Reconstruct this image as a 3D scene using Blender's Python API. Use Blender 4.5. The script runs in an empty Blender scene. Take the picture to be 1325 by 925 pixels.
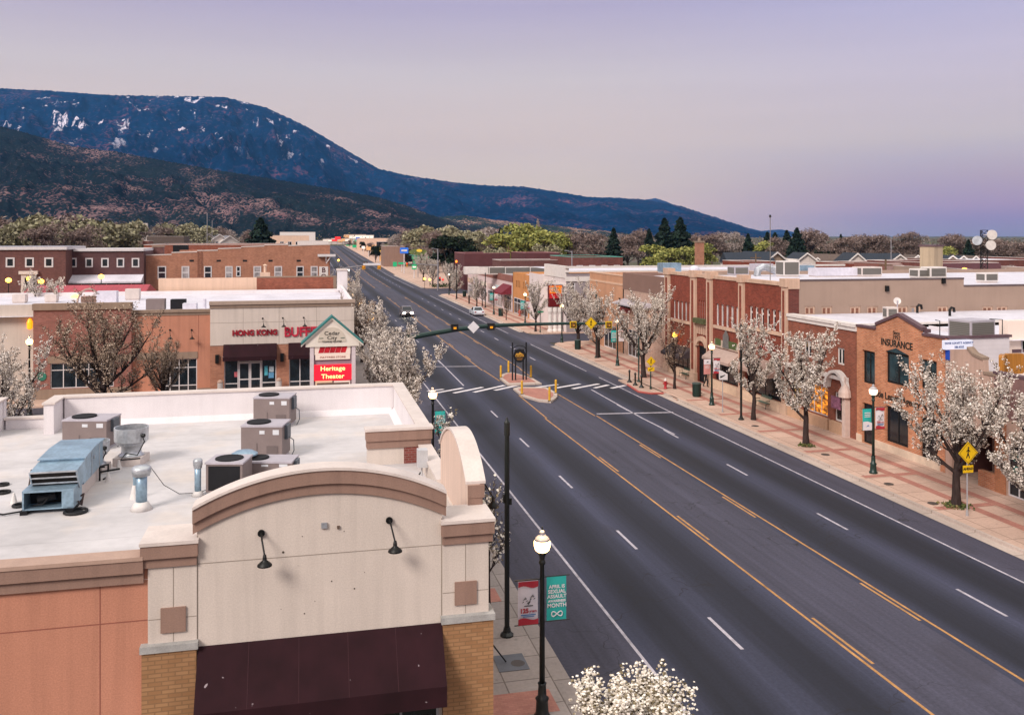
import bpy, math, random
import numpy as np
from mathutils import Vector, Matrix, noise as mnoise

# ------------------------------------------------------------------ camera, sky, sun
SC = bpy.context.scene
R = math.radians
FPX, CXP, HYP, CH = 1150.0, 662.5, 305.5, 14.0
TH = math.atan((662.5 - 396.6) / FPX)
SN, CS = math.sin(TH), math.cos(TH)
cam_d = bpy.data.cameras.new('camera'); cam = bpy.data.objects.new('camera', cam_d)
SC.collection.objects.link(cam); SC.camera = cam
cam.location = (0, 0, CH); cam.rotation_euler = (R(90), 0, -TH)
cam_d.sensor_fit = 'HORIZONTAL'; cam_d.sensor_width = 36; cam_d.lens = FPX / 1325 * 36
cam_d.shift_y = -(462.5 - HYP) / 1325
cam_d.clip_start = .5; cam_d.clip_end = 40000
SC.view_settings.view_transform = 'Standard'; SC.view_settings.look = 'None'
SC.view_settings.gamma = 1; SC.view_settings.use_curve_mapping = False
EXPO = .72
SC.view_settings.exposure = EXPO

def lin(c):
    if isinstance(c, str):
        c = [int(c[i:i + 2], 16) / 255 for i in (0, 2, 4)]
    return tuple((x / 12.92 if x <= .04045 else ((x + .055) / 1.055) ** 2.4) for x in c)

SUN_EL, SUN_AZ = 36, -134          # degrees: elevation, and azimuth from +Y towards +X
W = bpy.data.worlds.new('World'); SC.world = W; W.use_nodes = True
nt = W.node_tree; nt.nodes.clear()
N = nt.nodes.new; Lk = nt.links.new
out = N('ShaderNodeOutputWorld'); bgs = N('ShaderNodeBackground'); bgg = N('ShaderNodeBackground'); addn = N('ShaderNodeAddShader')
sky = N('ShaderNodeTexSky'); sky.sky_type = 'NISHITA'; sky.sun_disc = False
sky.sun_elevation = R(SUN_EL); sky.sun_rotation = R(SUN_AZ); sky.altitude = 1700; sky.dust_density = 1.5
Lk(sky.outputs[0], bgs.inputs[0]); bgs.inputs[1].default_value = 0.004
tc = N('ShaderNodeTexCoord'); sep = N('ShaderNodeSeparateXYZ'); Lk(tc.outputs['Generated'], sep.inputs[0])
def ramp(stops, src):
    r = N('ShaderNodeValToRGB'); e = r.color_ramp.elements
    r.color_ramp.interpolation = 'EASE' if False else 'LINEAR'
    while len(e) < len(stops): e.new(.5)
    for k, (p, c) in enumerate(stops):
        e[k].position = p; e[k].color = (*c, 1)
    Lk(src, r.inputs[0]); return r
el = N('ShaderNodeMapRange'); el.inputs[1].default_value = 0; el.inputs[2].default_value = 1; Lk(sep.outputs[2], el.inputs[0])
E_ = 1.1 / 2 ** EXPO
def g(h, k=1): return tuple(x * k * E_ for x in lin(h))
top = [(.32, g('c4b8cc', 1.0)), (.6, g('d8d3cd', 1.45)), (1.0, g('dcd7cd', 1.8))]
rl = ramp([(0, g('e2bca4')), (.06, g('e1c4a8')), (.10, g('e0c3ae')), (.176, g('d0c0bd')), (.25, g('b3a6bd'))] + top, el.outputs[0])
rr = ramp([(0, g('887b94')), (.018, g('94769a')), (.032, g('ac839a')), (.06, g('bd999a')), (.1, g('d2baae')), (.17, g('cbbac3')), (.25, g('b4accb'))] + top, el.outputs[0])
# azimuth: 0 on the left of the view, 1 on the right
dt = N('ShaderNodeVectorMath'); dt.operation = 'DOT_PRODUCT'; Lk(tc.outputs['Generated'], dt.inputs[0]); dt.inputs[1].default_value = (CS, -SN, 0)
mr = N('ShaderNodeMapRange'); mr.interpolation_type = 'SMOOTHSTEP'; mr.inputs[1].default_value = .02; mr.inputs[2].default_value = .5; Lk(dt.outputs['Value'], mr.inputs[0])
# faint long streaks of the twilight band
mp = N('ShaderNodeMapping'); mp.inputs['Scale'].default_value = (1.5, 1.5, 26); Lk(tc.outputs['Generated'], mp.inputs[0])
nz = N('ShaderNodeTexNoise'); nz.inputs['Scale'].default_value = 2.2; nz.inputs['Detail'].default_value = 3; Lk(mp.outputs[0], nz.inputs[0])
nr = N('ShaderNodeMapRange'); nr.inputs[1].default_value = .3; nr.inputs[2].default_value = .7; nr.inputs[3].default_value = .985; nr.inputs[4].default_value = 1.015; Lk(nz.outputs[0], nr.inputs[0])
mx = N('ShaderNodeMix'); mx.data_type = 'RGBA'; Lk(mr.outputs[0], mx.inputs[0]); Lk(rl.outputs[0], mx.inputs[6]); Lk(rr.outputs[0], mx.inputs[7])
Lk(mx.outputs[2], bgg.inputs[0]); Lk(nr.outputs[0], bgg.inputs[1])
Lk(bgs.outputs[0], addn.inputs[0]); Lk(bgg.outputs[0], addn.inputs[1]); Lk(addn.outputs[0], out.inputs[0])

sun_d = bpy.data.lights.new('sun', 'SUN'); sun_d.energy = 2.1; sun_d.angle = R(20); sun_d.color = (1, .9, .82)
sun = bpy.data.objects.new('sun', sun_d); SC.collection.objects.link(sun)
_sd = Vector((math.sin(R(SUN_AZ)) * math.cos(R(SUN_EL)), math.cos(R(SUN_AZ)) * math.cos(R(SUN_EL)), math.sin(R(SUN_EL))))
sun.rotation_euler = (-_sd).to_track_quat('-Z', 'Y').to_euler(); sun.location = (0, -20, 60)

# ------------------------------------------------------------------ measuring: a picture ray meets a real plane
def ray(px, py):
    a = (px - CXP) / FPX
    return (SN + a * CS, CS - a * SN, (HYP - py) / FPX)
def G(px, py, z=0.0):
    d = ray(px, py); t = (z - CH) / d[2]; return Vector((d[0] * t, d[1] * t, z))
def FX(px, py, X):
    d = ray(px, py); t = X / d[0]; return (d[1] * t, CH + d[2] * t)         # (Y, z)
def FY(px, py, Y):
    d = ray(px, py); t = Y / d[1]; return (d[0] * t, CH + d[2] * t)         # (X, z)
def FD(px, py, zc):                                                            # at a forward distance
    d = ray(px, py); return Vector((d[0] * zc, d[1] * zc, CH + d[2] * zc))
def YX(px, X): return FX(px, HYP, X)[0]
def XY(px, Y): return FY(px, HYP, Y)[0]

# ------------------------------------------------------------------ objects
COL = SC.collection
ROOT = {}
def put(o, label=None, cat=None, group=None, kind=None):
    if label: o['label'] = label
    if cat: o['category'] = cat
    if group: o['group'] = group
    if kind: o['kind'] = kind
    return o
def thing(name, label, cat, loc=(0, 0, 0), rz=0, group=None):
    o = bpy.data.objects.new(name, None); COL.objects.link(o)
    o.location = loc; o.rotation_euler = (0, 0, rz); o.empty_display_size = .3
    ROOT[o.name] = Vector(loc)
    return put(o, label, cat, group)
def dup(root, loc, rz=0, label=None, group=None, sc=None):
    def cp(o, par):
        c = o.copy(); COL.objects.link(c)
        if par: c.parent = par
        for ch in o.children: cp(ch, c)
        return c
    r = cp(root, None); r.location = loc; r.rotation_euler = (0, 0, rz)
    if sc is not None: r.scale = (sc, sc, sc) if not hasattr(sc, '__len__') else sc
    return put(r, label, None, group)

class MB:
    def __init__(s): s.v = []; s.f = []
    def add(s, vs, fs):
        n = len(s.v); s.v.extend([tuple(p) for p in vs]); s.f.extend([tuple(i + n for i in q) for q in fs]); return s
    def poly(s, pts): return s.add(pts, [tuple(range(len(pts)))])
    def hexa(s, a, b):      # two quads, bottom and top
        return s.add(list(a) + list(b), [(3, 2, 1, 0), (4, 5, 6, 7), (0, 1, 5, 4), (1, 2, 6, 5), (2, 3, 7, 6), (3, 0, 4, 7)])
    def box(s, x0, x1, y0, y1, z0, z1):
        return s.hexa([(x0, y0, z0), (x1, y0, z0), (x1, y1, z0), (x0, y1, z0)], [(x0, y0, z1), (x1, y0, z1), (x1, y1, z1), (x0, y1, z1)])
    def rbox(s, c, hx, hy, z0, z1, rz):
        cs, sn = math.cos(rz), math.sin(rz)
        q = [(c[0] + x * cs - y * sn, c[1] + x * sn + y * cs) for x, y in ((-hx, -hy), (hx, -hy), (hx, hy), (-hx, hy))]
        return s.hexa([(*p, z0) for p in q], [(*p, z1) for p in q])
    def prism(s, pts, vec):
        n = len(pts); v = Vector(vec)
        return s.add(list(pts) + [Vector(p) + v for p in pts],
                     [tuple(range(n))[::-1], tuple(range(n, 2 * n))] + [(i, (i + 1) % n, (i + 1) % n + n, i + n) for i in range(n)])
    def tube(s, pts, rad, n=6, cap=True):
        pts = [Vector(p) for p in pts]
        if not hasattr(rad, '__len__'): rad = [rad] * len(pts)
        vs = []; fs = []
        d = (pts[1] - pts[0]).normalized()
        a = d.orthogonal().normalized()
        for i, p in enumerate(pts):
            if i: d = (pts[min(i + 1, len(pts) - 1)] - pts[i - 1]).normalized()
            a = (a - d * a.dot(d)); a = a.normalized() if a.length > 1e-6 else d.orthogonal().normalized()
            b = d.cross(a)
            for k in range(n):
                t = 2 * math.pi * k / n; vs.append(p + (a * math.cos(t) + b * math.sin(t)) * rad[i])
        for i in range(len(pts) - 1):
            for k in range(n): fs.append((i * n + k, i * n + (k + 1) % n, (i + 1) * n + (k + 1) % n, (i + 1) * n + k))
        if cap: fs += [tuple(range(n))[::-1], tuple(range((len(pts) - 1) * n, len(pts) * n))]
        return s.add(vs, fs)
    def lathe(s, c, prof, n=16, cap=True):
        vs = []; fs = []
        for r, z in prof:
            for k in range(n):
                t = 2 * math.pi * k / n; vs.append((c[0] + r * math.cos(t), c[1] + r * math.sin(t), c[2] + z))
        for i in range(len(prof) - 1):
            for k in range(n): fs.append((i * n + k, i * n + (k + 1) % n, (i + 1) * n + (k + 1) % n, (i + 1) * n + k))
        if cap: fs += [tuple(range(n))[::-1], tuple(range((len(prof) - 1) * n, len(prof) * n))]
        return s.add(vs, fs)
    def build(s, name, m, par=None, smooth=False, off=None):
        root = par
        while root is not None and root.parent is not None: root = root.parent
        o0 = off if off is not None else (ROOT.get(root.name, Vector((0, 0, 0))) if root is not None else Vector((0, 0, 0)))
        V = np.array(s.v, dtype=np.float64).reshape(-1, 3) if s.v else np.zeros((0, 3))
        me = bpy.data.meshes.new(name)
        me.from_pydata((V - np.array(o0)).tolist(), [], s.f)
        uvl = me.uv_layers.new(name='uv'); uv = np.zeros((len(me.loops), 2)); i = 0
        for q in s.f:
            P = V[list(q)]; nrm = np.cross(P[1] - P[0], P[2] - P[0])
            if len(q) > 3: nrm = nrm + np.cross(P[2] - P[0], P[3] - P[0])
            L = np.linalg.norm(nrm); nrm = nrm / L if L > 1e-12 else np.array((0, 0, 1.))
            if abs(nrm[2]) > .75: uv[i:i + len(q)] = P[:, :2]
            else:
                t = np.array((-nrm[1], nrm[0], 0)); t /= np.linalg.norm(t)
                if abs(t[0]) > abs(t[1]): t *= np.sign(t[0])
                else: t *= np.sign(t[1])
                uv[i:i + len(q), 0] = P @ t; uv[i:i + len(q), 1] = P[:, 2]
            i += len(q)
        uvl.data.foreach_set('uv', uv.ravel())
        if smooth: me.polygons.foreach_set('use_smooth', [True] * len(me.polygons))
        if m is not None: me.materials.append(m)
        o = bpy.data.objects.new(name, me); COL.objects.link(o)
        if par is not None: o.parent = par
        return o

class Fr:       # a facade: u along it, z up, d outwards
    def __init__(s, o, u, n): s.o = Vector(o); s.u = Vector(u).normalized(); s.n = Vector(n).normalized()
    def pt(s, u, z, d=0): return s.o + s.u * u + s.n * d + Vector((0, 0, z))
    def box(s, mb, u0, u1, z0, z1, d0, d1):
        return mb.hexa([s.pt(u0, z0, d0), s.pt(u1, z0, d0), s.pt(u1, z0, d1), s.pt(u0, z0, d1)],
                       [s.pt(u0, z1, d0), s.pt(u1, z1, d0), s.pt(u1, z1, d1), s.pt(u0, z1, d1)])
    def prism(s, mb, pts, d0, d1):
        return mb.prism([s.pt(u, z, d0) for u, z in pts], s.n * (d1 - d0))
    def quad(s, mb, u0, u1, z0, z1, d): return mb.poly([s.pt(u0, z0, d), s.pt(u1, z0, d), s.pt(u1, z1, d), s.pt(u0, z1, d)])
    def wall(s, mb, u0, u1, z0, z1, holes=(), d=0, rev=.18):
        us = sorted({u0, u1, *[x for h in holes for x in h[:2]]}); zs = sorted({z0, z1, *[x for h in holes for x in h[2:]]})
        for a, b in zip(us, us[1:]):
            for e, f_ in zip(zs, zs[1:]):
                um, zm = (a + b) / 2, (e + f_) / 2
                if not any(h[0] < um < h[1] and h[2] < zm < h[3] for h in holes): s.quad(mb, a, b, e, f_, d)
        for h in holes:
            a, b, e, f_ = h
            for p, q in (((a, e), (b, e)), ((b, e), (b, f_)), ((b, f_), (a, f_)), ((a, f_), (a, e))):
                mb.poly([s.pt(*p, d), s.pt(*q, d), s.pt(*q, d - rev), s.pt(*p, d - rev)])
def faceX(X, out=-1): return Fr((X, 0, 0), (0, 1, 0), (out, 0, 0))       # u = world Y
def faceY(Y, out=-1): return Fr((0, Y, 0), (1, 0, 0), (0, out, 0))       # u = world X

def window(par, fr, u0, u1, z0, z1, fm, pm, cols=1, rows=1, fw=.06, d=-.14, t=.06, name='window', sill=None):
    """frame with mullions, its pane a child; d is the back plane of the frame"""
    if u0 > u1: u0, u1 = u1, u0
    if z0 > z1: z0, z1 = z1, z0
    mb = MB()
    fr.box(mb, u0, u1, z0, z0 + fw, d, d + t); fr.box(mb, u0, u1, z1 - fw, z1, d, d + t)
    fr.box(mb, u0, u0 + fw, z0 + fw, z1 - fw, d, d + t); fr.box(mb, u1 - fw, u1, z0 + fw, z1 - fw, d, d + t)
    for i in range(1, cols):
        u = u0 + (u1 - u0) * i / cols; fr.box(mb, u - fw / 2, u + fw / 2, z0 + fw, z1 - fw, d, d + t * .9)
    for j in (rows if hasattr(rows, '__len__') else [k / rows for k in range(1, rows)]):
        z = z0 + (z1 - z0) * j; fr.box(mb, u0 + fw, u1 - fw, z - fw / 2, z + fw / 2, d + .004, d + t * .86)
    w = mb.build(name, fm, par)
    p = MB(); fr.box(p, u0 + fw * .5, u1 - fw * .5, z0 + fw * .5, z1 - fw * .5, d + t * .25, d + t * .5); p.build('pane', pm, w)
    if sill:
        q = MB(); fr.box(q, u0 - .08, u1 + .08, z0 - .12, z0, -.02, .09); q.build('sill', sill, w)
    return w

_txt = {}
def text(body, size, m, par, fr, u, z, d, name='lettering', ext=.012, align='CENTER', sx=1, shear=0, flip=False, bold=0):
    cu = bpy.data.curves.new('t', 'FONT'); cu.body = body; cu.size = size; cu.extrude = ext; cu.align_x = align; cu.align_y = 'CENTER'; cu.shear = shear
    cu.offset = bold
    ob = bpy.data.objects.new('t', cu); COL.objects.link(ob)
    dg = bpy.context.evaluated_depsgraph_get(); me = bpy.data.meshes.new_from_object(ob.evaluated_get(dg))
    mb = MB(); k = -1 if flip else 1
    mb.add([fr.pt(u + v.co.x * sx * k, z + v.co.y, d + v.co.z) for v in me.vertices], [tuple(p.vertices) for p in me.polygons])
    bpy.data.objects.remove(ob); bpy.data.curves.remove(cu); bpy.data.meshes.remove(me)
    return mb.build(name, m, par)

# ------------------------------------------------------------------ materials
class NT:
    def __init__(s, name):
        s.m = bpy.data.materials.new(name); s.m.use_nodes = True; s.t = s.m.node_tree; s.b = s.t.nodes['Principled BSDF']
    def n(s, k, **kw):
        x = s.t.nodes.new('ShaderNode' + k)
        for a, v in kw.items(): setattr(x, a, v)
        return x
    def l(s, a, b): s.t.links.new(a, b)
    def coord(s, kind='UV', scale=(1, 1, 1), rot=(0, 0, 0)):
        c = s.n('TexCoord'); m = s.n('Mapping'); m.inputs['Scale'].default_value = scale; m.inputs['Rotation'].default_value = rot
        s.l(c.outputs[kind], m.inputs[0]); return m.outputs[0]
    def noise(s, vec, scale, detail=3, rough=.55):
        x = s.n('TexNoise'); x.inputs['Scale'].default_value = scale; x.inputs['Detail'].default_value = detail; x.inputs['Roughness'].default_value = rough
        s.l(vec, x.inputs[0]); return x.outputs[0]
    def rng(s, v, a, b, c=0, d=1, smooth=False):
        x = s.n('MapRange'); x.inputs[1].default_value = a; x.inputs[2].default_value = b; x.inputs[3].default_value = c; x.inputs[4].default_value = d
        if smooth: x.interpolation_type = 'SMOOTHSTEP'
        s.l(v, x.inputs[0]); return x.outputs[0]
    def mix(s, fac, a, b, mode='MIX'):
        x = s.n('Mix', data_type='RGBA', blend_type=mode)
        for i, v in ((0, fac), (6, a), (7, b)):
            if hasattr(v, 'links') or hasattr(v, 'is_linked'): s.l(v, x.inputs[i])
            elif i == 0: x.inputs[0].default_value = v
            else: x.inputs[i].default_value = (*v[:3], 1)
        return x.outputs[2]
    def mul(s, col, fac_sock):       # colour times a grey value
        return s.mix(1.0, col, s.grey(fac_sock), 'MULTIPLY')
    def grey(s, v):
        x = s.n('CombineColor'); [s.l(v, x.inputs[i]) for i in range(3)]; return x.outputs[0]
    def math(s, op, a, b=0, clamp=False):
        x = s.n('Math', operation=op, use_clamp=clamp)
        for i, v in ((0, a), (1, b)):
            if hasattr(v, 'is_linked'): s.l(v, x.inputs[i])
            else: x.inputs[i].default_value = v
        return x.outputs[0]
    def bump(s, h, dist=.02, k=.5):
        x = s.n('Bump'); x.inputs['Strength'].default_value = k; x.inputs['Distance'].default_value = dist
        s.l(h, x.inputs['Height']); s.l(x.outputs[0], s.b.inputs['Normal'])
    def col(s, c, rough=.8, metal=0, spec=.3):
        if hasattr(c, 'is_linked'): s.l(c, s.b.inputs['Base Color'])
        else: s.b.inputs['Base Color'].default_value = (*c[:3], 1)
        s.b.inputs['Roughness'].default_value = rough; s.b.inputs['Metallic'].default_value = metal
        s.b.inputs['Specular IOR Level'].default_value = spec
        return s.m

MATS = {}
def plain(name, c, rough=.7, var=.1, sc=3.0, metal=0, spec=.3, bump=0, coord='Object'):
    """paint, plaster or metal with weathering: a broad and a fine noise"""
    if name in MATS: return MATS[name]
    k = NT(name); c = lin(c) if isinstance(c, str) else c
    v = k.coord(coord)
    a = k.rng(k.noise(v, sc, 4), .3, .7, 1 - var, 1 + var); b = k.rng(k.noise(v, sc * 9, 2), .3, .7, 1 - var * .6, 1 + var * .6)
    x = k.mul(k.mul(k.mix(0, c, c), a), b)
    if bump: k.bump(k.noise(v, bump, 2), .01, .4)
    MATS[name] = k.col(x, rough, metal, spec); return MATS[name]
def brick(name, c1, c2, mortar, var=.25, bw=.3, bh=.1, ms=.012, bias=0, rough=.85):
    if name in MATS: return MATS[name]
    k = NT(name); v = k.coord('UV')
    t = k.n('TexBrick'); k.l(v, t.inputs[0]); t.inputs['Color1'].default_value = (*lin(c1), 1); t.inputs['Color2'].default_value = (*lin(c2), 1); t.inputs['Mortar'].default_value = (*lin(mortar), 1)
    t.inputs['Scale'].default_value = 1; t.inputs['Mortar Size'].default_value = ms; t.inputs['Brick Width'].default_value = bw; t.inputs['Row Height'].default_value = bh; t.inputs['Bias'].default_value = bias; t.inputs['Mortar Smooth'].default_value = .2
    a = k.rng(k.noise(v, .7, 4), .3, .7, 1 - var * .6, 1 + var * .6)
    st = k.rng(k.noise(k.coord('UV', (1.3, .12, 1)), 1.6, 3), .3, .75, 1.06, 1 - var * .5)
    x = k.mul(k.mul(t.outputs[0], a), st)
    k.bump(t.outputs[1], .01, -.35)
    MATS[name] = k.col(x, rough, 0, .2); return MATS[name]
def stucco(name, c, var=.07, stain=.12, bump=60):
    stain *= 1.5
    if name in MATS: return MATS[name]
    k = NT(name); c = lin(c); v = k.coord('UV')
    a = k.rng(k.noise(v, .55, 4), .3, .7, 1 - var, 1 + var)
    b = k.rng(k.noise(v, 28, 2), .3, .7, 1 - var * 1.5, 1 + var * 1.5)
    st = k.rng(k.noise(k.coord('UV', (1.6, .09, 1)), 1.9, 4), .45, .8, 1, 1 - stain)
    x = k.mul(k.mul(k.mul(k.mix(0, c, c), a), b), st)
    k.bump(k.noise(v, bump, 2), .012, .35)
    MATS[name] = k.col(x, .9, 0, .15); return MATS[name]
def glow(name, c, e, strength):
    if name in MATS: return MATS[name]
    k = NT(name); k.b.inputs['Emission Color'].default_value = (*lin(e), 1); k.b.inputs['Emission Strength'].default_value = strength
    MATS[name] = k.col(lin(c), .4); return MATS[name]
def glass(name, c='141a20', rough=.12, warm=0):
    if name in MATS: return MATS[name]
    k = NT(name); v = k.coord('UV')
    a = k.rng(k.noise(v, .9, 3), .3, .7, .35, 1.7)
    x = k.mul(k.mix(0, lin(c), lin(c)), a)
    MATS[name] = k.col(x, rough, 0, .6); return MATS[name]

def m_asphalt():
    k = NT('asphalt_road'); o = k.coord('Object'); sx = k.n('SeparateXYZ'); k.l(o, sx.inputs[0])
    fine = k.rng(k.noise(o, 9, 3, .7), .3, .7, .8, 1.2)
    broad = k.rng(k.noise(k.coord('Object', (.5, .05, 1)), 1.0, 4), .3, .7, .85, 1.16)
    # oil darkened middle of every lane and paler wheel paths (lanes of 3.6 m)
    wob = k.math('MULTIPLY', k.noise(k.coord('Object', (.02, .03, 1)), 1, 2), .6)
    x0 = k.math('ADD', sx.outputs[0], wob)
    lane = k.math('PINGPONG', k.math('SUBTRACT', x0, 11.05), 1.79)
    oil = k.rng(lane, .1, 1.5, 1.62, .55, True)
    tr = k.rng(k.noise(k.coord('Object', (1.6, .012, 1)), 1, 3, .6), .35, .65, .88, 1.12)
    c = k.mix(0, lin('2d2e3a'), lin('2d2e3a'))
    c = k.mul(k.mul(k.mul(k.mul(c, fine), broad), tr), k.rng(k.noise(k.coord('Object', (4.5, .03, 1)), 1, 4, .65), .32, .68, .86, 1.14))
    # turn lane and parking strips are less worn: paler
    inl = k.math('LESS_THAN', k.math('ABSOLUTE', k.math('SUBTRACT', sx.outputs[0], 19.6)), 8.8)
    notc = k.math('GREATER_THAN', k.math('ABSOLUTE', k.math('SUBTRACT', sx.outputs[0], 19.75)), 1.95)
    msk = k.math('MULTIPLY', inl, notc)
    c = k.mix(msk, k.mul(k.mix(1.0, c, lin('fff6f4'), 'MULTIPLY'), k.rng(k.noise(k.coord('Object', (.3, .1, 1)), 1, 3), .3, .7, 1.6, 2.05)), k.mul(k.mix(1.0, c, lin('e7eaf7'), 'MULTIPLY'), oil))
    vo = k.n('TexVoronoi', feature='DISTANCE_TO_EDGE'); vo.inputs['Scale'].default_value = .16
    wv = k.n('VectorMath', operation='ADD'); k.l(o, wv.inputs[0]); nn = k.n('TexNoise'); nn.inputs['Scale'].default_value = .7; k.l(o, nn.inputs[0])
    sc = k.n('VectorMath', operation='SCALE'); sc.inputs[3].default_value = 3.0; k.l(nn.outputs[1], sc.inputs[0]); k.l(sc.outputs[0], wv.inputs[1]); k.l(wv.outputs[0], vo.inputs[0])
    crack = k.math('MULTIPLY', k.rng(vo.outputs[0], 0, .0065, 1, 0), k.rng(k.noise(o, .12, 2), .42, .56, 0, .85))
    c = k.mix(crack, c, lin('1c191d'))
    # tar patches and drips
    pt = k.rng(k.noise(k.coord('Object', (.5, .16, 1)), .8, 2), .67, .70, 0, .25)
    c = k.mix(pt, c, lin('2c282e'))
    k.bump(k.noise(o, 40, 2), .006, .35)
    return k.col(c, .78, 0, .35)
def m_concrete(name, c='a39a94', joint=1.5, var=.12, offx=0):
    k = NT(name); c = lin(c); o = k.coord('Object'); sx = k.n('SeparateXYZ'); k.l(o, sx.inputs[0])
    a = k.rng(k.noise(o, .35, 4), .3, .7, 1 - var, 1 + var); b = k.rng(k.noise(o, 7, 3), .3, .7, 1 - var * .7, 1 + var * .7)
    x = k.mul(k.mul(k.mix(0, c, c), a), b)
    if joint:
        # panel joints and slightly different pours
        br = k.n('TexBrick', offset=0); k.l(k.coord('Object'), br.inputs[0]); br.inputs['Scale'].default_value = 1; br.inputs['Brick Width'].default_value = joint; br.inputs['Row Height'].default_value = joint
        br.inputs['Mortar Size'].default_value = .022; br.inputs['Color1'].default_value = (.92, .92, .92, 1); br.inputs['Color2'].default_value = (1.08, 1.08, 1.08, 1); br.inputs['Mortar'].default_value = (.5, .48, .46, 1)
        x = k.mix(1.0, x, br.outputs[0], 'MULTIPLY')
    sp = k.rng(k.noise(o, 2.3, 4, .7), .62, .72, 1, .72); x = k.mul(x, sp)
    return k.col(x, .88, 0, .2)
def m_membrane():
    k = NT('roof_membrane'); c = lin('c2bec0'); o = k.coord('Object'); sx = k.n('SeparateXYZ'); k.l(o, sx.inputs[0])
    dirt = k.rng(k.noise(k.coord('Object', (.28, .6, 1)), .7, 5, .62), .38, .72, 1.06, .78)
    dirt2 = k.rng(k.noise(o, 2.2, 4, .65), .35, .7, 1.03, .92)
    y = k.math('ADD', sx.outputs[1], k.math('MULTIPLY', k.noise(o, .8, 2), .16))
    seam = k.rng(k.math('PINGPONG', y, 1.5), 0, .05, .84, 1)
    x = k.mul(k.mul(k.mul(k.mix(0, c, c), dirt), dirt2), seam)
    warm = k.rng(k.noise(o, .5, 3), .5, .68, 0, .45)
    x = k.mix(warm, x, k.mul(k.mix(0, lin('cdbfb4'), lin('cdbfb4')), dirt2))
    k.bump(k.noise(o, 5, 3), .02, .2)
    return k.col(x, .6, 0, .3)
# ------------------------------------------------------------------ ground, road, pavements
XF = 36.5          # street front of the right hand buildings
XL = 4.55          # street front of the left hand buildings
M_ROAD = m_asphalt()
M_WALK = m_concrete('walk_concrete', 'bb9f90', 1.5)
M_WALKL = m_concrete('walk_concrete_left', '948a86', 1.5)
M_CURB = m_concrete('curb_concrete', 'b0a198', 3.0)
M_PAVER = brick('paver_red', 'ad7a6c', '9f6c62', '926a60', .15, .2, .1, .006)
M_LOT = plain('lot_asphalt', '43404a', .85, .18, .4)
M_WHITE = plain('road_white', 'cfc8cc', .7, .16, 1.2)
M_WHITEW = plain('road_white_worn', 'a9a3ac', .75, .3, 2.5)
M_YEL = plain('road_yellow', 'a87c4c', .75, .28, 1.6)
def _ground():
    k = NT('town_ground'); o = k.coord('Object')
    a = k.rng(k.noise(o, .02, 4), .4, .6); b = k.rng(k.noise(o, .15, 4), .3, .7, .75, 1.2)
    return k.col(k.mul(k.mix(a, lin('5a5450'), lin('4c4e38')), b), .95, 0, .1)
def struct(o): o['kind'] = 'structure'; return o
g_ = MB()
YR0, YR1 = -30, 770
def climb(Y): return 0 if Y < 320 else min((Y - 320) * .0131, 7.6)      # the street climbs gently far away
YB_ = [-700, -30, 320, 400, 500, 600, 700, 770, 900, 1300, 3000, 12000]
def ribbon(mb, x0, x1, y0, y1, z):
    ys = [y0] + [y for y in YB_ if y0 < y < y1] + [y1]
    for a, b in zip(ys, ys[1:]): mb.poly([(x0, a, z + climb(a)), (x1, a, z + climb(a)), (x1, b, z + climb(b)), (x0, b, z + climb(b))])
    return mb
ribbon(g_, -9000, 9000, -700, 12000, -.06); struct(g_.build('ground', _ground(), off=(0, 0, 0)))
r_ = ribbon(MB(), 7.3, 31.0, YR0, YR1, 0)
struct(r_.build('road', M_ROAD, off=(0, 0, 0)))
CS1, CS2 = (112.6, 122.5), (212, 236)       # cross streets on the right hand side
for a, b in (CS1, CS2):
    q = MB(); q.poly([(31.0, a, -.004), (120, a, -.004), (120, b, -.004), (31.0, b, -.004)])
    struct(q.build('side_street', M_ROAD, off=(0, 0, 0)))
q = MB(); q.poly([(-120, CS2[0], -.004), (7.3, CS2[0], -.004), (7.3, CS2[1], -.004), (-120, CS2[1], -.004)])
struct(q.build('side_street', M_ROAD, off=(0, 0, 0)))
q = MB(); q.poly([(-70, 43.6, -.02), (4.3, 43.6, -.02), (4.3, 79.6, -.02), (-70, 79.6, -.02)])
struct(q.build('parking_lot', M_LOT, off=(0, 0, 0)))
q = MB()
for i in range(9):
    x = -34 + i * 3.0; q.poly([(x, 70, -.014), (x + .12, 70, -.014), (x + .12, 76, -.014), (x, 76, -.014)])
    q.poly([(x, 56, -.014), (x + .12, 56, -.014), (x + .12, 62, -.014), (x, 62, -.014)])
struct(q.build('parking_marking', M_WHITEW, off=(0, 0, 0)))

def corner(cx, cy, rx, ry, a0, a1, n=6):
    return [(cx + rx * math.cos(R(a0 + (a1 - a0) * i / n)), cy + ry * math.sin(R(a0 + (a1 - a0) * i / n))) for i in range(n + 1)]
def slab(outline, name, m, z=.13):
    mb = MB(); mb.prism([(*p, -.05) for p in outline], (0, 0, z + .05)); return struct(mb.build(name, m, off=(0, 0, 0)))
XC = 30.95
RC = 3.5
walks = []
s1 = [(XC, -12), (60, -12), (60, CS1[0])] + corner(XC + RC, CS1[0] - RC, RC, RC, 90, 180)
s2 = [(60, CS1[1]), (60, CS2[0])] + corner(XC + RC, CS2[0] - RC, RC, RC, 90, 180) + corner(XC + RC, CS1[1] + RC, RC, RC, 180, 270)
s3 = [(70, CS2[1]), (70, 320), (XC, 320)] + corner(XC + RC, CS2[1] + RC, RC, RC, 180, 270)
for o in (s1, s2, s3): slab(o, 'sidewalk', M_WALK)
XCL = 7.38
slab([(-6, -12), (XCL, -12), (XCL, CS2[0] - 4), (XCL - 3, CS2[0]), (-6, CS2[0])], 'sidewalk', M_WALKL) if False else None
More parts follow.
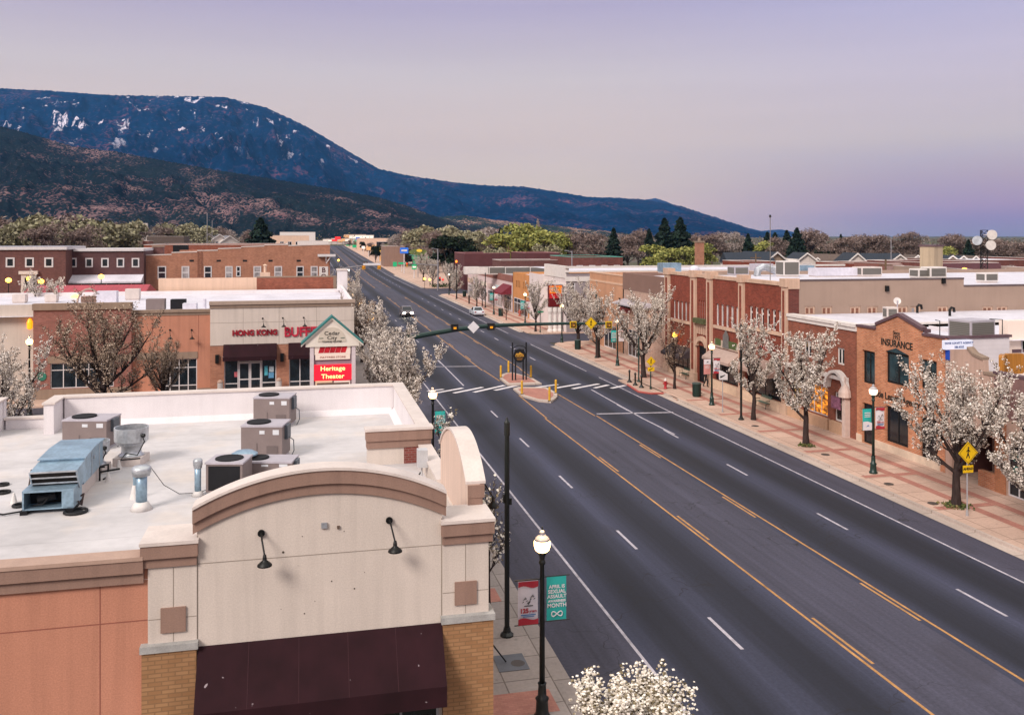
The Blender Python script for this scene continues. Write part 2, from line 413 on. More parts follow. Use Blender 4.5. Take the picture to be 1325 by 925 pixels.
slab([(4.2, -12), (XCL, -12), (XCL, CS2[0] - 3), (XCL - 2.5, CS2[0]), (4.2, CS2[0])], 'sidewalk', M_WALKL)
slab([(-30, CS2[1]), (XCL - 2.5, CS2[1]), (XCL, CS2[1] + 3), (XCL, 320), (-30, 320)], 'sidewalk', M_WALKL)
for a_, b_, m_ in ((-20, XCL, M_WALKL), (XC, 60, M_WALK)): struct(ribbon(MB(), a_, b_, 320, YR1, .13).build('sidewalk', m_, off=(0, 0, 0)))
slab([(-40, 79.4), (4.19, 79.4), (4.19, 83.2), (-40, 83.2)], 'sidewalk', M_WALK, .12)
# kerb stones with a real step, gutter pans
def strip(x0, x1, y0, y1, z, name, m):
    mb = MB(); mb.poly([(x0, y0, z), (x1, y0, z), (x1, y1, z), (x0, y1, z)]); return struct(mb.build(name, m, off=(0, 0, 0)))
for y0, y1 in ((-12, CS1[0] - RC), (CS1[1] + RC, CS2[0] - RC), (CS2[1] + RC, 320)):
    mb = MB(); mb.box(XC - .16, XC, y0, y1, -.05, .134); struct(mb.build('kerb', M_CURB, off=(0, 0, 0)))
    strip(XC - .75, XC - .16, y0, y1, .006, 'gutter', M_CURB)
for y0, y1 in ((-12, CS2[0] - 3), (CS2[1] + 3, 320)):
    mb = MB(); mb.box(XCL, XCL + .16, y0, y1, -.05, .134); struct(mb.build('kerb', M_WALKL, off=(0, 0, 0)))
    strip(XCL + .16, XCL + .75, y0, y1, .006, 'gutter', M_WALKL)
# red paver bands along the right pavement, squares round trees and cross bands
pv = MB()
for y0, y1 in ((-12, CS1[0] - 4), (CS1[1] + 4, CS2[0] - 4)):
    pv.poly([(32.9, y0, .136), (33.45, y0, .136), (33.45, y1, .136), (32.9, y1, .136)])
    pv.poly([(34.6, y0, .136), (35.15, y0, .136), (35.15, y1, .136), (34.6, y1, .136)])
    y = y0 + 2.2
    while y < y1 - 2:
        for a, b in ((XC + .3, 32.88), (33.47, 34.58)): pv.poly([(a, y, .136), (b, y, .136), (b, y + .5, .136), (a, y + .5, .136)])
        y += 6.1
struct(pv.build('paving_band', M_PAVER, off=(0, 0, 0)))
pv = MB()
for y in (8, 15.6, 25.0, 33, 39.5, 50, 57, 64, 72, 80): pv.poly([(4.6, y, .136), (XCL - .15, y, .136), (XCL - .15, y + 1.3, .136), (4.6, y + 1.3, .136)])
struct(pv.build('paving_band', M_PAVER, off=(0, 0, 0)))

# ------------------------------------------------------------------ painted road markings
def line(x, y0, y1, w, z=.004): return [(x - w / 2, y0, z + climb(y0)), (x + w / 2, y0, z + climb(y0)), (x + w / 2, y1, z + climb(y1)), (x - w / 2, y1, z + climb(y1))]
edge = MB()
for x, spans in ((10.87, ((-12, 205), (240, 320), (320, 420), (420, 520), (520, 620), (620, 750))), (28.26, ((-12, 84), (88, CS1[0] - 1), (CS1[1] + 2, 208), (240, 320), (320, 420), (420, 520), (520, 620), (620, 750)))):
    for a, b in spans: edge.poly(line(x, a, b, .115))
struct(edge.build('road_marking', M_WHITEW, off=(0, 0, 0)))
def dashes(px_list, x, name, m, per=None):
    pass
da = MB()
for x, y0 in ((14.4, 28.9), (25.15, 39.0)):
    y = y0 - 9.9 * 3
    while y < 560:
        if not (74 < y < 92 or 205 < y < 240): da.poly(line(x, y - 1.3, y + 1.3, .13))
        y += 9.9
# solid lane lines near the crossing
def seg(a, b, w, z=.004):
    d = (b - a); d.z = 0; d.normalize(); n = Vector((-d.y, d.x, 0)) * w / 2
    return [(*(a - n).xy, z), (*(b - n).xy, z), (*(b + n).xy, z), (*(a + n).xy, z)]
for a, b, w in (((567, 466), (600, 499), .14), ((765, 504), (831, 541), .14), ((831, 541), (873, 562), .14), ((556, 474.5), (617, 474), .3), ((772, 535.5), (871, 533.5), .3)):
    da.poly(seg(G(*a), G(*b), w, .008))
struct(da.build('road_marking', M_WHITEW, off=(0, 0, 0)))
yl = MB()
for x, k in ((17.95, 1), (21.93, -1)):
    for a, b in ((-12, 66), (91, 205), (240, 320), (320, 400), (400, 500), (500, 600), (600, 700)): yl.poly(line(x - .09 * k, a, b, .11))
    y = 13.5 if k == 1 else 16
    while y < 560:
        if not (62 < y < 92 or 200 < y < 242): yl.poly(line(x + .14 * k, y, y + 3.6, .11))
        y += 12.2
for side in (-1, 1):     # tapers in to the islands
    yl.poly(seg(Vector((19.95 + side * 1.95, 66, 0)), Vector((19.95 + side * 1.75, 76, 0)), .11)); yl.poly(seg(Vector((19.95 + side * 1.75, 84, 0)), Vector((19.95 + side * 1.95, 91, 0)), .11))
struct(yl.build('road_marking', M_YEL, off=(0, 0, 0)))
cwm = MB()
for a, b in (((553, 506), (574, 503.5)), ((560, 509), (599, 502)), ((587, 508.5), (624.6, 501)), ((613, 507.5), (652.7, 498.5)), ((640.4, 505), (672, 498)), ((690, 501.5), (722, 497.4)), ((719, 502), (750.4, 496.6)), ((740.7, 503), (774.7, 496.6)), ((769, 502), (787, 498)), ((791, 502.3), (809, 498.6))):
    cwm.poly(seg(G(*a), G(*b), .42, .005))
struct(cwm.build('crosswalk', M_WHITE, off=(0, 0, 0)))
# refuge islands of the crossing
def island(pts):
    P = [G(x, y, .14) for x, y in pts]
    c = sum(P, Vector()) / len(P)
    mb = MB(); mb.prism([(p.x, p.y, -.02) for p in P], (0, 0, .17)); o = struct(mb.build('traffic_island', M_CURB, off=(0, 0, 0)))
    q = MB(); q.prism([(*(c + (p - c) * .8).xy, .1) for p in P], (0, 0, .06)); t = struct(q.build('paving_infill', M_PAVER, off=(0, 0, 0)))
island([(646.5, 489), (650, 484), (658, 481.5), (664, 482), (688, 488.5), (701, 496), (657, 497.5)])
island([(664, 502.5), (671, 500.5), (707, 501), (721, 508.5), (721, 513.5), (713, 519.5), (697, 518), (675, 511.5)])
# kerb extension with a red kerb at the crossing
P = [G(x, y, .13) for x, y in ((800, 491), (812, 497), (826, 506), (843, 508.5), (862, 508), (876, 517), (880, 505), (840, 490))]
mb = MB(); mb.prism([(p.x, p.y, -.02) for p in P], (0, 0, .154)); struct(mb.build('kerb_extension', M_WALK, off=(0, 0, 0)))
mb = MB(); mb.tube([(p.x, p.y, .08) for p in P[1:5]], .1, 6); struct(mb.build('kerb', plain('kerb_red', 'a5534c', .8, .2), off=(0, 0, 0)))
for k_, (x, y) in enumerate(((905, 508), (1150, 626), (1207, 651), (977, 551), (842, 487), (1068, 588), (670, 858))):
    c = G(x, y, .137); mb = MB(); mb.lathe((c.x, c.y, .137), [(.27, 0), (.27, .012), (.2, .014)], 14)
    put(mb.build('valve_cover', plain('iron', '4a4340', .6, .2), off=(0, 0, 0)), ['small dark iron utility lid in the pavement before the arched brick doorway', 'dark iron utility lid between the banner lamp and the nearest blossom tree', 'dark iron utility lid just left of the yellow pedestrian diamond', 'dark iron utility lid near the green bench and its blossom tree', 'dark iron utility lid beside the crossing bollards', 'dark iron utility lid beside the blossom tree by the glowing shop', 'round iron lid in the near left pavement'][k_], 'utility lid')
mb = MB(); c = G(661, 857, .137); mb.rbox((c.x, c.y), .5, .55, .137, .15, 0); put(mb.build('vault_lid', plain('vault_grey', '5d5f66', .6, .12), off=(0, 0, 0)), 'large square grey vault lid in the near left pavement', 'utility lid')

# ------------------------------------------------------------------ mountains
def interp(pts, x):
    if x <= pts[0][0]: return pts[0][1]
    for (a, b), (c, d) in zip(pts, pts[1:]):
        if x <= c:
            t = (x - a) / (c - a); return b + (d - b) * t
    return pts[-1][1]
def mountain(name, crest, D0, D1, x0, x1, nx, ny, rough, ridge, m, seed, trees=0):
    vs = []; fs = []
    rows = [i / (ny - 1) for i in range(ny)]
    back = 8
    for i in range(nx):
        px = x0 + (x1 - x0) * i / (nx - 1); y = interp(crest, px)
        dirx, diry, _ = ray(px, HYP); hz = CH + (HYP - y) / FPX * D1
        for j in range(ny + back):
            if j < ny: t = rows[j]; d = D0 + (D1 - D0) * t
            else: t = 1; d = D1 + (D1 - D0) * .09 * (j - ny + 1)
            X, Y = dirx * d, diry * d
            p = Vector((X * ridge, Y * ridge, seed))
            n1 = mnoise.fractal(p, .9, 2.1, 5)
            # spurs and gullies running down the slope
            n2 = mnoise.fractal(p * 2.2 + Vector((9, 3, 1)), .9, 2.1, 4); gp = Vector((px * .012 + n1 * 1.1 - t * .9, t * 1.5 + n2 * .4, seed * 2)); rg = 1 - abs(mnoise.noise(gp)) * 2.2
            g2 = 1 - abs(mnoise.noise(gp * 3.1 + Vector((5 + n2 * .5, 0, 0)))) * 2
            base = t ** 1.1 if j < ny else max(0, 1 - .16 * (j - ny + 1))
            amp = math.sin(math.pi * min(t, .985)) ** .6 if j < ny else .5
            h = hz * (base + amp * rough * (n1 * .4 + rg * .5 + g2 * .22 - .35))
            if j == ny - 1: h = hz + trees * (random.random() ** 2)
            if j == 0: h = -3
            h = min(h, hz * (.985 - .6 * max(0, 1 - t) * .35) if j < ny - 1 else h)
            vs.append((X, Y, h))
    n = ny + back
    for i in range(nx - 1):
        for j in range(n - 1): fs.append((i * n + j, (i + 1) * n + j, (i + 1) * n + j + 1, i * n + j + 1))
    mb = MB(); mb.v = vs; mb.f = fs
    return struct(mb.build(name, m, smooth=True, off=(0, 0, 0)))
def m_mount(name, forest, forest2, rock, rock2, s, snow=None, rockamt=.5, uk=.25):
    k = NT(name); o = k.coord('Object')
    # separate dark trees on paler soil; their cover thickens and thins in patches
    vo = k.n('TexVoronoi'); vo.inputs['Scale'].default_value = s; vo.inputs['Randomness'].default_value = 1; k.l(o, vo.inputs[0])
    cov = k.noise(k.coord('Object', (1, .6, .8)), .006 if not snow else .0035, 6, .68)
    bare_ = k.rng(cov, rockamt - .05, rockamt + .12)
    thr = k.rng(bare_, 0, 1, .8 if not snow else .74, .4)
    tr = k.math('SUBTRACT', 1, k.math('LESS_THAN', vo.outputs[0], thr))
    big = k.rng(k.noise(o, .006, 4), .35, .65)
    f = k.mix(big, lin(forest), lin(forest2)); f = k.mul(f, k.rng(k.noise(o, s * .8, 2), .3, .7, .6, 1.25))
    rk = k.mix(k.rng(k.noise(o, .012, 5, .7), .4, .62), lin(rock), lin(rock2)); rk = k.mul(rk, k.rng(k.noise(o, s * .5, 4, .7), .3, .7, .6, 1.25))
    under = k.mix(k.rng(bare_, 0, 1, uk, 1), f, rk)
    c = k.mix(tr, f, under)
    if snow:
        sx = k.n('SeparateXYZ'); k.l(o, sx.inputs[0])
        sn = k.rng(k.noise(k.coord('Object', (1, .3, .3), (0, .5, .5)), snow[0], 5, .7), snow[1], snow[1] + .04)
        hh = k.rng(sx.outputs[2], snow[2], snow[3], 0, 1, True)
        c = k.mix(k.math('MULTIPLY', k.math('MULTIPLY', sn, hh), k.rng(k.noise(o, s * 1.3, 2), .35, .5)), c, lin('c9c2cf'))
    return k.col(c, 1, 0, 0)
random.seed(5)
far_crest = [(-260, 112), (0, 115), (60, 118), (150, 124), (290, 126), (345, 140), (400, 166), (440, 190), (490, 219), (530, 228), (600, 238), (640, 241), (680, 242), (760, 255), (830, 258), (880, 267), (930, 283), (985, 301), (1030, 307.5)]
near_crest = [(-260, 150), (0, 164), (57, 179), (94, 190), (151, 197), (226, 211), (302, 224), (377, 236), (453, 249), (490, 256), (530, 268), (570, 283), (610, 294), (660, 303), (720, 308)]
foot_crest = [(400, 300), (470, 283), (520, 277), (570, 281), (600, 279), (640, 285), (690, 290), (730, 294), (790, 300), (850, 307)]
dist_crest = [(800, 272), (835, 259), (848, 256.5), (862, 261), (900, 277), (945, 290), (985, 299), (1010, 297), (1040, 303), (1058, 303), (1080, 312), (1100, 316)]
mountain('far_mountain', far_crest, 3000, 6400, -260, 1030, 700, 70, .24, .0011, m_mount('mountain_forest_haze_blue', '031c38', '062848', '243350', '6a4450', .05, (.010, .595, 340, 640), .55, .3), 3.3, 7)  # blue of the distance haze is mixed into the forest and rock colours
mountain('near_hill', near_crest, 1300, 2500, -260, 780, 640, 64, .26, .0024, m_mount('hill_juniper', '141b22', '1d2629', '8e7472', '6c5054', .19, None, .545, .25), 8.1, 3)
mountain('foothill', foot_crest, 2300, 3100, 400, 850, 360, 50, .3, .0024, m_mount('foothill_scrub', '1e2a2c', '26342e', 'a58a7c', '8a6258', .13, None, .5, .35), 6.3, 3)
mountain('distant_range', dist_crest, 7000, 8600, 790, 1110, 160, 20, .1, .0015, m_mount('distant_forest_haze_blue', '1a2c4c', '22365a', '48506e', '48506e', .02, None, .6), 1.7, 3)  # tree and rock colours carry the blue of the distant air

# ------------------------------------------------------------------ the air: one even pale haze round everything
HAZE = True
if HAZE:
    hz = MB(); hz.box(-9500, 9500, -800, 12500, -4, 1250)
    mh = bpy.data.materials.new('haze_air'); mh.use_nodes = True; t_ = mh.node_tree; t_.nodes.clear()
    oo = t_.nodes.new('ShaderNodeOutputMaterial'); vv = t_.nodes.new('ShaderNodeVolumePrincipled')
    vv.inputs['Color'].default_value = (.16, .45, 1, 1); vv.inputs['Density'].default_value = 3.2e-5
    t_.links.new(vv.outputs[0], oo.inputs['Volume'])
    put(hz.build('haze', mh, off=(0, 0, 0)), None, None, None, 'stuff')
# ------------------------------------------------------------------ the near shop with the arched parapet
M_CREAM = stucco('stucco_cream', 'c6bab1', .05, .1)
M_SALMON = stucco('stucco_salmon', 'b7806a', .07, .12)
M_TAN = stucco('stucco_taupe', '8f7468', .05, .12)
M_TANL = plain('coping_tan', 'a98e80', .6, .08, 2)
M_COPE = plain('coping_pale', 'cbbfb9', .5, .08, 1.5)
M_TANB = brick('brick_tan', 'a07a58', '906a4a', '846448', .16, .3, .1, .016)
M_REDB = brick('brick_red_small', '84403a', '6c332c', '80605a', .2, .24, .085, .015)
M_STONE = plain('stone_sill', '9c9a98', .8, .18, 3)
M_BEIGE = stucco('stucco_pink_beige', 'd0b7a8', .05, .14)
M_WHITEP = stucco('membrane_wall', 'd8d2d4', .06, .05)
M_ROOF = m_membrane()
M_MAROON = None
def _awn():
    k = NT('awning_maroon'); v = k.coord('UV'); o = k.coord('Object')
    a = k.rng(k.noise(v, 1.2, 4), .3, .7, .7, 1.25)
    sp = k.rng(k.noise(v, 5.5, 2, .4), .74, .765, 0, .7)
    c = k.mix(sp, k.mul(k.mix(0, lin('281117'), lin('281117')), a), lin('a99ba0'))
    k.bump(k.noise(v, 90, 1), .004, .3)
    return k.col(c, .85, 0, .2)
M_MAROON = _awn()
M_BLACK = plain('black_metal', '08090a', .5, .2, 3, 0, .35)
M_GLASS = glass('glass_dark')
M_GROOVE = plain('groove_shadow_gap', '8d8278', .9, .1)
M_GROOVES = plain('groove_salmon', '8a5548', .9, .1)

def gooseneck(par, fr, u, z, drop=.62, outd=.5, rs=.17, name='wall_lamp'):
    """barn lamp: plate on the wall, arm leaning out, bell shade"""
    mb = MB(); c = fr.pt(u, z, 0)
    mb.tube([fr.pt(u, z, 0), fr.pt(u, z, .05)], .085, 12)
    mb.tube([fr.pt(u, z, .04), fr.pt(u + .01, z + .02, .14), fr.pt(u + .03, z - .08, outd * .6), fr.pt(u + .1, z - drop * .62, outd)], .022, 8)
    o = mb.build(name, M_BLACK, par)
    s_ = MB(); b = fr.pt(u + .1, z - drop, outd)
    s_.lathe(b, [(.035, drop * .42), (.05, drop * .3), (.05, drop * .22), (rs * .55, drop * .16), (rs, .03), (rs * 1.02, 0), (rs * .9, .01), (.03, .1)], 16)
    s_.build('lamp_shade', M_BLACK, o, smooth=True)
    return o

shop = thing('shop_building', 'near one storey stucco shop with an arched parapet and white flat roof full of machines', 'shop', (0, 30, 0))
F1 = faceY(22.2)
PL0, PL1, PR0, PR1 = -3.62, -2.53, 3.33, 4.52
RI = 6.44; ZC0 = 7.64 + .75 - RI
def arch_z(x, xc=.4, half=3.02, zend=7.62, sag=.76, dr=0):
    Rr = (half ** 2 + sag ** 2) / (2 * sag); dx = x - xc
    return zend + sag - Rr + math.sqrt(max(Rr ** 2 - dx ** 2, 0)) - dr
# wall of the left wing
mb = MB(); F1.wall(mb, -34, PL0 + .03, -.05, 5.95, d=-.06); F1.box(mb, -34, PL0 + .03, 5.95, 6.4, -.4, -.07)
mb.build('wall', M_SALMON, shop)['label'] = 'salmon stucco wall left of the arched bay'
mb = MB()
for u in (-4.67, -8.3, -12): F1.box(mb, u - .012, u + .012, .1, 5.9, -.062, -.056)
F1.box(mb, -34, PL0, 4.985, 5.01, -.0625, -.0555)
mb.build('wall_joint', M_GROOVES, shop)
mb = MB(); F1.box(mb, -34, PL0 - .09, 5.9, 6.16, -.07, .03); F1.box(mb, -34, PL0 - .09, 6.16, 6.46, -.07, .12)
mb.build('cornice', M_TAN, shop)
mb = MB(); F1.box(mb, -34, PL0 - .09, 6.46, 6.55, -.42, .15); mb.build('coping', M_TANL, shop)
# central bay: field, arch
ns = 28; xs = [PL1 + (PR0 - PL1) * i / ns for i in range(ns + 1)]
mb = MB(); mb.prism([F1.pt(PL1, -.05, -.4)] + [F1.pt(PR0, -.05, -.4)] + [F1.pt(x, arch_z(x) - .3, -.4) for x in xs[::-1]], F1.n * .38)
mb.build('wall', M_CREAM, shop)['label'] = 'cream stucco field under the arch'
mb = MB()
F1.box(mb, PL1, PR0, 6.222, 6.242, -.022, -.0165)
for u in (PL1 + .012, PR0 - .012): F1.box(mb, u - .014, u + .014, 4.3, 6.9, -.0225, -.016)
mb.build('wall_joint', M_GROOVE, shop)
xa = [-2.62 + (3.42 + 2.62) * i / 36 for i in range(37)]
def arch_band(dr0, dr1, d0, d1, nm, m):
    mb = MB()
    for a, b in zip(xa, xa[1:]):
        mb.hexa([F1.pt(a, arch_z(a) - dr1, d0), F1.pt(b, arch_z(b) - dr1, d0), F1.pt(b, arch_z(b) - dr1, d1), F1.pt(a, arch_z(a) - dr1, d1)],
                [F1.pt(a, arch_z(a) - dr0, d0), F1.pt(b, arch_z(b) - dr0, d0), F1.pt(b, arch_z(b) - dr0, d1), F1.pt(a, arch_z(a) - dr0, d1)])
    return mb.build(nm, m, shop)
arch_band(.07, .4, -.4, .13, 'arch_moulding', M_TAN); arch_band(.4, .66, -.2, .05, 'arch_moulding', M_TAN)
arch_band(0, .07, -.45, .17, 'coping', M_COPE)
# pilasters: cream shaft, square plaque, cap and brick base
for u0, u1, side in ((PL0, PL1, -1), (PR0, PR1, 1)):
    e0, e1 = (u0 - .12, u1) if side < 0 else (u0, u1 + .1)
    mb = MB(); F1.box(mb, u0, u1 - (.003 if side < 0 else 0), 4.45, 6.24, -.4, .0) if side < 0 else F1.box(mb, u0 + .003, u1, 4.45, 6.24, -.9, .0)
    p = mb.build('pilaster', M_CREAM, shop)
    uc = (u0 + u1) / 2 + (.02 if side < 0 else 0); mb = MB()
    F1.box(mb, uc - .01, uc + .01, 4.46, 6.2, -.01, .003); F1.box(mb, u0 + .01, u1 - .01, 5.0, 5.02, -.01, .0025); mb.build('wall_joint', M_GROOVE, p)
    mb = MB(); F1.box(mb, uc - .28, uc + .28, 4.69, 5.27, 0, .05); mb.build('plaque', M_TAN, p)
    mb = MB(); F1.box(mb, e0, e1, 6.24, 6.47, -.9, .06); F1.box(mb, e0 - .03, e1 + .03, 6.47, 6.78, -1.1, .14); mb.build('cornice', M_TAN, shop)
    mb = MB(); F1.box(mb, e0 - .05, e1 + .05, 6.78, 6.86, -1.15, .17); mb.build('coping', M_COPE, shop)
    mb = MB(); F1.box(mb, e0 - .04, e1 + .04, 4.29, 4.45, -.5, .17); mb.build('sill_course', M_STONE, shop)
    mb = MB(); F1.box(mb, e0, e1, -.05, 4.29, -.6, .12); mb.build('pilaster_base', M_TANB, shop)
# flashing wedge behind the left cap
mb = MB(); mb.prism([(-3.7, 23.3, 6.5), (-3.7, 25.2, 5.52), (-3.7, 23.3, 5.52)], (1.1, 0, 0)); mb.build('flashing', M_COPE, shop)
# awning with valance
mb = MB()
a0, a1, zt, zb, dd = PL1 + .02, PR0 - .01, 4.28, 3.1, .86
prof = [(0, zt), (dd, zb), (dd, zb - .5), (dd - .03, zb - .5), (0, zb - .5)]
mb.prism([F1.pt(a0, z, d) for d, z in prof], F1.u * (a1 - a0))
aw = mb.build('awning', M_MAROON, shop)
for i in range(1, 5):
    mb = MB(); u = a0 + (a1 - a0) * i / 5; mb.prism([F1.pt(u - .008, zt + .001, .004), F1.pt(u + .008, zt + .001, .004), F1.pt(u + .008, zb + .001, dd + .004), F1.pt(u - .008, zb + .001, dd + .004)], (0, -.002, .003)); mb.build('seam', plain('awning_seam', '371b21', .8, .1), aw)
window(shop, F1, PL1 + .1, PR0 - .1, .2, 2.55, plain('alu_frame', '8c8c90', .4, .1), M_GLASS, 6, [.25], .06, .0)
for u, z in ((-1.06, 6.86), (2.0, 6.95)): gooseneck(shop, F1, u, z)
mb = MB(); F1.box(mb, .35, .49, 6.87, 7.0, -.02, .04); mb.build('junction_box', plain('galv_box', '8a8c92', .5, .15), shop)
mb = MB(); F1.box(mb, .73, .79, 6.83, 6.9, -.02, .03); mb.build('junction_box', plain('brown_box', '5b4a40', .6, .1), shop)
for u, z, s_ in ((-.55, 6.35, .03), (.6, 5.55, .018), (1.15, 5.32, .02), (-.05, 4.82, .018), (.2, 5.1, .01), (-.6, 4.98, .01), (-.2, 6.0, .008), (1.4, 5.7, .01), (.9, 6.75, .012), (-.1, 6.7, .012)):
    mb = MB(); mb.tube([F1.pt(u, z, -.021), F1.pt(u, z, -.014)], s_, 7); mb.build('anchor_hole', plain('hole', '4a4038', .9, .1), shop)
# roof deck and the parapets behind
ZR = 5.5
mb = MB(); mb.poly([(-34, 22.55, ZR), (4.3, 22.55, ZR), (4.3, 43.3, ZR), (-34, 43.3, ZR)]); mb.build('roof', M_ROOF, shop)
def parapet(x0, x1, y0, y1, z1, inner=M_WHITEP, cap=True, over=.06):
    mb = MB(); mb.box(x0, x1, y0, y1, -.05, z1 - .08); o = mb.build('parapet', inner, shop)
    mb = MB(); mb.box(x0 - over, x1 + over, y0 - over, y1 + over, z1 - .08, z1); mb.build('coping', M_COPE, o)
    return o
parapet(-10.5, 4.52, 43.05, 43.5, 6.863); parapet(4.1, 4.52, 33.745, 42.98, 6.86)
parapet(-10.97, -10.57, 41.6, 43.48, 6.857); parapet(-12.88, -11.04, 43.06, 43.4, 6.0); parapet(-34, -12.96, 43.05, 43.45, 6.86); parapet(-13.3, -12.97, 41.2, 42.97, 6.854)
# cant strips where the roof turns up the parapets
mb = MB(); mb.prism([(-10.4, 43.05, ZR), (-10.4, 42.8, ZR), (-10.4, 43.05, ZR + .25)], (14.4, 0, 0)); mb.prism([(4.1, 33.8, ZR), (3.85, 33.8, ZR), (4.1, 33.8, ZR + .25)], (0, 9.2, 0)); mb.build('cant_strip', M_WHITEP, shop)
mb = MB(); mb.box(-13, -10.8, 43.45, 43.52, 5.0, 6.86) if False else None
mb = MB(); mb.box(2.2, 4.52, 33.3, 33.7, ZR - .2, 6.12); mb.build('wall', M_CREAM, shop)['label'] = 'cream return wall facing the front roof'
mb = MB(); mb.box(3.55, 4.5, 33.27, 33.3, ZR, 6.1); mb.build('brick_patch', M_REDB, shop)
mb = MB(); mb.box(2.17, 4.56, 33.24, 33.71, 6.12, 6.4); mb.box(2.14, 4.6, 33.18, 33.715, 6.4, 6.77); mb.build('cornice', M_TAN, shop)
mb = MB(); mb.box(2.1, 4.64, 33.14, 33.74, 6.77, 6.865); mb.build('coping', M_COPE, shop)
# the second arch, over the pavement side
FXa = faceX(4.17, 1)
def az2(y): return arch_z(y, 25.7, 2.45, 7.45, .9)
ys = [23.28 + (28.15 - 23.28) * i / 30 for i in range(31)]
mb = MB(); mb.prism([(4.17, ys[0], 5.0), (4.17, ys[-1], 5.0)] + [(4.17, y, az2(y) - .07) for y in ys[::-1]], (.33, 0, 0)); mb.build('wall', M_BEIGE, shop)['label'] = 'pinkish back of the arch on the pavement side'
def arch2(dr0, dr1, x0, x1, nm, m):
    mb = MB()
    for a, b in zip(ys, ys[1:]):
        mb.hexa([(x0, a, az2(a) - dr1), (x0, b, az2(b) - dr1), (x1, b, az2(b) - dr1), (x1, a, az2(a) - dr1)], [(x0, a, az2(a) - dr0), (x0, b, az2(b) - dr0), (x1, b, az2(b) - dr0), (x1, a, az2(a) - dr0)])
    mb.build(nm, m, shop)
arch2(0, .07, 4.12, 4.66, 'coping', M_COPE); arch2(.07, .4, 4.501, 4.62, 'arch_moulding', M_TAN); arch2(.4, .66, 4.502, 4.56, 'arch_moulding', M_TAN)
mb = MB(); mb.box(4.172, 4.62, 23.22, 23.28, 7.05, 7.38); mb.box(4.18, 4.57, 23.24, 23.28, 6.86, 7.05); mb.build('arch_moulding', M_TAN, shop)
mb = MB(); mb.box(4.1, 4.5, 22.8, 33.2, -.05, 6.15); mb.build('wall', M_CREAM, shop)['label'] = 'cream wall along the pavement'
mb = MB(); mb.box(4.06, 4.56, 28.2, 33.12, 6.15, 6.22); mb.build('coping', M_COPE, shop)
mb = MB(); mb.box(-34, -33.6, 22.6, 43, -.05, 6.5); mb.build('wall', M_SALMON, shop)
mb = MB(); mb.box(3.75, 4.09, 30.6, 31.0, 6.0, 6.6); mb.tube([(3.9, 30.8, 6.0), (3.9, 30.8, 5.5)], .03, 6); mb.build('electric_box', plain('box_grey', 'b4b3b5', .5, .1), shop)
mb = MB(); mb.tube([(3.5, 29.9, 5.5), (3.5, 29.9, 5.85), (3.7, 29.9, 5.95)], .04, 6); mb.tube([(3.3, 29.6, 5.52), (3.6, 29.8, 5.7), (3.8, 30.4, 5.9)], .025, 5); mb.build('conduit', M_BLACK, shop)
for y in (24.8, 26.6): gooseneck(shop, faceX(4.6, 1), y, 7.0, .75, .6)

# ------------------------------------------------------------------ machines on the near roof
M_UNIT = plain('unit_taupe', '7b6e6c', .55, .06, 2); M_UTOP = plain('unit_top', 'a9a3ab', .45, .08, 2)
M_GALV = None
def _galv(name, c, m=.55):
    k = NT(name); o = k.coord('Object'); vo = k.n('TexVoronoi'); vo.inputs['Scale'].default_value = 9; k.l(o, vo.inputs[0])
    a = k.rng(vo.outputs[0], 0, .7, .85, 1.12); b = k.rng(k.noise(o, 1.3, 4), .3, .7, .75, 1.2)
    return k.col(k.mul(k.mul(k.mix(0, lin(c), lin(c)), a), b), .38, m, .5)
M_GALV = _galv('galvanised_blue', '8fa9bb'); M_GALVP = _galv('galvanised_pale', 'b9bdc2', .6)
M_DARK = plain('dark_void', '16161a', .8, .2)
M_LABEL = plain('sticker', 'c9cbd0', .5, .05)
def ac_unit(label, bx, by, w, dpt, h, rz=R(-13), group='packaged units on the near roof'):
    t = thing('air_conditioner', label, 'air conditioner', (bx, by, ZR), rz, group)
    o = ROOT[t.name] = Vector((0, 0, 0)); hw = w / 2; hd = dpt / 2
    mb = MB(); mb.box(-hw, hw, -hd, hd, .1, h - .06); mb.build('cabinet', M_UNIT, t)
    mb = MB(); mb.box(-hw - .02, hw + .02, -hd - .02, hd + .02, h - .06, h); mb.build('top_panel', M_UTOP, t)
    mb = MB(); mb.lathe((-hw * .35, 0, h), [(min(hw, hd) * .72, 0), (min(hw, hd) * .72, .05), (min(hw, hd) * .6, .055), (0.02, .04)], 22)
    f_ = mb.build('fan_guard', M_DARK, t)
    mb = MB(); mb.box(-hw + .03, hw - .03, -hd + .03, hd - .03, 0, .1); mb.build('curb', M_UTOP, t)
    mb = MB(); mb.box(hw * .25, hw * .8, -hd - .02, -hd, .12, h * .42); mb.box(-hw * .25, -hw * .2, -hd - .012, -hd, .12, h * .5); mb.build('access_panel', plain('unit_panel', '665b5a', .55, .06, 2), t)
    mb = MB(); mb.box(hw * .55, hw * .85, -hd - .012, -hd, h * .74, h * .88); mb.box(-hw * .1, hw * .15, -hd - .011, -hd, h * .76, h * .86); mb.build('sticker', M_LABEL, t)
    mb = MB(); mb.box(hw, hw + .12, -hd * .4, hd * .4, h * .55, h * .95); mb.tube([(hw + .08, 0, h * .6), (hw + .3, -.05, h * .5), (hw + .33, -.1, h * .2), (hw + .2, -.1, 0)], .02, 6); mb.build('conduit', plain('conduit_grey', '4e545c', .5, .1), t)
    return t
p = G(338, 596, ZR); ac_unit('taupe roof unit standing in the middle of the near white roof, closest to the arch', p.x + .15, p.y + .62, 1.55, 1.25, 1.32)
p = G(351, 552, ZR); ac_unit('taupe roof unit right in front of the back parapet of the near white roof', p.x + .15, p.y + .5, 1.6, 1.25, 1.32)
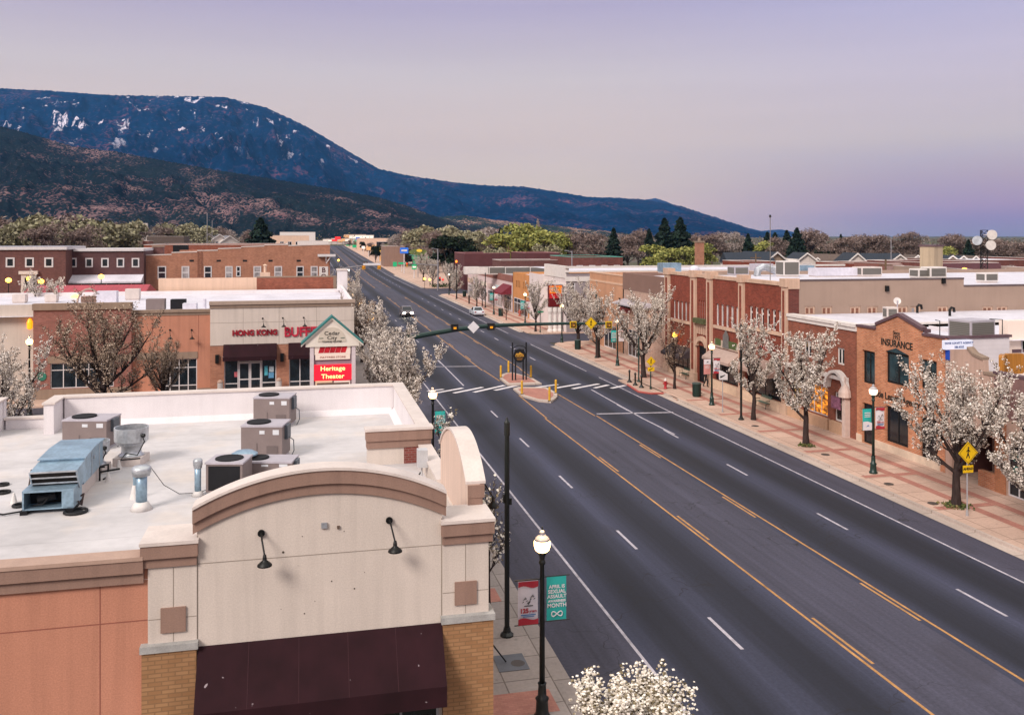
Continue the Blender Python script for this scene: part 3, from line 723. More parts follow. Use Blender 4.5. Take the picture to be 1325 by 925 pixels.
p = G(111, 582, ZR); ac_unit('taupe roof unit behind the blue galvanised air handler', p.x + .1, p.y + .6, 1.75, 1.3, 1.2)
p = G(346, 624, ZR); ac_unit('low taupe roof unit half hidden behind the front arch', p.x, p.y + .5, 1.9, 1.0, .72)
# condenser with open side
t = thing('condenser', 'small grey condenser with round fan just behind the left end of the arch', 'condenser', (*G(290, 640, ZR).xy, ZR), R(-13)); ROOT[t.name] = Vector()
mb = MB(); mb.box(-.6, .6, 0, 1.1, .08, 1.0); mb.build('cabinet', M_UNIT, t); mb = MB(); mb.box(-.63, .63, -.03, 1.13, 1.0, 1.06); mb.build('top_panel', M_UTOP, t)
mb = MB(); mb.box(-.52, .52, -.012, 0, .14, .94); mb.build('coil', M_DARK, t); mb = MB(); mb.lathe((0, .55, 1.06), [(.46, 0), (.46, .03), (.38, .035), (.02, .02)], 20); mb.build('fan_guard', M_DARK, t)
mb = MB(); mb.lathe((.1, 1.9, .85), [(.45, 0), (.45, .05), (.3, .13), (.05, .16)], 20); mb.tube([(.1, 1.9, 0), (.1, 1.9, .86)], .2, 8); mb.build('fan_hood', M_GALV, t)
# make-up air unit
t = thing('air_handler', 'blue galvanised air handler with a slanted louvred intake hood, left on the near roof', 'air handler', (-7.6, 30, ZR))
mb = MB(); mb.box(-8.3, -7.0, 31.05, 33.8, 6.0, 6.84); mb.prism([(-8.36, 31.0, 6.84), (-8.36, 33.85, 6.84), (-8.36, 33.85, 6.87), (-8.36, 32.4, 6.93), (-8.36, 31.0, 6.87)], (1.42, 0, 0)); b = mb.build('cabinet', M_GALV, t)
mb = MB()
for y in (32.1, 33.2): mb.box(-7.0, -6.985, y, y + .05, 6.02, 6.82)
mb.box(-7.0, -6.96, 32.35, 32.42, 6.5, 6.62); mb.build('panel_seam', M_GALVP, b)
mb = MB(); A = [(-8.33, 31.05, 6.8), (-6.97, 31.05, 6.8), (-6.97, 31.05, 6.12), (-8.33, 31.05, 6.12)]; B = [(-8.33, 30.0, 6.7), (-6.97, 30.0, 6.7), (-6.97, 30.4, 6.08), (-8.33, 30.4, 6.08)]
mb.add(A + B, [(0, 1, 5, 4), (1, 2, 6, 5), (3, 0, 4, 7), (2, 3, 7, 6)]); h_ = mb.build('intake_hood', M_GALV, t)
mb = MB(); mb.poly([(-8.31, 30.05, 6.68), (-6.99, 30.05, 6.68), (-6.99, 30.45, 6.1), (-8.31, 30.45, 6.1)]); mb.build('filter', plain('filter_dark', '2b2420', .9, .2), h_)
mb = MB()
for k in (0, .33, .66, 1.0):
    y, z = 30.02 + .39 * k, 6.69 - .6 * k; mb.box(-8.33, -6.97, y - .03, y, z - .015, z + .03)
for x in (-8.33, -7.0): mb.prism([(x, 29.98, 6.71), (x, 30.02, 6.71), (x, 30.43, 6.07), (x, 30.39, 6.07)], (.035, 0, 0))
mb.build('hood_frame', M_GALVP, h_)
mb = MB(); mb.box(-8.2, -7.1, 30.85, 33.7, ZR, 6.0); mb.build('curb', M_COPE, t)
mb = MB(); mb.box(-8.45, -7.0, 29.78, 30.8, 5.62, 5.66); mb.box(-8.45, -7.0, 29.74, 30.8, 6.16, 6.22); mb.box(-8.45, -8.4, 29.76, 30.8, 5.66, 6.16); mb.box(-7.34, -7.0, 29.76, 30.8, 5.66, 6.16); mb.box(-8.4, -7.34, 30.6, 30.8, 5.66, 6.16); mb.build('blower_box', M_GALV, t)
mb = MB(); mb.box(-8.4, -7.34, 30.4, 30.6, 5.66, 6.16); mb.tube([(-8.1, 30.1, 5.85), (-7.6, 30.15, 5.95)], .13, 10); mb.tube([(-8.2, 30, 5.7), (-7.9, 29.95, 5.75), (-7.7, 30.05, 6.0)], .03, 6); mb.build('blower', M_DARK, t)
for x in (-8.5, -7.2): mb = MB(); mb.box(x, x + .2, 29.7, 30.8, ZR, 5.62); mb.build('skid', M_DARK, t)
mb = MB(); mb.tube([(-8.5, 30.9, 6.6), (-8.5, 30.6, 6.1), (-8.45, 30.5, 5.9), (-8.25, 30.5, 5.9)], .025, 6); mb.tube([(-6.98, 30.2, 5.7), (-6.85, 30.1, 5.6), (-6.8, 30.15, 5.95), (-6.9, 30.25, 5.85)], .03, 6); mb.build('pipe', plain('rust_pipe', '4a3b38', .6, .2), t)
# upblast exhaust fans
def upblast(label, c, k):
    t = thing('exhaust_fan', label, 'exhaust fan', (c.x, c.y, ZR), R(-10), 'upblast exhaust fans on the near roof'); ROOT[t.name] = Vector()
    mb = MB(); mb.box(-.5 * k, .5 * k, -.5 * k, .5 * k, 0, .3 * k); mb.build('curb', M_COPE, t)
    mb = MB(); mb.lathe((0, 0, .3 * k), [(.46 * k, 0), (.46 * k, .04), (.36 * k, .1), (.36 * k, .36 * k), (.5 * k, .44 * k), (.52 * k, .5 * k)], 22); mb.build('base', M_GALVP, t, True)
    mb = MB(); mb.lathe((0, 0, .74 * k), [(.42 * k, 0), (.55 * k, .07), (.6 * k, .12), (.61 * k, .62 * k), (.57 * k, .62 * k), (.56 * k, .2)], 26, False); mb.build('windband', M_GALVP, t)
    mb = MB(); mb.lathe((0, 0, .74 * k), [(.55 * k, .34 * k), (.3 * k, .4 * k), (.05, .42 * k)], 20); mb.build('interior', M_DARK, t)  # dark disc paints in the shade inside the open windband
    mb = MB(); mb.lathe((0, 0, .9 * k), [(.28 * k, .2), (.28 * k, .34 * k), (.1, .37 * k)], 16); mb.build('motor_housing', plain('motor_grey', '5c5e62', .5, .1), t)
    mb = MB(); mb.tube([(.5 * k, -.3 * k, 1.1 * k), (.62 * k, -.4 * k, .9 * k), (.4 * k, -.5 * k, .42 * k), (0, -.54 * k, .5 * k), (-.2 * k, -.52 * k, .25 * k), (.5, -.5 * k, .3 * k)], .024, 6); mb.tube([(.46 * k, -.3 * k, 1.1 * k), (.6 * k, -.34 * k, 1.1 * k)], .07, 8); mb.build('conduit', M_BLACK, t)
p = G(167, 603, ZR); upblast('large shiny exhaust fan with a black cable right of the galvanised air handler', Vector((p.x, p.y + .45, 0)), 1.0)
p = G(117, 612, ZR); upblast('smaller exhaust fan half hidden behind the galvanised air handler', Vector((p.x + .1, p.y + .3, 0)), .8)
# vent pipes with cone flashings
def vent(label, c, r, h, cap, group='round vents on the near roof'):
    t = thing('roof_vent', label, 'roof vent', (c.x, c.y, ZR), 0, group); ROOT[t.name] = Vector()
    mb = MB(); mb.lathe((0, 0, 0), [(r * 2, 0), (r * 1.25, r * 1.3), (r * 1.02, r * 1.5)], 18); mb.build('flashing', plain('flash_white', 'd2cdca', .6, .08), t, True)
    mb = MB(); mb.lathe((0, 0, r * 1.2), [(r, 0), (r, h - r * 1.2)], 18); mb.build('pipe', M_GALV, t, True)
    mb = MB(); mb.lathe((0, 0, h), [(r, -.16), (cap * .9, -.14), (cap * .9, -.06), (cap, -.05), (cap, .1), (cap * .8, .15), (.02, .17)], 20); mb.build('cap', M_GALVP, t, True)
vent('thick galvanised vent with white flashing and mushroom cap in front of the exhaust fans', G(183, 659, ZR), .17, 1.2, .29)
vent('slim galvanised vent pipe beside the small condenser', G(256, 641, ZR), .105, 1.05, .15)
t = thing('vent_cone', 'small white pipe cone behind the thick mushroom vent', 'pipe cone', (*G(174, 645, ZR).xy, ZR)); ROOT[t.name] = Vector()
mb = MB(); mb.lathe((0, 0, 0), [(.15, 0), (.06, .42), (.05, .44)], 12); mb.build('cone', MATS['flash_white'], t); mb = MB(); mb.lathe((0, 0, .44), [(.045, 0), (.045, .28)], 8); mb.build('pipe', M_GALV, t)
M_PIPE = plain('pipe_black', '1c1b1d', .6, .2)
mb = MB(); a = lambda x, y, z=ZR: Vector((*G(x, y, ZR).xy, z))
mb.tube([a(107, 620, ZR + .1), a(130, 614, ZR + .1), a(155, 610, ZR + .1)], .035, 6)
mb.tube([a(107, 625, ZR + .06), a(118, 620, ZR + .06), a(128, 612, ZR + .08)], .03, 6)
q0, q1 = a(129, 622), a(140, 616); mb.tube([q0 + Vector((0, 0, 0)), q0 + Vector((0, 0, .5)), q1 + Vector((0, 0, .42)), q1, q0 + Vector((.1, .1, .02))], .035, 6)
put(mb.build('gas_pipe', M_PIPE, off=(0, 0, 0)), 'black gas pipe with a square loop between the air handler and the big exhaust fan', 'pipe')
for lab, (x, y) in zip(('white cone under the square loop of the gas pipe', 'white cone at the foot of the big exhaust fan', 'white cone standing alone at the far left of the near roof'), ((140, 623), (154, 607), (18, 651))):
    t = thing('pipe_cone', lab, 'pipe cone', (*G(x, y, ZR).xy, ZR)); ROOT[t.name] = Vector(); mb = MB(); mb.lathe((0, 0, 0), [(.11, 0), (.035, .3), (.03, .33)], 12); mb.build('cone', MATS['flash_white'], t)
mb = MB(); mb.tube([a(-10, 666, ZR + .05), a(4, 668, ZR + .06), a(34, 663, ZR + .06)], .03, 6); put(mb.build('gas_pipe', M_PIPE, off=(0, 0, 0)), 'thin black pipe running from the left edge of the photo to the air handler', 'pipe')
mb = MB(); mb.tube([a(193, 628, ZR + .7), a(212, 637, ZR + .25), a(232, 641, ZR + .06), a(256, 640, ZR + .06), a(268, 637, ZR + .1)], .012, 5); put(mb.build('roof_cable', M_PIPE, off=(0, 0, 0)), 'thin dark cable drooping between the two round roof vents', 'cable')
for lab, (x, y, r) in zip(('flat black drain ring at the left edge beside the pipe cone', 'coil of black hose in front of the air handler', 'small black roof drain at the left edge of the near roof', 'second black drain, lying below the small roof drain at the left edge'), ((26, 655, .2), (98, 663, .32), (4, 628, .16), (4, 638, .2))):
    c = G(x, y, ZR); mb = MB(); pts = [(c.x + r * math.cos(i * math.pi / 7), c.y + r * math.sin(i * math.pi / 7), ZR + .04) for i in range(15)]; mb.tube(pts, .045, 6); mb.lathe((c.x, c.y, ZR + .003), [(r * .8, 0), (r * .8, .01)], 12)
    put(mb.build('drain_ring' if x < 90 else 'hose_coil', M_PIPE, off=(0, 0, 0)), lab, 'roof drain' if x < 90 else 'hose')
# ------------------------------------------------------------------ left hand side beyond the parking lot
M_BRICKR = brick('brick_rose', '915f55', '7d4f48', '866a62', .15, .3, .1, .01)
M_BRICKO = brick('brick_orange', 'ad7860', '96644f', '8f7466', .18, .3, .1, .01)
M_BRICKD = brick('brick_dark', '6e4a46', '5c3c3a', '6a504c', .15, .3, .1, .01)
M_BRICKX = brick('brick_red', '95523f', '7a4032', '8a6a5c', .2, .3, .1, .01)
M_WFRAME = plain('frame_white', 'c9c4c6', .5, .06)
M_PANE = glass('pane_dark', '1a2228', .1)
M_PANEL = glass('pane_pale', '8f8a8c', .2)
M_TAN2 = stucco('stucco_tan_band', '8d7a6c', .06, .12)
M_PEACH = stucco('stucco_peach', 'd3b5a0', .05, .1)
M_ROOFW = plain('roof_white', 'c9c6d0', .6, .12, .4)
M_ROOFG = plain('roof_grey', '8d8c98', .7, .15, .4)
def roofbox(root, x0, x1, y0, y1, zr, ztop, wm, th=.3, cope=M_COPE, rm=M_ROOFW, front=True, skip=()):
    """walls on four sides with a parapet round a flat roof; 'skip' leaves out faces built otherwise"""
    mb = MB()
    if 's' not in skip: mb.box(x0, x1, y0, y0 + th, -.06, ztop)
    if 'n' not in skip: mb.box(x0, x1, y1 - th, y1, -.06, ztop - .002)
    if 'w' not in skip: mb.box(x0, x0 + th, y0 + th, y1 - th, -.06, ztop - .001)
    if 'e' not in skip: mb.box(x1 - th, x1, y0 + th, y1 - th, -.06, ztop - .001)
    if mb.v: mb.build('wall', wm, root)
    mb = MB(); mb.poly([(x0 + .02, y0 + .02, zr), (x1 - .02, y0 + .02, zr), (x1 - .02, y1 - .02, zr), (x0 + .02, y1 - .02, zr)]); mb.build('roof', rm, root)
    if cope:
        mb = MB(); o = .05
        for a in ((x0 - o, x1 + o, y0 - o, y0 + th + o), (x0 - o, x1 + o, y1 - th - o, y1 + o), (x0 - o, x0 + th + o, y0 + th + o, y1 - th - o), (x1 - th - o, x1 + o, y0 + th + o, y1 - th - o)): mb.box(*a, ztop + .002, ztop + .09)
        mb.build('coping', cope, root)

strip_ = thing('shop_row', 'long one storey shop row across the parking lot with maroon awnings and red letters', 'shop row', (-15, 90, 0))
YS = 83.0
S0, S1, S2, S3 = -45.0, XY(43, 82.6), XY(170, 82.6), XY(272, 82.6)
S4 = 4.25
FA, FB = faceY(82.6), faceY(83.2)
def fy(fr, px, py): return FY(px, py, fr.o.y)
# cream end, brick block, salmon block, cream block
mb = MB(); faceY(84).wall(mb, S0, S1, -.05, 8.1); mb.build('wall', stucco('stucco_pale', 'c2b6ac', .05, .1), strip_)['label'] = 'pale stucco end of the shop row'
hb = [(fy(FA, 65, 0)[0], fy(FA, 147, 0)[0], 1.0, 3.15)]
mb = MB(); FA.wall(mb, S1, S2, -.05, 7.7, hb); FA.box(mb, S1, S1 + .3, -.05, 7.7, -1.4, -.001); FA.box(mb, S2 - .3, S2, -.05, 7.7, -.6, -.001); mb.build('wall', M_BRICKR, strip_)['label'] = 'rose brick block of the shop row'
window(strip_, FA, *hb[0], M_WFRAME, M_PANE, 5, [.72], .07, -.16)
mb = MB(); FA.box(mb, S1 - .05, S2 + .05, 7.7, 8.25, -.5, .16); mb.build('cornice', M_TAN2, strip_)
mb = MB(); FA.box(mb, S1, S2, -.05, .95, 0, .06); FA.box(mb, hb[0][0] - .2, S2, 3.16, 3.75, 0, .06); mb.build('stucco_band', M_TAN2, strip_)
mb = MB(); c_ = fy(FA, 54, 487); mb.tube([FA.pt(c_[0], c_[1], 0), FA.pt(c_[0], c_[1], .06)], .38, 16); e_ = mb.build('emblem', plain('emblem_green', '2f6f5e', .6, .1), strip_)
hs = [(fy(FB, 208, 0)[0], fy(FB, 255, 0)[0], .12, 3.15)]
mb = MB(); FB.wall(mb, S2, S3, -.05, 7.0, hs); mb.build('wall', M_SALMON, strip_)['label'] = 'salmon stucco block of the shop row'
window(strip_, FB, *hs[0], M_WFRAME, M_PANE, 4, [.22, .74], .08, -.16)
mb = MB(); FB.box(mb, S2, S3, 7.0, 7.25, -.4, .05); FB.box(mb, S2, S3, 7.25, 7.5, -.4, .15); mb.build('cornice', M_TAN2, strip_)
mb = MB(); FB.box(mb, hs[0][0] - 2, hs[0][1] + .05, 3.16, 3.75, 0, .06); FB.box(mb, hs[0][1] + .02, S3, -.05, .5, 0, .05); mb.build('stucco_band', M_TAN2, strip_)
for u in (S2 + 1.6, S3 - 1.05): mb = MB(); FB.box(mb, u - .02, u + .02, 3.8, 7, -.002, .004); mb.build('wall_joint', M_GROOVES, strip_)
d0, d1 = fy(FA, 290, 0)[0], fy(FA, 357.5, 0)[0]; e0, e1 = fy(FA, 374, 0)[0], fy(FA, 402, 0)[0]
hc = [(d0, d1, .1, 3.9), (e0, e1 + .0, .1, 3.9)]
mb = MB(); FA.wall(mb, S3, S4, -.05, 4.4, hc, 0, .22); mb.build('wall', M_BRICKO, strip_)['label'] = 'tan brick ground floor of the entrance block'
mb = MB(); FA.wall(mb, S3, S4, 4.4, 7.6, d=.05); FA.box(mb, S3, S4, 4.3, 4.4, -.02, .05); FA.box(mb, S3, S3 + .3, 4.3, 7.6, -.8, .049); FA.box(mb, S4 - .3, S4, -.05, 7.6, -28, .048); mb.build('wall', M_CREAM, strip_)['label'] = 'cream stucco above the entrance'
mb = MB(); FA.box(mb, S3 - .05, S4 + .05, 7.6, 7.9, -.4, .12); mb.build('cornice', M_TAN2, strip_); mb = MB(); FA.box(mb, S3 - .08, S4 + .08, 7.9, 8.2, -.6, .22); mb.build('coping', plain('coping_brown', 'a08d80', .6, .08), strip_)
mb = MB(); FA.box(mb, S3, S4, 6.28, 6.31, .048, .054)
for u in (-5.5, -2.4, .9): FA.box(mb, u - .015, u + .015, 4.4, 7.6, .0485, .0545)
mb.build('wall_joint', M_GROOVE, strip_)
for a, b in ((d0, d1), (e0, e1)):
    mb = MB(); mb.prism([FA.pt(a - .05, z, d) for d, z in ((.06, 4.38), (.9, 3.35), (.9, 3.0), (.06, 3.0))], FA.u * (b - a + .1)); mb.build('awning', M_MAROON, strip_)
w_ = d1 - d0
window(strip_, FA, d0, d0 + w_ * .27, .12, 3.85, M_WFRAME, M_PANE, 1, [.2, .75], .08, -.18)
window(strip_, FA, d0 + w_ * .71, d1, .12, 3.85, M_WFRAME, M_PANE, 1, [.2, .75], .08, -.18)
window(strip_, FA, d0 + w_ * .27, d0 + w_ * .71, 2.75, 3.85, M_WFRAME, M_PANE, 2, 1, .08, -.18)
for a, b in ((.275, .487), (.493, .705)): window(strip_, FA, d0 + w_ * a, d0 + w_ * b, .12, 2.72, M_WFRAME, M_PANE, 1, [.42], .1, -.18, name='door')
window(strip_, FA, e0, e1, .12, 3.85, M_WFRAME, M_PANE, 2, [.2, .75], .08, -.18)
for u0, z0, w1, h1, c in ((d0 + w_ * .77, 1.5, .28, .85, '4d9fb0'), (d0 + w_ * .85, 1.25, .45, .5, '5a8fb5'), (d0 + w_ * .86, 1.8, .4, .5, 'aebfc8'), (d0 + w_ * .19, 1.45, .28, .45, 'b05a62')):
    mb = MB(); FA.box(mb, u0, u0 + w1, z0, z0 + h1, -.12, -.115); mb.build('poster', plain('poster_' + c, c, .5, .3, 8), strip_)
M_REDL = glow('letters_red', 'b01c30', 'c01830', .25)
M_REDD = plain('letters_red_dark', '8e1526', .5, .1)
u_, z_ = fy(FA, 330, 430.5); text('HONG KONG', .66, M_REDD, strip_, FA, u_, z_, .1, 'lettering', .06, sx=.93, bold=.03)
u_, z_ = fy(FA, 393, 429.5); text('BUFFET', 1.16, plain('letters_red_bright', 'b5283f', .5, .1), strip_, FA, u_, z_, .1, 'lettering', .06, sx=.9, bold=.03)
for px, py, fr in ((340, 412, FA), (366, 411.5, FA), (393, 411, FA), (220, 427, FB), (248, 427, FB), (78, 416, FA), (138, 417, FA)):
    u_, z_ = fy(fr, px, py); gooseneck(strip_, fr, u_, z_, .75, .55, .22)
for px, py in ((281, 464), (365, 462)):
    u_, z_ = fy(FA, px, py); mb = MB(); FA.box(mb, u_ - .15, u_ + .15, z_ - .4, z_ + .35, 0, .2); mb.build('wall_light', M_BLACK, strip_)
u_, z_ = FY(42.5, 418, 84); mb = MB(); q = faceY(84); mb.lathe(q.pt(u_ - .1, z_ - .5, .5), [(.08, 0), (.22, .1), (.24, .6), (.12, .9), (.05, .95)], 12); mb.build('wall_light', glow('lamp_orange', 'd08a28', 'ff8a10', 1.1), strip_)
mb = MB(); mb.poly([(S0, 83.3, 7.1), (S4 - .1, 83.3, 7.1), (S4 - .1, 111.7, 7.1), (S0, 111.7, 7.1)]); mb.build('roof', M_ROOFW, strip_)
mb = MB(); mb.box(S0, S4, 110.9, 111.6, -.05, 7.5); mb.box(S4 - .31, S4 + .01, 84.5, 110.8, -.05, 8.0); mb.build('parapet', M_WHITEP, strip_)
for lab, px in (('pale ash urn left of the double doors of the shop row', 285), ('pale ash urn right of the double doors of the shop row', 361)):
    c = FY(px, 400, 81.9); t = thing('ash_urn', lab, 'ash urn', (c[0], 81.9, .12)); ROOT[t.name] = Vector()
    mb = MB(); mb.lathe((0, 0, 0), [(.24, 0), (.24, .95), (.2, 1.0)], 14); mb.build('drum', plain('urn', 'b9b4b2', .7, .1), t); mb = MB(); mb.lathe((0, 0, 1.0), [(.25, 0), (.25, .1), (.1, .25)], 14); mb.build('lid', M_TANL, t)
# machines on that roof
def louvre_mat():
    if 'louvre' in MATS: return MATS['louvre']
    k = NT('louvre'); o = k.coord('Object'); sx = k.n('SeparateXYZ'); k.l(o, sx.inputs[0])
    r = k.rng(k.math('FRACT', k.math('MULTIPLY', sx.outputs[2], 9)), .2, .8, .45, 1.0); MATS['louvre'] = k.col(k.mul(k.mix(0, lin('77736e'), lin('77736e')), r), .7); return MATS['louvre']
def box_unit(label, c, w, d, h, m=M_UNIT, rz=0, fan=True, louvre=False, cat='roof unit', group=None):
    t = thing('roof_unit', label, cat, c, rz, group); ROOT[t.name] = Vector()
    mb = MB(); mb.box(-w / 2, w / 2, -d / 2, d / 2, .12, h); mb.build('cabinet', m, t)
    mb = MB(); mb.box(-w / 2 + .05, w / 2 - .05, -d / 2 + .05, d / 2 - .05, 0, .12); mb.build('curb', M_COPE, t)
    if fan:
        mb = MB(); mb.lathe((0, 0, h), [(min(w, d) * .36, 0), (min(w, d) * .36, .08), (.05, .06)], 14); mb.build('fan_guard', M_DARK, t)
    if louvre:
        for sgn in ((0, -1), (-1, 0)):
            mb = MB()
            if sgn[1]: mb.box(-w / 2 + .1, w / 2 - .1, -d / 2 - .02, -d / 2, .25, h - .12)
            else: mb.box(-w / 2 - .02, -w / 2, -d / 2 + .1, d / 2 - .1, .25, h - .12)
            mb.build('louvre', louvre_mat(), t)
    return t
gp = 'machines on the roof of the shop row'
for lab, px, py, w, h, m in (('grey square roof unit left of the dark one on the shop row roof', 202, 402, 1.6, 1.1, M_UNIT), ('dark brown roof unit on the shop row roof', 231, 401, 1.3, 1.0, M_DARK), ('white low roof unit right of the dark brown one', 246, 402, 1.2, .7, M_ROOFW), ('long pale low box far left on the shop row roof', 26, 392, 1.2, .9, M_COPE), ('pale block left of the round pipe arch on the shop row roof', 67, 391, 1.1, .8, M_COPE), ('white stair box on the shop row roof below the red roof', 139, 393, 1.9, 1.3, M_ROOFW), ('brownish low unit beside the pipe arch', 117, 392, 1.6, .7, M_TAN), ('pale louvred unit in front of the red roof at its right end', 172, 388, 1.4, 1.2, M_COPE)):
    box_unit(lab, G(px, py, 7.1), w, 1.1, h, m, 0, False, group=gp)
c = G(115, 393, 7.1); mb = MB(); mb.tube([(c.x + 1.1 * math.cos(i * math.pi / 10), c.y, 7.1 + 1.5 * math.sin(i * math.pi / 10)) for i in range(11)], .1, 6); put(mb.build('pipe_arch', plain('pipe_tan', 'a38a80', .6, .1), off=(0, 0, 0)), 'round tan pipe arch on the shop row roof in front of the red roof', 'pipe')
c = G(265, 399, 7.1); t = thing('roof_vent', 'slim white vent pipe right of the dark unit on the shop row roof', 'roof vent', c); ROOT[t.name] = Vector(); mb = MB(); mb.lathe((0, 0, 0), [(.14, 0), (.14, .9)], 10); mb.build('pipe', M_ROOFW, t)
c = G(454, 383, 7.6); 
t = thing('chimney', 'white chimney stub at the street corner of the shop row roof', 'chimney', (XY(443, 110), 110.4, 7.4)); ROOT[t.name] = Vector(); mb = MB(); mb.box(-.6, .6, -.5, .5, 0, 2.4); mb.build('stack', M_WHITEP, t); mb = MB(); mb.box(-.7, .7, -.6, .6, 2.4, 2.6); mb.build('cap', M_COPE, t)

# low wall of the next building: peach stucco and brick
nb = thing('low_building', 'low building behind the shop row with a peach stucco and a red brick wall', 'building', (-10, 120, 0))
F2 = faceY(112.2); a0, a1, a2 = XY(205, 112.2), XY(332, 112.2), XY(434, 112.2); zt = FY(332, 359, 112.2)[1]
mb = MB(); F2.wall(mb, a0, a1, -.05, zt); mb.box(a0, a0 + .3, 112.25, 140, -.05, zt - 2.5); mb.build('wall', M_PEACH, nb)['label'] = 'peach stucco wall'
mb = MB(); F2.box(mb, a1 + .01, a2, -.05, zt - .05, -.3, .02); mb.box(a2 - .3, a2, 112.6, 140, -.05, zt - 2.5); mb.build('wall', M_BRICKX, nb)['label'] = 'red brick wall with old white bands'
mb = MB(); F2.box(mb, a1, a2 + .1, zt - .05, zt + .1, -.4, .06); F2.box(mb, a2 - .25, a2 + .08, -.05, zt - .05, .021, .08); mb.build('coping', M_TAN2, nb)
mb = MB(); mb.poly([(a0, 112.4, zt - 2.6), (a2 - .1, 112.4, zt - 2.6), (a2 - .1, 140, zt - 2.6), (a0, 140, zt - 2.6)]); mb.build('roof', M_ROOFG, nb)
# brick block with stepped parapet
YB = 156.0; F3 = faceY(YB)
bb = thing('brick_building', 'two storey orange brick building with a stepped parapet and tall white windows', 'building', (-18, 165, 0))
st = [(183, 331), (222, 330), (222, 327.5), (255, 326.5), (255, 325), (282, 324.5), (282, 322.5), (312, 321.5), (312, 320), (342, 319), (342, 317.5), (373, 317), (373, 318.5), (427, 316.8)]
top_ = [FY(x, y, YB) for x, y in st]
b0, b1 = top_[0][0], top_[-1][0]
mb = MB(); mb.prism([F3.pt(b0, -.05, -.35)] + [F3.pt(b1, -.05, -.35)] + [F3.pt(u, z, -.35) for u, z in top_[::-1]], F3.n * .35); mb.box(b1 - .35, b1, YB + .4, YB + 45, -.05, 11.8); mb.box(b0, b0 + .35, YB + .4, YB + 45, -.05, 10.4); mb.box(b0, b1, YB + 45, YB + 45.3, -.05, 11); mb.build('wall', M_BRICKO, bb)
mb = MB()
for (u, z), (v, y) in zip(top_, top_[1:]):
    if v - u > .3: mb.hexa([F3.pt(u, z, -.4), F3.pt(v, y, -.4), F3.pt(v, y, .06), F3.pt(u, z, .06)], [F3.pt(u, z + .16, -.4), F3.pt(v, y + .16, -.4), F3.pt(v, y + .16, .06), F3.pt(u, z + .16, .06)])
mb.build('coping', M_COPE, bb)
mb = MB(); mb.poly([(b0, YB + .3, 9.9), (b1 - .2, YB + .3, 9.9), (b1 - .2, YB + 45, 9.9), (b0, YB + 45, 9.9)]); mb.build('roof', M_ROOFW, bb)
for a, b, c, d, pm in ((204, 215, 344.5, 361, M_PANE), (235, 245, 344.5, 361, M_PANEL), (264, 274, 344.5, 361, M_PANE), (291.5, 301, 344.5, 361, M_PANEL), (305.5, 311.5, 344.5, 358, M_PANE), (328, 338, 344.5, 360, M_PANEL), (355, 365, 344.5, 360, M_PANEL), (383.5, 393, 344.5, 360, M_PANE), (402, 411, 344.5, 360, M_PANEL)):
    u0, z1 = FY(a, c, YB); u1, z0 = FY(b, d, YB); window(bb, F3, u0, u1, z0, z1, M_WFRAME, pm, 1, [.5], .16, 0, .07)
mb = MB()
for x in (248, 283, 317, 350, 386.5):
    u, z = FY(x, 337.5, YB); F3.box(mb, u - .35, u + .35, z - .16, z + .16, 0, .02)
mb.build('vent', M_DARK, bb)
mb = MB(); u0, z1 = FY(256, 327, YB); u1, z0 = FY(261, 359, YB)
for u in (u0, u1): mb.tube([F3.pt(u, z0, .15), F3.pt(u, z1 + .3, .15)], .04, 5)
for i in range(16): z = z0 + (z1 - z0) * i / 15; mb.tube([F3.pt(u0, z, .15), F3.pt(u1, z, .15)], .025, 5)
F3.box(mb, u0 - .8, u1 + 1.6, z0 - .1, z0, 0, .5); mb.build('ladder', plain('ladder', '7c4e40', .7, .1), bb)
u0, z1 = FY(413, 345, YB); u1, z0 = FY(424.5, 361, YB); mb = MB(); F3.box(mb, u0, u1, z0 - 2, z1, .02, .1); sg = mb.build('wall_sign', plain('sign_white', 'cfc9c6', .6, .06), bb)
text('B', 1.15, plain('letters_maroon', '4a1c22', .6, .1), bb, F3, (u0 + u1) / 2, z1 - .65, .11, bold=.03); text('O', 1.15, MATS['letters_maroon'], bb, F3, (u0 + u1) / 2, z1 - 1.75, .11, bold=.03)
u0, z1 = FY(411, 329, YB); u1, z0 = FY(434, 332, YB); mb = MB(); mb.box(u0, u1, YB - .9, YB - .2, z0, z1); mb.tube([(u0 + 1.4, YB - .5, z0), (u0 + 1.4, YB - .5, z0 - 1.2), (u1 - .8, YB - .5, z0)], .12, 6); mb.build('sign_bracket', M_WFRAME, bb)
t = thing('chimney', 'stout brick chimney on the roof of the stepped brick building', 'chimney', (*FY(205, 328, YB + 8)[:1], YB + 8, 9.9)); ROOT[t.name] = Vector(); mb = MB(); mb.box(-.9, .9, -.6, .6, 0, 2.2); mb.build('stack', M_BRICKD, t); mb = MB(); mb.box(-1, 1, -.7, .7, 2.2, 2.4); mb.build('cap', M_TAN2, t)
t = thing('vent_pipe', 'white pipe with a cap on the low building roof beside the tall windows', 'pipe', (XY(343, 135), 135, zt - 2.6)); ROOT[t.name] = Vector(); mb = MB(); mb.box(-.7, .7, -.4, .4, 0, 2.3); mb.lathe((0, 0, 2.3), [(.2, 0), (.2, .9), (.35, 1.0), (.1, 1.2)], 10); mb.build('stack', M_PEACH, t)
# longer brick parapet behind
b2 = thing('brick_building', 'flat brick building behind the stepped parapet, seen as a long red band', 'building', (-18, 215, 0))
roofbox(b2, XY(186, 208), XY(370, 208), 208, 240, 10.8, FY(280, 317, 208)[1], M_BRICKX, cope=M_COPE)
t = thing('roof_tank', 'black square box on the roof behind the stepped brick parapet', 'roof box', (XY(234, 204), 204, 9.0)); ROOT[t.name] = Vector(); mb = MB(); mb.box(-1.5, 1.5, -1, 1, 0, 3.0); mb.build('casing', M_DARK, t)

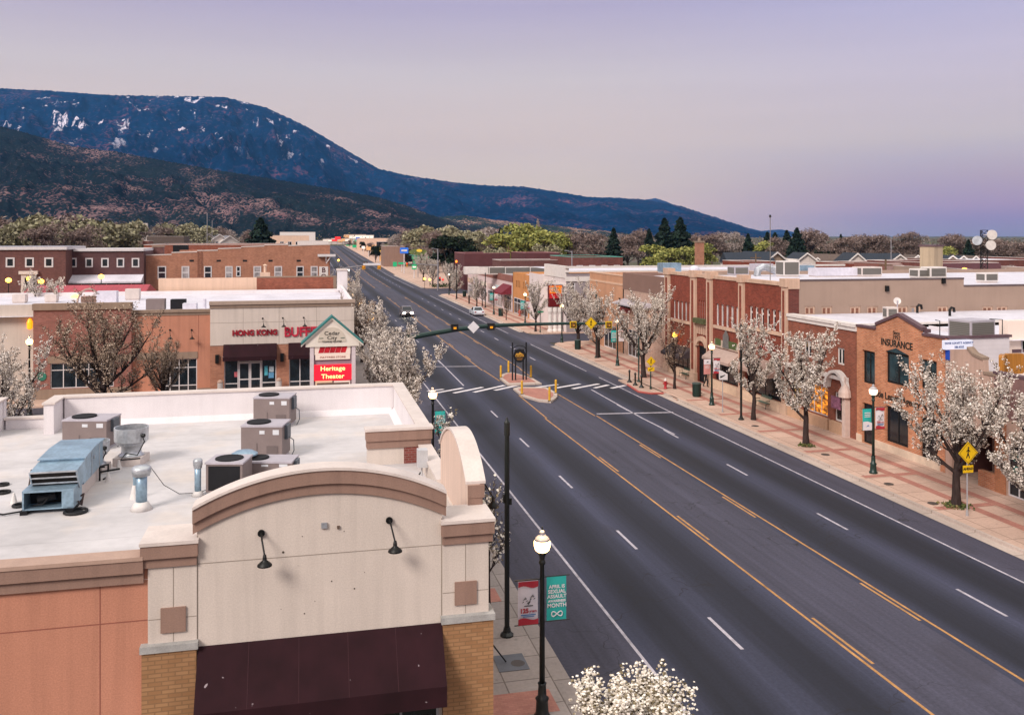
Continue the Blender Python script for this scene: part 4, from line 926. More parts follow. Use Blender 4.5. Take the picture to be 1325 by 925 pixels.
# dark brick office with square windows
YD = 150.0; F4 = faceY(YD); F5 = faceY(YD + 4)
db = thing('office_building', 'dark brick two storey office with square white framed windows and a white cornice', 'office', (-50, 160, 0))
u0, uc, u1 = XY(-60, YD), XY(85, YD), XY(186, YD + 4); zt4 = FY(40, 320, YD)[1]; zt5 = FY(140, 322, YD + 4)[1]
mb = MB(); F4.box(mb, u0, uc, -.05, zt4 - .4, -12, 0); mb.build('wall', M_BRICKD, db)
mb = MB(); F5.box(mb, uc + .01, u1, -.05, zt5 - .4, -12, 0); mb.build('wall', brick('brick_plum', '5e4040', '4e3436', '5d4848', .15), db)
mb = MB(); F4.box(mb, u0, uc + .2, zt4 - .4, zt4 + .05, -12, .25); F5.box(mb, uc + .21, u1, zt5 - .4, zt5, -12, .25); mb.build('cornice', M_WFRAME, db)
mb = MB(); F4.box(mb, u0, uc, zt4 + .052, zt4 + .1, -12, -.2) ; mb.build('roof', M_ROOFG, db)
for x in (-18, 7.5, 32.5, 57.5): a, z1 = FY(x, 333.3, YD); b, z0 = FY(x + 11.5, 346, YD); window(db, F4, a, b, z0, z1, M_WFRAME, M_PANE, 1, 1, .22, 0, .08)
for x in (89.5, 110.5, 131, 151, 170.5): a, z1 = FY(x, 334, YD + 4); b, z0 = FY(x + 9.8, 346, YD + 4); window(db, F5, a, b, z0, z1, M_WFRAME, M_PANE, 1, 1, .2, 0, .08)
a, z1 = FY(28, 355, YD); b, z0 = FY(47, 375, YD); window(db, F4, a, b, 0, z1, M_COPE, M_DARK, 1, 1, .5, 0, .3, name='doorway'); mb = MB(); F4.box(mb, a - .3, b + .3, z1, z1 + .5, 0, .5); mb.build('lintel', M_COPE, db)
a, z1 = FY(89, 356, YD + 4); b, z0 = FY(186, 363, YD + 4); mb = MB(); mb.prism([F5.pt(a, z1, 0), F5.pt(a, z0, 2.5), F5.pt(a, z0 - .25, 2.5), F5.pt(a, z0 - .25, 0)], F5.u * (b - a)); mb.build('canopy', M_ROOFW, db)
window(db, F5, a, b, 1, z0 - .3, M_WFRAME, M_DARK, 6, 1, .15, 0, .06)
M_LIT = glow('light_amber', 'f0c060', 'ffb040', 5)
for lab, px, py, z in (('amber lamp over the doorway of the dark brick office', 38, 361, 0), ('amber lamp right of the office doorway', 53, 364.5, 0), ('amber lamp under the white canopy of the office', 131, 358.5, 0), ('amber lamp in front of the red roof', 97, 385, 1), ('faint lamp in front of the pale tree at the left edge', 11, 363, 0)):
    Y = (146 if not z else 108); c = FY(px, py, Y); zb = 0 if not z else 7.1
    t = thing('street_light', lab, 'street light', (c[0], Y, zb), 0, 'amber lamps round the dark office'); ROOT[t.name] = Vector()
    mb = MB(); mb.tube([(0, 0, 0), (0, 0, c[1] - zb - .3)], .07, 6); mb.build('pole', M_BLACK, t); mb = MB(); mb.lathe((0, 0, c[1] - zb - .3), [(.15, 0), (.42, .2), (.42, .5), (.1, .7)], 10); mb.build('globe', M_LIT, t)
# red metal roof
rr_ = thing('red_roofed_building', 'building under a long red ribbed metal roof behind the shop row', 'building', (-35, 120, 0))
a0, a1 = XY(20, 118), XY(184, 118); zb, zt_ = 6.0, FY(100, 369, 124)[1]
def _rib():
    k = NT('red_metal'); o = k.coord('Object'); sx = k.n('SeparateXYZ'); k.l(o, sx.inputs[0])
    r = k.rng(k.math('PINGPONG', sx.outputs[0], .3), 0, .07, .72, 1); a = k.rng(k.noise(o, .5, 4), .3, .7, .85, 1.12)
    return k.col(k.mul(k.mul(k.mix(0, lin('a23440'), lin('a23440')), r), a), .5, 0, .4)
mb = MB(); mb.prism([(a0, 116.5, zb), (a0, 124, zt_), (a0, 131.5, zb), (a0, 131.5, zb - .15), (a0, 116.5, zb - .15)], (a1 - a0, 0, 0)); mb.build('roof', _rib(), rr_)
mb = MB(); mb.box(a0 + .4, a1 - .4, 117.2, 130.8, -.05, zb - .16); mb.build('wall', M_BRICKR, rr_)

# ------------------------------------------------------------------ the pylon sign of the shopping centre
YP = 62.0; FP = faceY(YP)
ps = thing('pylon_sign', 'tall white gabled shopping centre sign with lit red panels in front of the shop row', 'sign', (2, YP, 0))
def fp(x, y): return FY(x, y, YP)
for a, b in ((401, 406), (455, 460)):
    mb = MB(); FP.box(mb, fp(a, 0)[0], fp(b, 0)[0], -.05, fp(430, 447)[1], -.75, .05); mb.build('post', plain('post_white', 'cdbfc2', .6, .06), ps)
g0, gm, g1 = fp(389.5, 443.5), fp(429.5, 408), fp(470, 442)
M_SIGNW = stucco('sign_cream', 'dcd3c8', .04, .04)
mb = MB(); mb.prism([FP.pt(g0[0] + .3, g0[1] - .3, -.6), FP.pt(g1[0] - .3, g0[1] - .3, -.6), FP.pt(g1[0] - .3, g0[1], -.6), FP.pt(gm[0], gm[1] - .2, -.6), FP.pt(g0[0] + .3, g0[1], -.6)], FP.n * .72); mb.build('gable_panel', M_SIGNW, ps)
for (p, q) in ((g0, gm), (gm, g1)):
    mb = MB()
    for off, d1, m, nm in ((0, .3, plain('roof_teal', '2f6f6c', .5, .1), 'roof'), (-.14, .24, M_SIGNW, 'fascia')):
        mb = MB(); mb.prism([FP.pt(p[0], p[1] + off, -.9), FP.pt(q[0], q[1] + off, -.9), FP.pt(q[0], q[1] + off - .13, -.9), FP.pt(p[0], p[1] + off - .13, -.9)], FP.n * (.9 + d1)); mb.build(nm, m, ps)
ca = [fp(430, 440)]; uc = gm[0]; zb_ = fp(430, 442)[1]
mb = MB(); mb.prism([FP.pt(uc + .95 * math.cos(i * math.pi / 16), zb_ + 1.0 * math.sin(i * math.pi / 16), .12) for i in range(17)], FP.n * .03); mb.build('arch_panel', plain('sign_arch', 'c4b9ab', .7, .05), ps)
M_INK = plain('letters_black', '1d2220', .6, .1)
text('Cedar', .36, M_INK, ps, FP, uc, fp(430, 431)[1], .16, sx=1.15); text('City', .34, M_INK, ps, FP, uc, fp(430, 436.8)[1], .16, sx=1.15); text('TOWNE CENTER', .15, M_INK, ps, FP, uc, fp(430, 441.6)[1], .16, sx=1.15)
mb = MB()
for s_ in (-1, 1): FP.box(mb, uc + s_ * .72 - .14, uc + s_ * .72 + .14, fp(430, 437.6)[1], fp(430, 436.6)[1], .155, .165)
mb.build('ornament', plain('ornament', '5d6a5c', .6, .1), ps)
q0, q1 = fp(406, 0)[0], fp(455, 0)[0]
mb = MB(); FP.box(mb, q0, q1, 1.4, fp(430, 446)[1], -.5, -.12); mb.build('backing', plain('sign_mauve', '8f7d88', .7, .06), ps)
def panel(x0, y0, x1, y1, m, nm='sign_panel', d=0):
    a, z1 = fp(x0, y0); b, z0 = fp(x1, y1); mb = MB(); FP.box(mb, a, b, z0, z1, -.11, d); return mb.build(nm, m, ps), a, b, z0, z1
M_PANW = glow('panel_white', 'd8c6bb', 'ffe0cc', .12)
o, a, b, z0, z1 = panel(407, 446, 453.5, 458, M_PANW)
mb = MB()       # the slanted red word, too blurred to read
for k_ in range(5):
    u = a + .25 + k_ * .37; mb.prism([FP.pt(u, z0 + .12, .005), FP.pt(u + .34, z0 + .12, .005), FP.pt(u + .5, z1 - .08, .005), FP.pt(u + .14, z1 - .08, .005)], FP.n * .01)
mb.build('red_word', plain('red_word', 'b8202c', .5, .3, 2), o)
o, a, b, z0, z1 = panel(408, 459.5, 453, 464.5, M_PANW); text('MATTRESS STORE', .165, plain('letters_rust', '9a4a3a', .6, .1), ps, FP, (a + b) / 2, (z0 + z1) / 2, .012, sx=1.32)
o, a, b, z0, z1 = panel(406.5, 472.5, 454.5, 491, glow('panel_red', 'c02030', 'ff1428', .75)); M_LY = glow('letters_lit', 'ffd9a0', 'ffb868', 1.2)
text('Heritage', .43, M_LY, ps, FP, (a + b) / 2, z1 - .27, .012, sx=1.12, bold=.004); text('Theater', .43, M_LY, ps, FP, (a + b) / 2, z0 + .26, .012, sx=1.12, bold=.004)
panel(408, 493, 430, 503, glow('panel_cream', 'cfae94', 'ffd0a0', .1)); panel(432, 493, 453, 503, M_PANW)
mb = MB(); u, z = fp(414, 497); FP.box(mb, u - .2, u + .9, z - .12, z + .08, .005, .014); u, z = fp(442, 496.5); FP.box(mb, u - .55, u + .5, z - .12, z + .1, .005, .014); mb.build('small_print', plain('print_brown', '6a5248', .7, .2, 6), ps)
# ------------------------------------------------------------------ right hand side of the street
FR = faceX(XF)
def fx(px, py): return FX(px, py, XF)
def rng_px(x0, y0, x1, y1):        # picture rectangle on the street front -> u0,u1,z0,z1
    xm = (x0 + x1) / 2; ym = (y0 + y1) / 2
    a = YX(x1, XF); b = YX(x0, XF); z1 = fx(xm, y0)[1]; z0 = fx(xm, y1)[1]; return a, b, z0, z1
M_BRICKI = brick('brick_salmon', 'c4825e', 'aa6848', 'b09480', .25, .3, .1, .012)
M_BRICK5 = brick('brick_school', '8c4234', '6f3328', '7a5648', .25, .3, .1, .01)
M_BRICK4 = brick('brick_rust', '91523f', '784333', '84665a', .2, .3, .1, .01)
M_STONEW = stucco('trim_stone', 'c4a692', .1, .2)
M_LIMEW = plain('white_trim', 'd3ccc8', .6, .08, 2)
M_TANW = stucco('stucco_taupe_wall', '9a8578', .06, .05)
M_PLUM = plain('coping_plum', '5b464c', .6, .1)
M_TEALG = glass('pane_teal', '24383f', .1)
M_DFRAME = plain('frame_dark', '18191b', .5, .1)
M_SIDING = None
def _sid():
    k = NT('siding_white'); o = k.coord('UV'); sx = k.n('SeparateXYZ'); k.l(o, sx.inputs[0])
    r = k.rng(k.math('FRACT', k.math('MULTIPLY', sx.outputs[1], 4)), 0, .12, .82, 1); a = k.rng(k.noise(o, .6, 4), .3, .7, .9, 1.06)
    return k.col(k.mul(k.mul(k.mix(0, lin('cfc8ca'), lin('cfc8ca')), r), a), .6, 0, .3)
M_SIDING = _sid()
def interior(name, e, strength, sc):
    '''a lit shop interior behind glass: shelves, goods and dark gaps'''
    k = NT(name); v = k.coord('UV', (1.0, 1.6, 1)); br = k.n('TexBrick'); k.l(v, br.inputs[0]); br.inputs['Scale'].default_value = sc; br.inputs['Color1'].default_value = (.12, .1, .08, 1); br.inputs['Color2'].default_value = (1, .9, .7, 1); br.inputs['Mortar'].default_value = (.5, .4, .25, 1); br.inputs['Bias'].default_value = -.1
    n = k.rng(k.noise(k.coord('UV'), 1.7, 4, .7), .36, .66, .05, 1.2); c = k.mul(k.mix(1.0, br.outputs[0], lin(e), 'MULTIPLY'), n)
    k.l(c, k.b.inputs['Emission Color']); k.b.inputs['Emission Strength'].default_value = strength
    return k.col(k.mix(.5, lin('2a2018'), lin('2a2018')), .15, 0, .5)
M_WARM = interior('window_glow', 'ffa030', 1.5, 1.6)
M_WARMP = interior('window_glow_pale', 'ffd080', .5, 1.1)

# ---- insurance office
Y0i, Y1i = YX(1223, XF), YX(1108.5, XF)
ins = thing('insurance_office', 'two storey salmon brick office with a gabled parapet and tall dark windows', 'office', (XF, (Y0i + Y1i) / 2, 0))
hl = {k: rng_px(*v) for k, v in dict(w1=(1116, 454, 1132, 496.5), w3=(1191, 466, 1212, 503.5), d=(1116, 522, 1129, 570), g1=(1146, 528, 1175, 575), g2=(1191, 541, 1211.5, 597)).items()}
wc = rng_px(1146, 457, 1176, 498); ztw = fx(1120, 424)[1]; zr = fx(1208, 436)[1]
zt_i = 7.25
hl['d'] = (hl['d'][0], hl['d'][1], .15, hl['d'][3])
mb = MB(); FR.wall(mb, Y0i, Y1i, -.05, zt_i, list(hl.values()) + [wc], 0, .2)
w0, w1, p0, p1, pk = YX(1194, XF), YX(1133.5, XF), fx(1194, 428)[1], fx(1133.5, 421)[1], fx(1162.7, 409)
mb.poly([FR.pt(Y0i, zt_i), FR.pt(Y1i, zt_i), FR.pt(Y1i, ztw), FR.pt(w1, ztw), FR.pt(w1, p1), FR.pt(pk[0], pk[1]), FR.pt(w0, p0), FR.pt(w0, zr), FR.pt(Y0i, zr)])
mb.box(XF, XF + .3, Y0i, Y0i + .01, -.05, zr)
mb.box(XF + .25, XF + 18, Y1i - .3, Y1i, -.05, 7.3)
mb.build('wall', M_BRICKI, ins)
mb = MB()       # triangular head over the centre window
apx = fx(1159.4, 450.5)
mb.poly([FR.pt(wc[0], wc[3], .004), FR.pt(wc[1], wc[3], .004), FR.pt(apx[0], apx[1], .004)]); mb.build('window_head', M_TEALG, ins)
for nm, cl in (('w1', 2), ('w3', 2), ('g1', 2), ('g2', 2)): window(ins, FR, *hl[nm], M_DFRAME, M_TEALG if nm[0] == 'w' else M_GLASS, cl, 1, .12, -.2)
window(ins, FR, *wc, M_DFRAME, M_TEALG, 2, 1, .14, -.2); window(ins, FR, *hl['d'], M_DFRAME, M_GLASS, 1, [.75], .12, -.2, name='door')
mb = MB()
def cop(a, b, w=.14): mb.hexa([FR.pt(a[0], a[1], -.3), FR.pt(b[0], b[1], -.3), FR.pt(b[0], b[1], .1), FR.pt(a[0], a[1], .1)], [FR.pt(a[0], a[1] + w, -.3), FR.pt(b[0], b[1] + w, -.3), FR.pt(b[0], b[1] + w, .1), FR.pt(a[0], a[1] + w, .1)])
cop((w1 + .01, ztw), (Y1i, ztw)); cop((pk[0], pk[1]), (w1, p1), .2); cop((w0, p0), (pk[0] - .002, pk[1]), .2); cop((Y0i, zr), (w0 - .01, zr)); mb.box(XF + .1, XF + .5, w0 - .1, w0 + .3, zr + .15, p0 + .1)
mb.build('coping', M_PLUM, ins)
mb = MB(); FR.box(mb, Y0i + .01, Y1i - .01, -.05, .62, 0, .05) if False else [FR.box(mb, a, b, -.05, .62, .0, .06) for a, b in ((Y0i + .4, hl['d'][0] - .05), (hl['d'][1] + .05, Y1i - .02))]; mb.build('plinth', plain('plinth_cream', 'd0bca8', .8, .12, 2), ins)
u_, z_ = fx(1160, 445.5); text('INSURANCE', .62, M_INK, ins, FR, u_, z_, .01, flip=True, sx=.92, bold=.012)
u_, z_ = fx(1160, 431); text('Since', .32, M_INK, ins, FR, u_, z_, .01, flip=True); u_, z_ = fx(1160, 437); text('1952', .4, M_INK, ins, FR, u_, z_, .01, flip=True)
u_, z_ = fx(1158, 515.5); text('Dixie Leavitt Agency', .62, M_INK, ins, FR, u_, z_, .01, flip=True, sx=.92, bold=.012)
# siding wall of its south side, roof, sign cabinets
FS = faceY(Y0i - .01)
xe = XY(1306, Y0i)
mb = MB(); FS.wall(mb, XF + .3, xe, 3.0, zr); mb.box(xe - .05, xe, Y0i, Y0i + 7, 3, zr); mb.build('wall', M_SIDING, ins)['label'] = 'white siding on the south side'
mb = MB(); FS.box(mb, XF + .1, xe + .1, zr, zr + .14, -.3, .1); mb.build('coping', M_PLUM, ins)
mb = MB(); mb.poly([(XF + .3, Y0i + .1, zr - .25), (XF + 18, Y0i + .1, zr - .25), (XF + 18, Y1i - .3, zr - .25), (XF + .3, Y1i - .3, zr - .25)]); mb.build('roof', M_ROOFW, ins)
YH = Y0i + .6; FH = faceY(YH); xh = XY(1304, YH)
mb = MB(); mb.box(xh, xh + 16, YH, YH + .7, 3, FY(1315, 415, YH)[1]); mb.build('upper_wall', plain('panel_white', 'cbc6c8', .6, .08, .8), ins)
mb = MB(); mb.box(xh + .3, xh + 10, YH - .06, YH, FY(1315, 454, YH)[1] - .1, FY(1315, 454, YH)[1] + .1); mb.build('trim', M_PLUM, ins)
u0, z1 = FY(1321, 440, YH); window(ins, FH, u0, u0 + 1.2, z1 - .8, z1, M_WFRAME, M_PANE, 1, 1, .06, 0)
a, z1 = FY(1223.5, 441, Y0i - .4); b, z0 = FY(1258.5, 451.5, Y0i - .4); fq = faceY(Y0i - .4)
mb = MB(); fq.box(mb, a, b, z0, z1, -.3, 0); o = mb.build('sign_cabinet', glow('sign_face', 'cfd3e0', 'd8e0ff', .15), ins)
text('DIXIE LEAVITT AGENCY', .165, plain('letters_blue', '3a4f86', .6, .1), ins, fq, (a + b) / 2, z1 - .15, .008, sx=1.1); text('586-6553', .17, MATS['letters_blue'], ins, fq, (a + b) / 2, z0 + .14, .008)
a, z1 = FY(1228, 453, Y0i - .4); b, z0 = FY(1255, 465, Y0i - .4); mb = MB(); fq.box(mb, a, b, z0, z1, -.3, 0); mb.build('sign_cabinet', glow('sign_blue', '1f4296', '2048b0', .15), ins)
text('Allstate', .36, M_LIMEW, ins, fq, (a + b) / 2, (z0 + z1) / 2 + .05, .008, sx=1.05, bold=.008)
# ---- stucco shop with recessed entry and orange pier at the right edge
s0, s1 = 26.0, Y0i - .02
ss = thing('stucco_shop', 'pink stucco shop with a recessed entry and orange brick pier at the right edge', 'shop', (XF, 38, 0))
pA, pB = YX(1302, XF), YX(1288, XF)      # pier
oA, oB = pB, YX(1232, XF)             # recess opening
M_STP = stucco('stucco_rose', 'b69a8c', .06, .14)
ztp = [fx(x, y) for x, y in ((1222, 452), (1252, 452), (1259, 460), (1272, 466), (1273, 484), (1289, 487))]
mb = MB(); mb.prism([FR.pt(s1, 3.0, -.35), FR.pt(s1, ztp[0][1], -.35), FR.pt(ztp[1][0], ztp[1][1], -.35), FR.pt(ztp[3][0], ztp[3][1], -.35), FR.pt(ztp[4][0], ztp[4][1], -.35), FR.pt(oA, ztp[5][1], -.35), FR.pt(oA, 3.0, -.35)], FR.n * .35); mb.box(XF, XF + .4, oB, s1, -.05, 2.99); mb.build('wall', M_STP, ss)
mb = MB()
for (u, z), (v, y) in zip(ztp[1:], ztp[2:]):
    if abs(u - v) > .3: mb.hexa([FR.pt(u, z, -.4), FR.pt(v, y, -.4), FR.pt(v, y, .06), FR.pt(u, z, .06)], [FR.pt(u, z + .15, -.4), FR.pt(v, y + .15, -.4), FR.pt(v, y + .15, .06), FR.pt(u, z + .15, .06)])
mb.build('coping', M_TAN2, ss)
M_PIER = brick('brick_pier', 'b97c58', 'a2694a', '96705c', .15)
mb = MB(); mb.box(XF - .05, XF + .6, pA, pB, -.05, 4.2); mb.build('pier', M_PIER, ss)
mb = MB(); mb.box(XF - .02, XF + .3, pB, YX(1266, XF), -.05, 1.0); mb.box(XF + .29, XF + 3.2, oA + .01, oA + .3, -.04, .99); mb.build('low_wall', M_BRICKI, ss)
mb = MB(); mb.box(XF + 3.0, XF + 3.2, pA, s1, -.05, 3.4); mb.build('wall', M_STP, ss)['label'] = 'back wall of the recessed entry'
mb = MB(); mb.box(XF + .4, XF + 3.2, s1 - .25, s1 - .01, -.05, 3.3); mb.build('wall', plain('maroon_wall', '5b3a38', .7, .1), ss)
fw = faceX(XF + 3.0); window(ss, fw, oA + .3, oB - 1.6, .9, 2.9, M_DFRAME, M_PANEL, 2, 1, .1, .0); window(ss, fw, oB - 1.4, oB - .4, .1, 2.6, M_DFRAME, M_GLASS, 1, 1, .12, .0, name='door')
mb = MB(); mb.box(XF + 1.0, XF + 1.25, YX(1279, XF) - .05, YX(1277, XF) + .1, -.05, 3.3); mb.build('column', M_DFRAME, ss)
mb = MB(); mb.box(XF + .3, XF + 3.2, oA, s1, 3.0, 3.3); mb.build('soffit', M_TANW, ss)
u0 = YX(1345, XF); hz_ = (u0, pA - .02, .15, 2.9)
mb = MB(); FR.wall(mb, s0, pA, -.05, 4.2, [hz_], 0, .2); mb.build('wall', M_STP, ss)['label'] = 'stucco over the shop window'
wv = window(ss, FR, *hz_, M_WFRAME, M_GLASS, 3, [.38], .08, -.18)
mb = MB()
random.seed(3)
for i in range(9):
    u = pA - .35 - (i % 5) * .62; z = 1.4 + (i // 5) * .65; FR.box(mb, u - .45, u, z, z + .4, -.16, -.15)
mb.build('poster', glow('poster_teal', '3f8f8a', '50c0b0', .15), ss)
a_, b_ = hl['w1'][0], 0
mb = MB(); mb.box(XF + .35, XF + 16, s0, s1, 4.2, 4.35); mb.build('roof', M_ROOFG, ss)
mb = MB(); mb.box(XF - .02, XF + .35, s0, pB + .1, 4.2, FX(1305, 487, XF)[1]); mb.build('parapet', plain('parapet_mauve', '7d5f5c', .7, .1), ss); mb = MB(); mb.box(XF - .06, XF + .4, s0, pB + .12, FX(1305, 487, XF)[1], FX(1305, 487, XF)[1] + .14); mb.build('coping', M_PLUM, ss)
# golden brown cabinet on the roof
c0 = FD(1304, 471, 50); t = thing('roof_sign', 'blank golden brown rounded cabinet sign above the pink stucco shop', 'sign', (c0.x, c0.y, 4.35)); ROOT[t.name] = Vector()
zz0, zz1 = FD(1304, 484, 50).z - 4.35, FD(1304, 458, 50).z - 4.35
def rrect(w, z0, z1, r=.14):
    return [(sx_ * (w - r) + r * math.cos(a), cz_ + r * math.sin(a)) for sx_, cz_, a0 in ((1, z0 + r, -90), (1, z1 - r, 0), (-1, z1 - r, 90), (-1, z0 + r, 180)) for a in [R(a0 + k * 30) for k in range(4)]]
def _gold():
    k = NT('cabinet_gold'); o = k.coord('Object', (9, 9, .6)); a = k.rng(k.noise(o, 1, 4), .3, .7, .75, 1.2)
    return k.col(k.mul(k.mix(0, lin('a06a28'), lin('a06a28')), a), .4, 0, .4)
MG_ = _gold()
mb = MB(); P = rrect(.62, zz0, zz1); A = [Vector((-.38 + x * .52, -.25 + x * .45, z)) for x, z in P]; mb.prism(A, (-.18, .22, 0)); mb.build('face', MG_, t)
mb = MB(); A = [Vector((.52 + x * .85, 0 - x * .1, z)) for x, z in P]; mb.prism(A, (0, .25, 0)); mb.build('face', MG_, t)
mb = MB(); mb.box(-.1, .1, .2, .35, 0, zz0 + .2); mb.build('post', M_BLACK, t)

# ---- rust brick shop with the white parapet and glowing windows
Y4a, Y4b = Y1i + .02, YX(1020.5, XF)
b4 = thing('brick_shop', 'rust brick shop with a white parapet, arched white entry canopy and glowing orange windows', 'shop', (XF, (Y4a + Y4b) / 2, 0))
z4a, z4b = fx(1108, 416)[1], fx(1024, 409)[1]; z4 = (z4a + z4b) / 2
wU = rng_px(1083, 450, 1092.5, 472); wU2 = rng_px(1040, 440, 1050, 462)
wG = rng_px(1043, 500, 1071, 522); rec = (YX(1079, XF), YX(1071, XF))
wG = (wG[0], wG[1], 1.0, 3.1); wH = (YX(1036, XF), YX(1025, XF), 1.0, 3.1)
wA = (YX(1093, XF), YX(1080, XF), .95, 3.0)
mb = MB(); FR.wall(mb, Y4a, Y4b, -.05, z4 - .5, [wU, wU2, wG, wH, wA]); mb.box(XF + .2, XF + 34, Y4a, Y4a + .25, -.05, z4 - .5); mb.build('wall', M_BRICK4, b4)
for w in (wU, wU2): window(b4, FR, *w, M_LIMEW, M_PANE, 2, 1, .12, -.16)
window(b4, FR, *wG, M_WFRAME, M_WARM, 3, 1, .07, -.16); window(b4, FR, *wH, M_WFRAME, M_WARMP, 2, 1, .07, -.16); window(b4, FR, *wA, M_LIMEW, M_GLASS, 1, [.6], .12, -.16)
mb = MB(); FR.box(mb, Y4a - .05, Y4b + .02, z4 - .5, z4 - .22, -.3, .1); FR.box(mb, Y4a - .05, Y4b + .02, z4 - .22, z4, -.45, .2); mb.build('cornice', M_LIMEW, b4)
mb = MB(); mb.poly([(XF + .2, Y4a, z4 - .12), (XF + 34, Y4a, z4 - .12), (XF + 34, Y4b, z4 - .12), (XF + .2, Y4b, z4 - .12)]); mb.build('roof', M_ROOFW, b4)
mb = MB(); mb.box(XF + .46, XF + 34, Y4a - .02, Y4a + .2, z4 - .12, z4 + .02); mb.build('coping', M_LIMEW, b4)
mb = MB(); FR.box(mb, Y4a + .9, Y4b, 3.95, 4.2, .0, .35); FR.box(mb, wG[0] - .2, wG[1] + .3, 3.35, 3.5, 0, .2); mb.build('ledge', M_LIMEW, b4)
for a, b in ((wG[0] - .3, wG[1] + .3), (wH[0] - .3, wH[1] + .3), (wA[0] - .3, wA[1] + .3)):
    mb = MB(); FR.box(mb, a, b, -.05, .92, .0, .25); mb.build('low_wall', plain('base_peach', 'bf9c80', .8, .1, 2), b4)
uA = (wA[0] + wA[1]) / 2
mb = MB(); outer = [(uA + 1.25 * math.cos(i * math.pi / 14), 3.25 + 1.35 * math.sin(i * math.pi / 14)) for i in range(15)]; inner = [(uA + 1.05 * math.cos(i * math.pi / 14), 3.25 + 1.15 * math.sin(i * math.pi / 14)) for i in range(15)]
for i in range(14): mb.hexa([FR.pt(*outer[i], .02), FR.pt(*outer[i + 1], .02), FR.pt(*outer[i + 1], .5), FR.pt(*outer[i], .5)], [FR.pt(*inner[i], .02), FR.pt(*inner[i + 1], .02), FR.pt(*inner[i + 1], .5), FR.pt(*inner[i], .5)])
mb.build('arch_canopy', M_LIMEW, b4)
mb = MB(); FR.box(mb, uA - .6, uA + .5, 1.9, 2.75, .3, .36); mb.build('flag_sign', plain('flag_sign', '8c5d74', .6, .5, 7), b4)
for u in (Y4a + .9,):
    mb = MB(); FR.box(mb, u - .2, u + .2, -.05, 2.9, .02, .4); mb.lathe(FR.pt(u, 2.9, .3), [(.45, 0), (.42, .35), (.25, .7), (.06, .95), (.04, 1.4)], 12); mb.build('lantern_post', plain('lantern_white', 'cbb6ac', .6, .08), b4)
# ---- pieces on those roofs
def dish(label, c, r, face, mast=1.0, m=None, group=None):
    t = thing('satellite_dish', label, 'satellite dish', c, 0, group); ROOT[t.name] = Vector()
    f = Vector(face).normalized(); up = Vector((0, 0, 1)); s_ = f.cross(up).normalized(); u2 = s_.cross(f); cc = Vector((0, 0, mast))
    mb = MB(); rings = [(1, .0), (.75, -.1), (.4, -.2), (.05, -.24)]; vs = []
    for rr, dd in rings:
        for k in range(18): a = k * math.pi / 9; vs.append(cc + (s_ * math.cos(a) + u2 * math.sin(a)) * rr * r + f * dd * r)
    mb.add(vs, [(i * 18 + k, i * 18 + (k + 1) % 18, (i + 1) * 18 + (k + 1) % 18, (i + 1) * 18 + k) for i in range(3) for k in range(18)]); mb.build('reflector', m or M_LIMEW, t, True)
    mb = MB(); mb.tube([(0, 0, 0), (0, 0, mast), cc - f * .25 * r], .05, 6); mb.build('mast', M_UTOP, t); mb = MB(); mb.tube([cc - u2 * r * .9, cc + f * r * .8], .03, 5); mb.build('feed_arm', M_UTOP, t)
    return t
zr4 = z4 - .12
c = G(1161, 412, zr4); dish('white satellite dish behind the brick gable of the insurance office', c, .27, (-.4, -1, .3), 1.3)
box_unit('beige louvred cooler behind the left slope of the brick gable', G(1152, 414, zr4), .8, .8, .95, M_COPE, R(-13), False, True, 'air cooler')
box_unit('grey double louvred cooler on the insurance office roof beside the white siding', Vector((*G(1257, 434.5, zr).xy, zr - .25)), 2.0, 1.6, 1.25, M_UTOP, R(10), False, True, 'air cooler')
for lab, x, y in (('thin bent pipe left of the double cooler on the insurance roof', 1216, 428), ('thin bent pipe right of the double cooler on the insurance roof', 1297, 426)):
    c = G(x, y + 9, zr); mb = MB(); mb.tube([(c.x, c.y, zr - .2), (c.x, c.y, zr + 1.0), (c.x - (.3 if x < 1250 else .9), c.y, zr + 1.05)], .03, 5); put(mb.build('vent_pipe', M_PIPE, off=(0, 0, 0)), lab, 'pipe')
for lab, x, y in (('black hooked vent on the white roof of the rust brick shop', 1229, 409), ('small dark turbine vent on the white roof left of the hooked vent', 1187, 405)):
    c = G(x, y, zr4); mb = MB(); mb.tube([(c.x, c.y, zr4), (c.x, c.y, zr4 + .5), (c.x + .15, c.y, zr4 + .65), (c.x + .35, c.y, zr4 + .6), (c.x + .4, c.y, zr4 + .3)], .1, 7); put(mb.build('roof_vent', M_BLACK, off=(0, 0, 0)), lab, 'roof vent')

# ---- long red brick block with stone pilasters
Y5a, Y5b = Y4b + .02, YX(862, XF)
b5 = thing('pilastered_block', 'long two storey red brick block with pale stone pilasters and a taupe side wall', 'building', (XF, (Y5a + Y5b) / 2, 0))
z5 = fx(1014, 366)[1]; z5t = z5 + .1
bays = dict(a=((867.5, 895), (870, 895, 390, 414), 5), b=((902, 916), (903.5, 915, 389, 419), 4), c=((923, 957.5), (925, 957, 395, 423.5), 5), d=((964.5, 1013.5), (968, 1013, 399, 426), 6))
holes = []; wins = []
for k_, (bx, (x0, x1, y0, y1), n) in bays.items():
    a, b, e, f_ = rng_px(x0, y0, x1, y1)
    for i in range(n):
        w = (b - a) / n; h = (a + i * w + w * .17, a + (i + 1) * w - w * .17, e, f_); holes.append(h); wins.append((h, k_))
gh = [rng_px(870, 455, 894, 497), rng_px(925, 462, 957, 500), rng_px(966, 475, 1012, 520)]
gh = [(a, b, .9, f_) for a, b, e, f_ in gh]; dr = (YX(916, XF), YX(903.5, XF), .15, 3.6)
